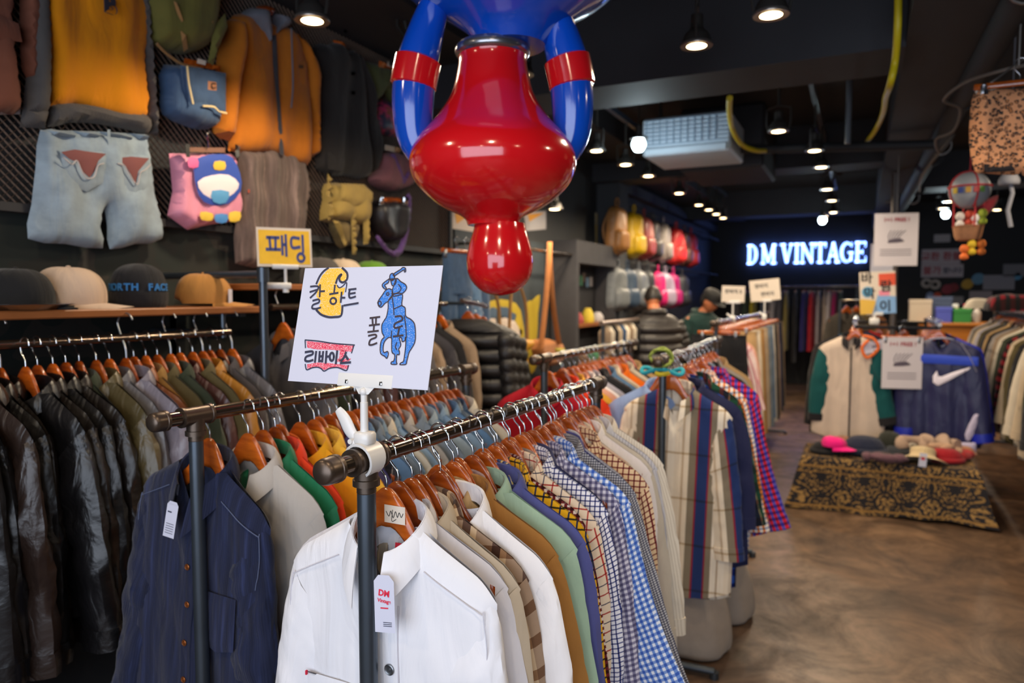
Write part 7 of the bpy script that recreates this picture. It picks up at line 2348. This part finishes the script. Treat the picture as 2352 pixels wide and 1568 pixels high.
for j in range(GY + 1):
    for i in range(GX + 1):
        V.append((cx_ - hx + 2 * hx * i / GX, cy_ - hy_ + 2 * hy_ * j / GY, TZ + 0.001))
        U.append((2 * hx * i / GX, -2 * hy_ * j / GY - 0.02))
for j in range(GY):
    for i in range(GX):
        a = n0 + j * (GX + 1) + i
        F.append((a, a + 1, a + GX + 2, a + GX + 1))
obj('throw', (V, F, U), throw_mat(), tb, oo)
obj('table_top', box(TX0 + 0.02, TX1 - 0.02, TY0 + 0.02, TY1 - 0.02, TZ - 0.03, TZ - 0.003), BROWNB, tb, oo, smooth=False)
for x_ in (TX0 + 0.06, TX1 - 0.06):
    for y_ in (TY0 + 0.06, TY1 - 0.06):
        obj('leg', box(x_ - 0.02, x_ + 0.02, y_ - 0.02, y_ + 0.02, 0, TZ - 0.03), BROWNB, tb, oo, smooth=False)


def soft_hat(px, py, kind, c_, label, r=0.11, h=0.10, rot=0, y=None, z=None, second=None):
    z = TZ + 0.002 if z is None else z
    p = at(px, py, y=y) if y else at(px, py, z=z)
    m_ = fab('hat_' + c_, c_, kind='knit' if kind != 'cap' else 'plain', var=0.2)
    loc = (p[0], p[1], z)
    rr = random.Random(px)
    if kind == 'beanie':
        o = obj('knit_hat', xf(lathe(prof([(0, 0), (r * 0.9, 0.0), (r * 1.02, h * 0.25), (r * 0.98, h * 0.55), (r * 0.7, h * 0.9), (r * 0.3, h * 1.02), (0, h * 1.03)]), 28, 1.0, 0.8), Matrix.Identity(4)), m_, None, loc=loc, rot=(0, 0, rot))
        o.data.transform(Matrix.Identity(4))
        obj('cuff', tube([(r * 1.02 * math.cos(a), r * 0.82 * math.sin(a), h * 0.22) for a in np.linspace(0, 2 * pi, 29)], h * 0.2, 8), m_, o)
    elif kind == 'bucket':
        o = obj('bucket_hat', lathe(prof([(0, h), (r * 0.55, h * 0.98), (r * 0.66, h * 0.8), (r * 0.7, h * 0.4), (r * 1.25, h * 0.08), (r * 1.27, h * 0.03), (r * 0.7, h * 0.3), (0, h * 0.3)], 4), 32), m_, None, loc=loc, rot=(R(-24), R(4), rot))
    elif kind == 'scarf':
        pts = [(rr.uniform(-r, r) * 0.5 + (k / 9 - 0.5) * 2.4 * r, rr.uniform(-0.5, 0.5) * r, 0.03 + h * 0.5 * abs(math.sin(k * 1.1))) for k in range(10)]
        o = obj('scarf', tube(smooth_path(pts, 5), [0.034 + 0.012 * math.sin(k * 0.6) for k in range(46)], 12, flat=(1.15, 0.75)), m_, None, loc=loc, rot=(0, 0, rot))
    else:
        o = cap(loc, rot, m_, label, r=r * 0.85, h=h)
    g_ = 'hats on the patterned table'
    tag(o, label, 'scarf' if kind == 'scarf' else 'hat', g_)
    return o


soft_hat(1895, 1040, 'beanie', '1b1a1e', 'black knit hat at the pink cap end of the table', 0.10, 0.09)
soft_hat(1915, 1035, 'cap', 'e0157c', 'hot pink cap on the patterned table', 0.10, 0.07, R(-30), z=TZ + 0.06, y=6.12)
soft_hat(1935, 1018, 'cap', '8a5f45', 'brown cap behind the hot pink cap', 0.11, 0.10, R(100), y=6.35, z=TZ)
soft_hat(1985, 1030, 'beanie', '20263c', 'large navy knit hat in the middle of the table', 0.15, 0.14, y=6.25)
soft_hat(2045, 1022, 'cap', '24261f', 'dark olive cap leaning at the back of the table', 0.11, 0.12, R(-60), y=6.38, z=TZ + 0.04)
soft_hat(2062, 1040, 'beanie', '33363c', 'grey black knit hat beside the dark olive cap', 0.11, 0.08, y=6.3)
soft_hat(2030, 1062, 'scarf', '6a4a55', 'thin mauve scarf along the front edge of the table', 0.10, 0.03)
soft_hat(2020, 1052, 'beanie', '3a2c30', 'dark brown flat hat at the front of the table', 0.10, 0.05)
soft_hat(2095, 1040, 'scarf', 'cdbfae', 'cream scarf heaped on the patterned table', 0.13, 0.12)
soft_hat(2130, 1020, 'scarf', 'b59a86', 'beige scarf at the back of the hat pile', 0.13, 0.14, R(20), y=6.35, z=TZ + 0.04)
soft_hat(2160, 1030, 'scarf', 'b8957a', 'dusty tan scarf at the end of the hat pile', 0.10, 0.10, R(-30), y=6.3, z=TZ + 0.02)
bh = soft_hat(2118, 1062, 'bucket', 'd2bc94', 'cream bucket hat with a white tag on the table edge', 0.13, 0.11)
obj('price_tag', xf(box(-0.025, 0.025, -0.10, 0.0, -0.001, 0.0), T(-0.01, -0.175, 0.03) @ RX(R(24)) @ back_frame(0)), PAPER, bh, smooth=False)
obj('tag_print', xf(flatpoly([(-0.012, -0.05), (0.012, -0.05), (0.012, -0.025), (-0.012, -0.025)], 0.0005), T(-0.01, -0.175, 0.03) @ RX(R(24)) @ back_frame(0)), REDINK, bh, smooth=False)
soft_hat(2172, 1060, 'beanie', '9a1420', 'dark red knit hat beside the cream bucket hat', 0.11, 0.10)
soft_hat(2202, 1058, 'scarf', 'b53030', 'red and cream scarf at the far corner of the table', 0.08, 0.06, R(40))
soft_hat(2212, 1045, 'beanie', 'b07a5c', 'pale rust knit hat at the corner of the table', 0.08, 0.07)

# ------------------------------------------------------------------ notices, post and pieces at the back right
pp = at(2052, 700, y=7.9)
ps = obj('metal_post', join(tube([(pp[0], 7.9, 0), (pp[0], 7.9, 2.62)], 0.028, 14), tube([(pp[0] - 0.10, 7.9, 2.55), (pp[0] + 0.02, 7.9, 2.55)], 0.012, 8), tube([(pp[0] - 0.02, 7.88, 2.4), (pp[0] - 0.02, 7.88, CZ)], 0.03, 12)), mat('brushed_grey_post', '5e5856', 0.4, 0.5))
tag(ps, 'grey metal post with notices, standing behind the sports rack', 'post')
nt2 = notice(2058, 550, 6.9, 0.34, 0.44, 'large glossy offer poster hanging from the ceiling above the sports rack', name='hanging_poster', lines=[('1+1 FREE !', 0.045, 0.0, 0.165, REDP)], mm=SLEEVE)
obj('hanging_wire', tube([(0, 0, 0.22), (0, 0, CZ - nt2.location[2])], 0.003, 6), RIMM, nt2)
notice(2025, 610, 7.85, 0.20, 0.42, 'narrow white notice behind the glossy hanging poster', lines=[('가격표', 0.05, 0.0, 0.12, INK)], art=False)
c0 = at(2016, 672, y=7.3)
M = T(*c0) @ RX(R(-3), 'Y') @ RX(R(14), 'Z') @ back_frame(0)
bw = obj('sign_card', xf(box(-0.15, 0.15, -0.19, 0.19, -0.004, 0), M), CREAMP, None, c0, smooth=False)
tag(bw, 'collage sign with four big Korean letters over the sports rack', 'sign', 'paper signs on rail clips')
for q, c_ in (([(-0.15, -0.19), (0.0, -0.19), (-0.02, -0.07), (-0.15, -0.05)], 'd9b04a'), ([(-0.05, -0.19), (0.15, -0.19), (0.15, -0.04), (0.0, -0.02)], '7fa9d8'), ([(0.01, 0.06), (0.15, 0.06), (0.15, 0.17), (0.01, 0.17)], 'd8553a'), (ell(-0.085, 0.01, 0.05, 0.05, 14)[:-1], '5aa0c8'), ([(0.01, -0.03), (0.10, -0.03), (0.10, 0.02), (0.01, 0.02)], 'e08aa0')):
    obj('colour_patch', xf(flatpoly(q, 0.0007), M), mat('patch_' + c_, c_, 0.7), bw, c0, smooth=False)
for t_, xo, yo in (('바', -0.09, 0.13), ('람', 0.07, 0.05), ('막', -0.07, -0.01), ('이', 0.06, -0.13)):
    text('lettering', t_, 0.11, INKB, bw, M @ T(xo, yo, 0.0014), 0.0003, bold=0.003)
bc = empty('sign_clip', (c0[0] - 0.02, c0[1], sz + 0.03), 'white plastic stand under the collage sign on the sports rack', 'sign holder', 'white sign clips on rails')
zz = c0[2] - 0.19 - bc.location[2]
obj('stem', tube([(0, 0, 0), (0, 0, zz)], 0.012, 8), WHITEP, bc)
obj('jaw', box(-0.07, 0.07, -0.008, 0.008, zz - 0.015, zz + 0.015, 0.003), WHITEP, bc)
obj('clamp', box(-0.04, 0.04, -0.02, 0.02, -0.03, 0.03, 0.005), WHITEP, bc)
# counter along the back right, with packages
ct = empty('counter', (1.35, 11.2, 0), 'orange wooden shop counter behind the sports rack', 'counter')
oo = (1.35, 11.2, 0)
WCO = mat('orange_wood_counter', 'b06a1c', 0.5, var=0.2, vscale=3)
obj('front_panel', box(0.75, 2.6, 11.0, 11.06, 0, 1.25), WCO, ct, oo, smooth=False)
obj('counter_top', box(0.72, 2.63, 10.96, 11.7, 1.25, 1.29, 0.006), WCO, ct, oo, smooth=False)
obj('end_panel', join(box(0.75, 0.80, 11.06, 11.68, 0, 1.25), box(2.55, 2.6, 11.06, 11.68, 0, 1.25)), WCO, ct, oo, smooth=False)
rng = random.Random(9)
for i, (px, w_, h_, c_, nm, lb) in enumerate(((2118, 0.26, 0.30, 'b8a894', 'carton', 'beige carton on the orange counter'), (2148, 0.30, 0.34, '3a4660', 'carton', 'dark blue carton on the orange counter'), (2180, 0.20, 0.18, '2f7f3a', 'carton', 'small green carton on the orange counter'), (2168, 0.18, 0.20, '4a54b0', 'carton', 'small violet carton on the orange counter'))):
    p_ = at(px, 740, y=11.2)
    o = obj(nm, box(-w_ / 2, w_ / 2, -0.12, 0.12, 0, h_, 0.006), mat('carton_' + c_, c_, 0.6), None, loc=((p_[0] - 0.03, 11.22, 1.29), (p_[0] + 0.06, 11.5, 1.29), (p_[0] + 0.13, 11.12, 1.29), (p_[0] - 0.02, 11.12, 1.29))[i], smooth=False)
    tag(o, lb, 'box', 'boxes on the counter')
    obj('lid', box(-w_ / 2 - 0.004, w_ / 2 + 0.004, -0.124, 0.124, h_ - 0.05, h_ + 0.004, 0.004), mat('cartonlid_' + c_, c_, 0.55), o, smooth=False)
for i, px in enumerate((2196, 2222, 2243)):
    p_ = at(px, 740, y=11.3)
    c_ = ('cabf9e', 'c9c3c6', 'b9b0a8')[i]
    o = obj('spray_bottle', lathe(prof([(0, 0), (0.045, 0), (0.05, 0.03), (0.05, 0.13), (0.02, 0.18), (0.018, 0.21), (0, 0.21)], 3), 18), mat('bottle_' + c_, c_, 0.3), None, loc=(p_[0], 11.3, 1.29))
    tag(o, f'pale spray bottle on the orange counter, {ORD[i]} past the cartons', 'bottle', 'bottles on the counter')
    obj('trigger_head', box(-0.05, 0.02, -0.012, 0.012, 0.2, 0.245, 0.004), REDINK if i else WHITEP, o, smooth=False)
# notices and stickers on the dark back wall
c0 = at(2166, 604, y=BW - 0.012)
o = obj('wall_notice', xf(join(box(-0.32, 0.25, -0.02, 0.24, -0.004, 0), box(-0.32, 0.30, -0.24, -0.022, -0.004, 0)), T(*c0) @ back_frame(0)), mat('notice_grey', 'b9b0b8', 0.7), None, c0, smooth=False)
tag(o, 'white notice with dark red Korean writing on the back wall', 'notice', 'paper notices at the back of the shop')
for t_, sz_, xo, yo, mm in (('교환 환불', 0.15, -0.03, 0.11, REDP), ('불가', 0.15, -0.16, -0.13, REDP), ('합니다', 0.10, 0.14, -0.13, INK)):
    text('lettering', t_, sz_, mm, o, T(*c0) @ back_frame(0) @ T(xo, yo, 0.002), 0.001, bold=0.003)
for i, (px, py, kind, c_, s_, lb) in enumerate(((2128, 650, 'ring', 'b8b0ac', 0.07, 'round grey ring sticker on the back wall'), (2148, 653, 'ring', 'b8b0ac', 0.07, 'second round grey ring sticker beside the first'), (2176, 664, 'blob', '8a2038', 0.09, 'dark red lips sticker on the back wall'), (2190, 660, 'blob', '7a1c24', 0.08, 'maroon sticker on the back wall beside the lips'),
                                                (2136, 678, 'blob', '7d8fb8', 0.06, 'pale blue sticker low on the back wall'), (2153, 678, 'blob', 'c0452a', 0.06, 'orange red sticker low on the back wall'), (2192, 690, 'card', '8b8a90', 0.13, 'grey white lettered sticker on the back wall'), (2222, 652, 'blob', 'b8922a', 0.09, 'yellow sticker on the back wall'),
                                                (2247, 640, 'blob', '5f8fae', 0.10, 'light blue bottle shaped sticker on the back wall'), (2294, 648, 'card', '8f8d98', 0.22, 'pale house shaped notice at the side of the back wall'), (2252, 680, 'card', '9a9096', 0.16, 'white oblong sticker on the back wall'), (2336, 632, 'blob', '5f9fc8', 0.08, 'blue sticker at the edge of the back wall'),
                                                (2164, 547, 'card', 'a6a4aa', 0.12, 'small white card high on the back wall'), (2334, 620, 'card', '77767e', 0.18, 'grey paper at the edge of the back wall'), (2330, 684, 'card', 'b07a2a', 0.10, 'orange card near the edge of the back wall'))):
    c0 = at(px, py, y=BW - 0.01)
    if kind == 'ring':
        vf = join(*[bar((s_ * math.cos(a) * 0.85, s_ * math.sin(a) * 0.85), (s_ * math.cos(a + 0.34) * 0.85, s_ * math.sin(a + 0.34) * 0.85), s_ * 0.7, 0.004) for a in np.linspace(0, 2 * pi, 19)[:-1]])
    elif kind == 'blob':
        vf = puff(smooth_loop([(-s_, -0.3 * s_), (-0.4 * s_, -s_ * 0.9), (0.5 * s_, -s_ * 0.8), (s_, 0.1 * s_), (0.4 * s_, s_ * 0.9), (-0.6 * s_, s_ * 0.7)], 3), 0.004, 0.03, 0.02)
    else:
        vf = box(-s_, s_, -s_ * 0.55, s_ * 0.55, 0, 0.004, 0.001)
    o = obj('wall_sticker', xf(vf, T(*c0) @ back_frame(0)), mat('sticker_' + c_, c_, 0.6), None, c0, smooth=False)
    tag(o, lb, 'sticker', 'stickers on the back wall')

# low racks and goods seen between the racks in the distance
for i, (px, y, c_, lb) in enumerate(((1945, 9.2, '4a453f', 'grey brown jacket hanging behind the collage sign'), (1968, 9.4, '6a5a3a', 'olive patterned jacket hanging behind the collage sign'), (1992, 9.6, '8a5a3a', 'brown jacket hanging behind the collage sign'))):
    p_ = at(px, 690, y=y)
    shirt('button_shirt', fab('far_' + c_, c_, var=0.3), (p_[0], y, p_[2]), R(20), lb, 'jacket', 'jackets on the post rail', 300 + i, L=0.8, res=0.7, plk=False)
    hanger(p_[0], y, p_[2], R(20), f'hanger of the {lb.split(" jacket")[0]} jacket behind the collage sign', 'hangers on the post rail')
pr0, pr1 = at(1930, 690, y=9.0), at(2075, 690, y=10.2)
rk = empty('clothes_rack', (pr0[0], 9.0, 0), 'low dark rail of jackets behind the collage sign', 'clothes rack', 'pipe clothes racks')
obj('rail', tube([(0, 0, pr0[2]), (pr1[0] - pr0[0] - 0.1, 0.9, pr1[2])], 0.014, 10), RAILM, rk)
obj('post', tube([(0, 0, pr0[2]), (0, 0, 0)], 0.014, 10), STEEL, rk)
obj('post', tube([(pr1[0] - pr0[0] - 0.1, 0.9, pr1[2]), (pr1[0] - pr0[0] - 0.1, 0.9, 0)], 0.014, 10), STEEL, rk)

# ------------------------------------------------------------------ rack of coats along the edge of the aisle (right side of the shop)
RX_ = 1.30
pipe_rack(RX_, 5.3, RX_ + 0.05, 9.6, 1.50, 'pipe rack of coats and jumpers along the other side of the aisle', 0.15, 0.15)
rng = random.Random(61)
rowsR = [('black_cloth', 'black coat'), ('wax_green', 'dark green coat'), ('khaki', 'khaki coat'), ('stone', 'pale stone jacket'), ('black_cloth', 'black wool coat'), ('wax_olive', 'olive coat'), ('khaki', 'beige trench coat'), ('tartan_black_red', 'red and black patterned jacket'), ('wax_green', 'bottle green jacket'), ('stone', 'light beige coat'), ('taupe', 'taupe coat'),
         ('warm_grey', 'grey coat'), ('black_cloth', 'black blazer jacket'), ('tan', 'tan coat'), ('charcoal', 'charcoal coat'), ('wax_olive', 'moss green coat'), ('lilac_grey', 'lilac grey coat'), ('khaki', 'sand coat'), ('black_cloth', 'black short coat'), ('warm_grey', 'pale grey coat')]
for i, (mk, desc) in enumerate(rowsR):
    y = 5.6 + 0.19 * i
    yaw = R(rng.uniform(-6, 6))
    shirt('winter_coat', F_(mk), (RX_ + 0.05 * i / 20, y, 1.50), yaw, f'{desc}, {ORD[i]} on the coat rack across the aisle', 'coat', 'coats on the rack across the aisle', 400 + i, L=rng.uniform(0.78, 0.95), sw=0.25, hw=0.29, tn=0.045, thick=0.06, slv=0.64, hw0=0.105, hw1=0.075, res=0.9, d=0.05)
    hanger(RX_ + 0.05 * i / 20, y, 1.50, yaw, f'hanger of the {desc}, {ORD[i]} on the coat rack across the aisle', 'hangers on the rack across the aisle')
pk_ = obj('folded_jumper', puff(smooth_loop([(-0.28, -0.16), (0.28, -0.16), (0.3, 0), (0.28, 0.16), (-0.28, 0.16), (-0.3, 0)], 3), 0.10, 0.03, 0.09, 0.006, (20, 8), 3), F_('stone'), None, loc=(at(2300, 725, y=8.8)[0], 8.8, 1.515))
tag(pk_, 'beige folded jumper laid over the top of the coat rack', 'jumper', 'jumpers on the coat rack')
pk_ = obj('folded_jumper', puff(smooth_loop([(-0.2, -0.16), (0.2, -0.16), (0.22, 0), (0.2, 0.16), (-0.2, 0.16), (-0.22, 0)], 3), 0.14, 0.03, 0.09, 0.006, (20, 8), 5), F_('tartan_black_red'), None, loc=(at(2335, 700, y=7.6)[0], 7.6, 1.515))
tag(pk_, 'maroon folded jumper on top of the coat rack near the frame edge', 'jumper', 'jumpers on the coat rack')

# ------------------------------------------------------------------ leopard print shorts, line and balloon ornament
LEO, nt_, b_ = newmat('leopard_print')
uv_ = nd(nt_, 'ShaderNodeTexCoord').outputs['UV']
vo = nd(nt_, 'ShaderNodeTexVoronoi', feature='F1')
vo.inputs['Scale'].default_value = 62
nt_.links.new(uv_, vo.inputs['Vector'])
nz = noi(nt_, uv_, 120, 2)
dd_ = mth(nt_, 'ADD', vo.outputs['Distance'], mth(nt_, 'MULTIPLY', mth(nt_, 'SUBTRACT', nz, 0.5), 0.9))
nt_.links.new(ramp(nt_, dd_, [(0.0, 'b5733f'), (0.2, '201a1c'), (0.46, 'c98d62')], 'CONSTANT'), b_.inputs['Base Color'])
b_.inputs['Roughness'].default_value = 0.8
LY = 3.62
LM = T(0, LY, 0) @ back_frame(0)
LM = LM


def ypx(pts, y):
    return [(at(a, b, y=y)[0], at(a, b, y=y)[2]) for a, b in pts]


def ccw(q):
    ar = sum(q[i - 1][0] * q[i][1] - q[i][0] * q[i - 1][1] for i in range(len(q)))
    return q if ar > 0 else q[::-1]


c0 = at(2300, 195, y=LY)
r = empty('leopard_shorts', c0, 'leopard print shorts with a black side stripe, clipped below the black pipe', 'shorts')
oo = tuple(c0)
obj('body', xf(puff(smooth_loop(ccw(ypx([(2238, 212), (2272, 205), (2430, 212), (2450, 300), (2452, 400), (2360, 408), (2346, 396), (2330, 402), (2262, 398), (2238, 392), (2226, 330), (2228, 260)], LY)), 2), 0.05, 0.014, 0.06, 0.008, (34, 6), 6), T(0, LY, 0) @ back_frame(0)), LEO, r, oo)
obj('side_stripe', xf(puff(ccw(ypx([(2256, 212), (2266, 212), (2266, 398), (2256, 396)], LY)), 0.006, 0.02, 0.01, base=0.048), T(0, LY, 0) @ back_frame(0)), BLKF, r, oo)
obj('hem_stripe', xf(puff(ccw(ypx([(2258, 388), (2320, 384), (2328, 396), (2262, 400)], LY)), 0.006, 0.02, 0.01, base=0.046), T(0, LY, 0) @ back_frame(0)), BLKF, r, oo)
obj('lining', xf(puff(ccw(ypx([(2238, 210), (2290, 196), (2300, 204), (2240, 218)], LY)), 0.006, 0.02, 0.01, base=0.02), T(0, LY, 0) @ back_frame(0)), F_('stone'), r, oo)
hg = clip_hanger(at(2340, 178, y=LY)[0], LY - 0.03, at(2340, 178, y=LY)[2] + 0.05, 0, 'clip hanger holding the leopard print shorts below the black pipe', 'hangers by the pipe')
ln = obj('hanging_line', join(tube(smooth_path([at(2250, 205, y=LY - 0.02), at(2290, 180, y=LY - 0.03), at(2330, 150, y=LY), at(2420, 90, y=LY)], 5), 0.004, 6), tube([at(2340, 150, y=LY - 0.03), at(2340, 150, y=LY - 0.03)[:2] + (CZ,)], 0.004, 6)), RIMM)
tag(ln, 'thin metal hanging line above the leopard print shorts', 'line')
BY = 5.4
c0 = at(2227, 437, y=BY)
rb = (at(2277, 437, y=BY)[0] - at(2178, 437, y=BY)[0]) / 2
bo = empty('balloon_ornament', c0, 'grey balloon ornament with red cords and a basket of small dolls', 'ornament')
obj('balloon', lathe(prof([(0, -rb), (rb * 0.5, -rb * 0.88), (rb * 0.87, -rb * 0.5), (rb, 0), (rb * 0.87, rb * 0.5), (rb * 0.5, rb * 0.87), (0, rb)], 4), 32), mat('balloon_grey', '9a9ea4', 0.45), bo)
RC_ = mat('red_cord', 'b52830', 0.7)
obj('cord_net', join(*[tube([(rb * 1.02 * math.sin(t) * math.cos(a), rb * 1.02 * math.sin(t) * math.sin(a), rb * 1.02 * math.cos(t)) for t in np.linspace(0, pi * 0.85, 16)], 0.006, 6) for a in (0.4, 1.9, 3.5, 5.0)], tube([(rb * 1.02 * math.cos(a), rb * 1.02 * math.sin(a), 0.02) for a in np.linspace(0, 2 * pi, 24)], 0.006, 6), tube([(0, 0, rb), (0, 0, CZ - c0[2])], 0.004, 6)), RC_, bo)
bz = at(2222, 540, y=BY)[2] - c0[2]
bs = obj('basket', lathe(prof([(0, bz - 0.03), (0.065, bz - 0.03), (0.085, bz + 0.05), (0.09, bz + 0.055), (0.08, bz + 0.055), (0.06, bz - 0.02), (0, bz - 0.02)], 3), 20), mat('wicker_brown', '9a6a48', 0.8, var=0.3, vscale=60), bo)
obj('basket_cords', join(*[tube([(0.085 * math.cos(a), 0.085 * math.sin(a), bz + 0.05), (rb * 0.75 * math.cos(a), rb * 0.75 * math.sin(a), -rb * 0.7)], 0.005, 6) for a in (0.3, 1.8, 3.4, 5.0)]), RC_, bo)
obj('red_drape', xf(puff(smooth_loop([(-0.02, bz + 0.1), (0.06, bz + 0.08), (0.14, -rb * 0.9), (0.16, -rb * 0.3), (0.10, -rb * 0.5), (0.03, -rb)], 2), 0.03, 0.02, 0.03), T(0, 0.05, 0) @ back_frame(0)), fab('red_net', '7d2630'), bo)
for i, (dx, dz, c_) in enumerate(((-0.05, 0.075, 'd8cfc8'), (0.0, 0.085, 'c94a34'), (0.07, 0.09, 'a8b83a'), (0.03, 0.06, 'e6e2e0'), (0.02, -0.10, 'd8b52a'), (-0.02, -0.13, 'd86a2a'), (0.07, -0.10, 'd0702a'))):
    d_ = obj('doll', xf(join(lathe(prof([(0, 0), (0.022, 0.01), (0.024, 0.03), (0.012, 0.045), (0.022, 0.055), (0.026, 0.075), (0.015, 0.095), (0, 0.098)], 3), 14)), T(dx, -0.04, bz + dz - 0.03)), mat('doll_' + c_, c_, 0.8), bo)
# yellow and blue bunting on the balloon
for i, (a, c_) in enumerate(((3.9, 'd0b030'), (4.2, '3a4a90'), (4.55, 'c99a3a'), (4.9, 'b04a4a'), (5.2, '7aa84a'))):
    obj('bunting', xf(box(-0.014, 0.014, -0.002, 0.002, -0.035, 0.0), T(rb * 1.02 * math.cos(a), rb * 1.02 * math.sin(a), 0.01) @ RX(a + pi / 2, 'Z')), mat('bunting_' + c_, c_, 0.7), bo, smooth=False)
c0 = at(2318, 405, y=5.2)
o = obj('paper_lantern', join(lathe(prof([(0.0, 0.03), (0.03, 0.02), (0.055, -0.02), (0.05, -0.05), (0.02, -0.035), (0, -0.03)], 3), 16), tube([(0, 0, 0), (0.02, 0, -0.10), (0, 0, -0.2), (0.02, 0, -0.3)], 0.012, 8), tube([(0, 0, 0.03), (0, 0, CZ - c0[2])], 0.003, 6)), mat('lantern_grey', '8e8f98', 0.7), None, loc=c0)
tag(o, 'small grey ribbon ornament hanging beyond the leopard shorts', 'ornament')
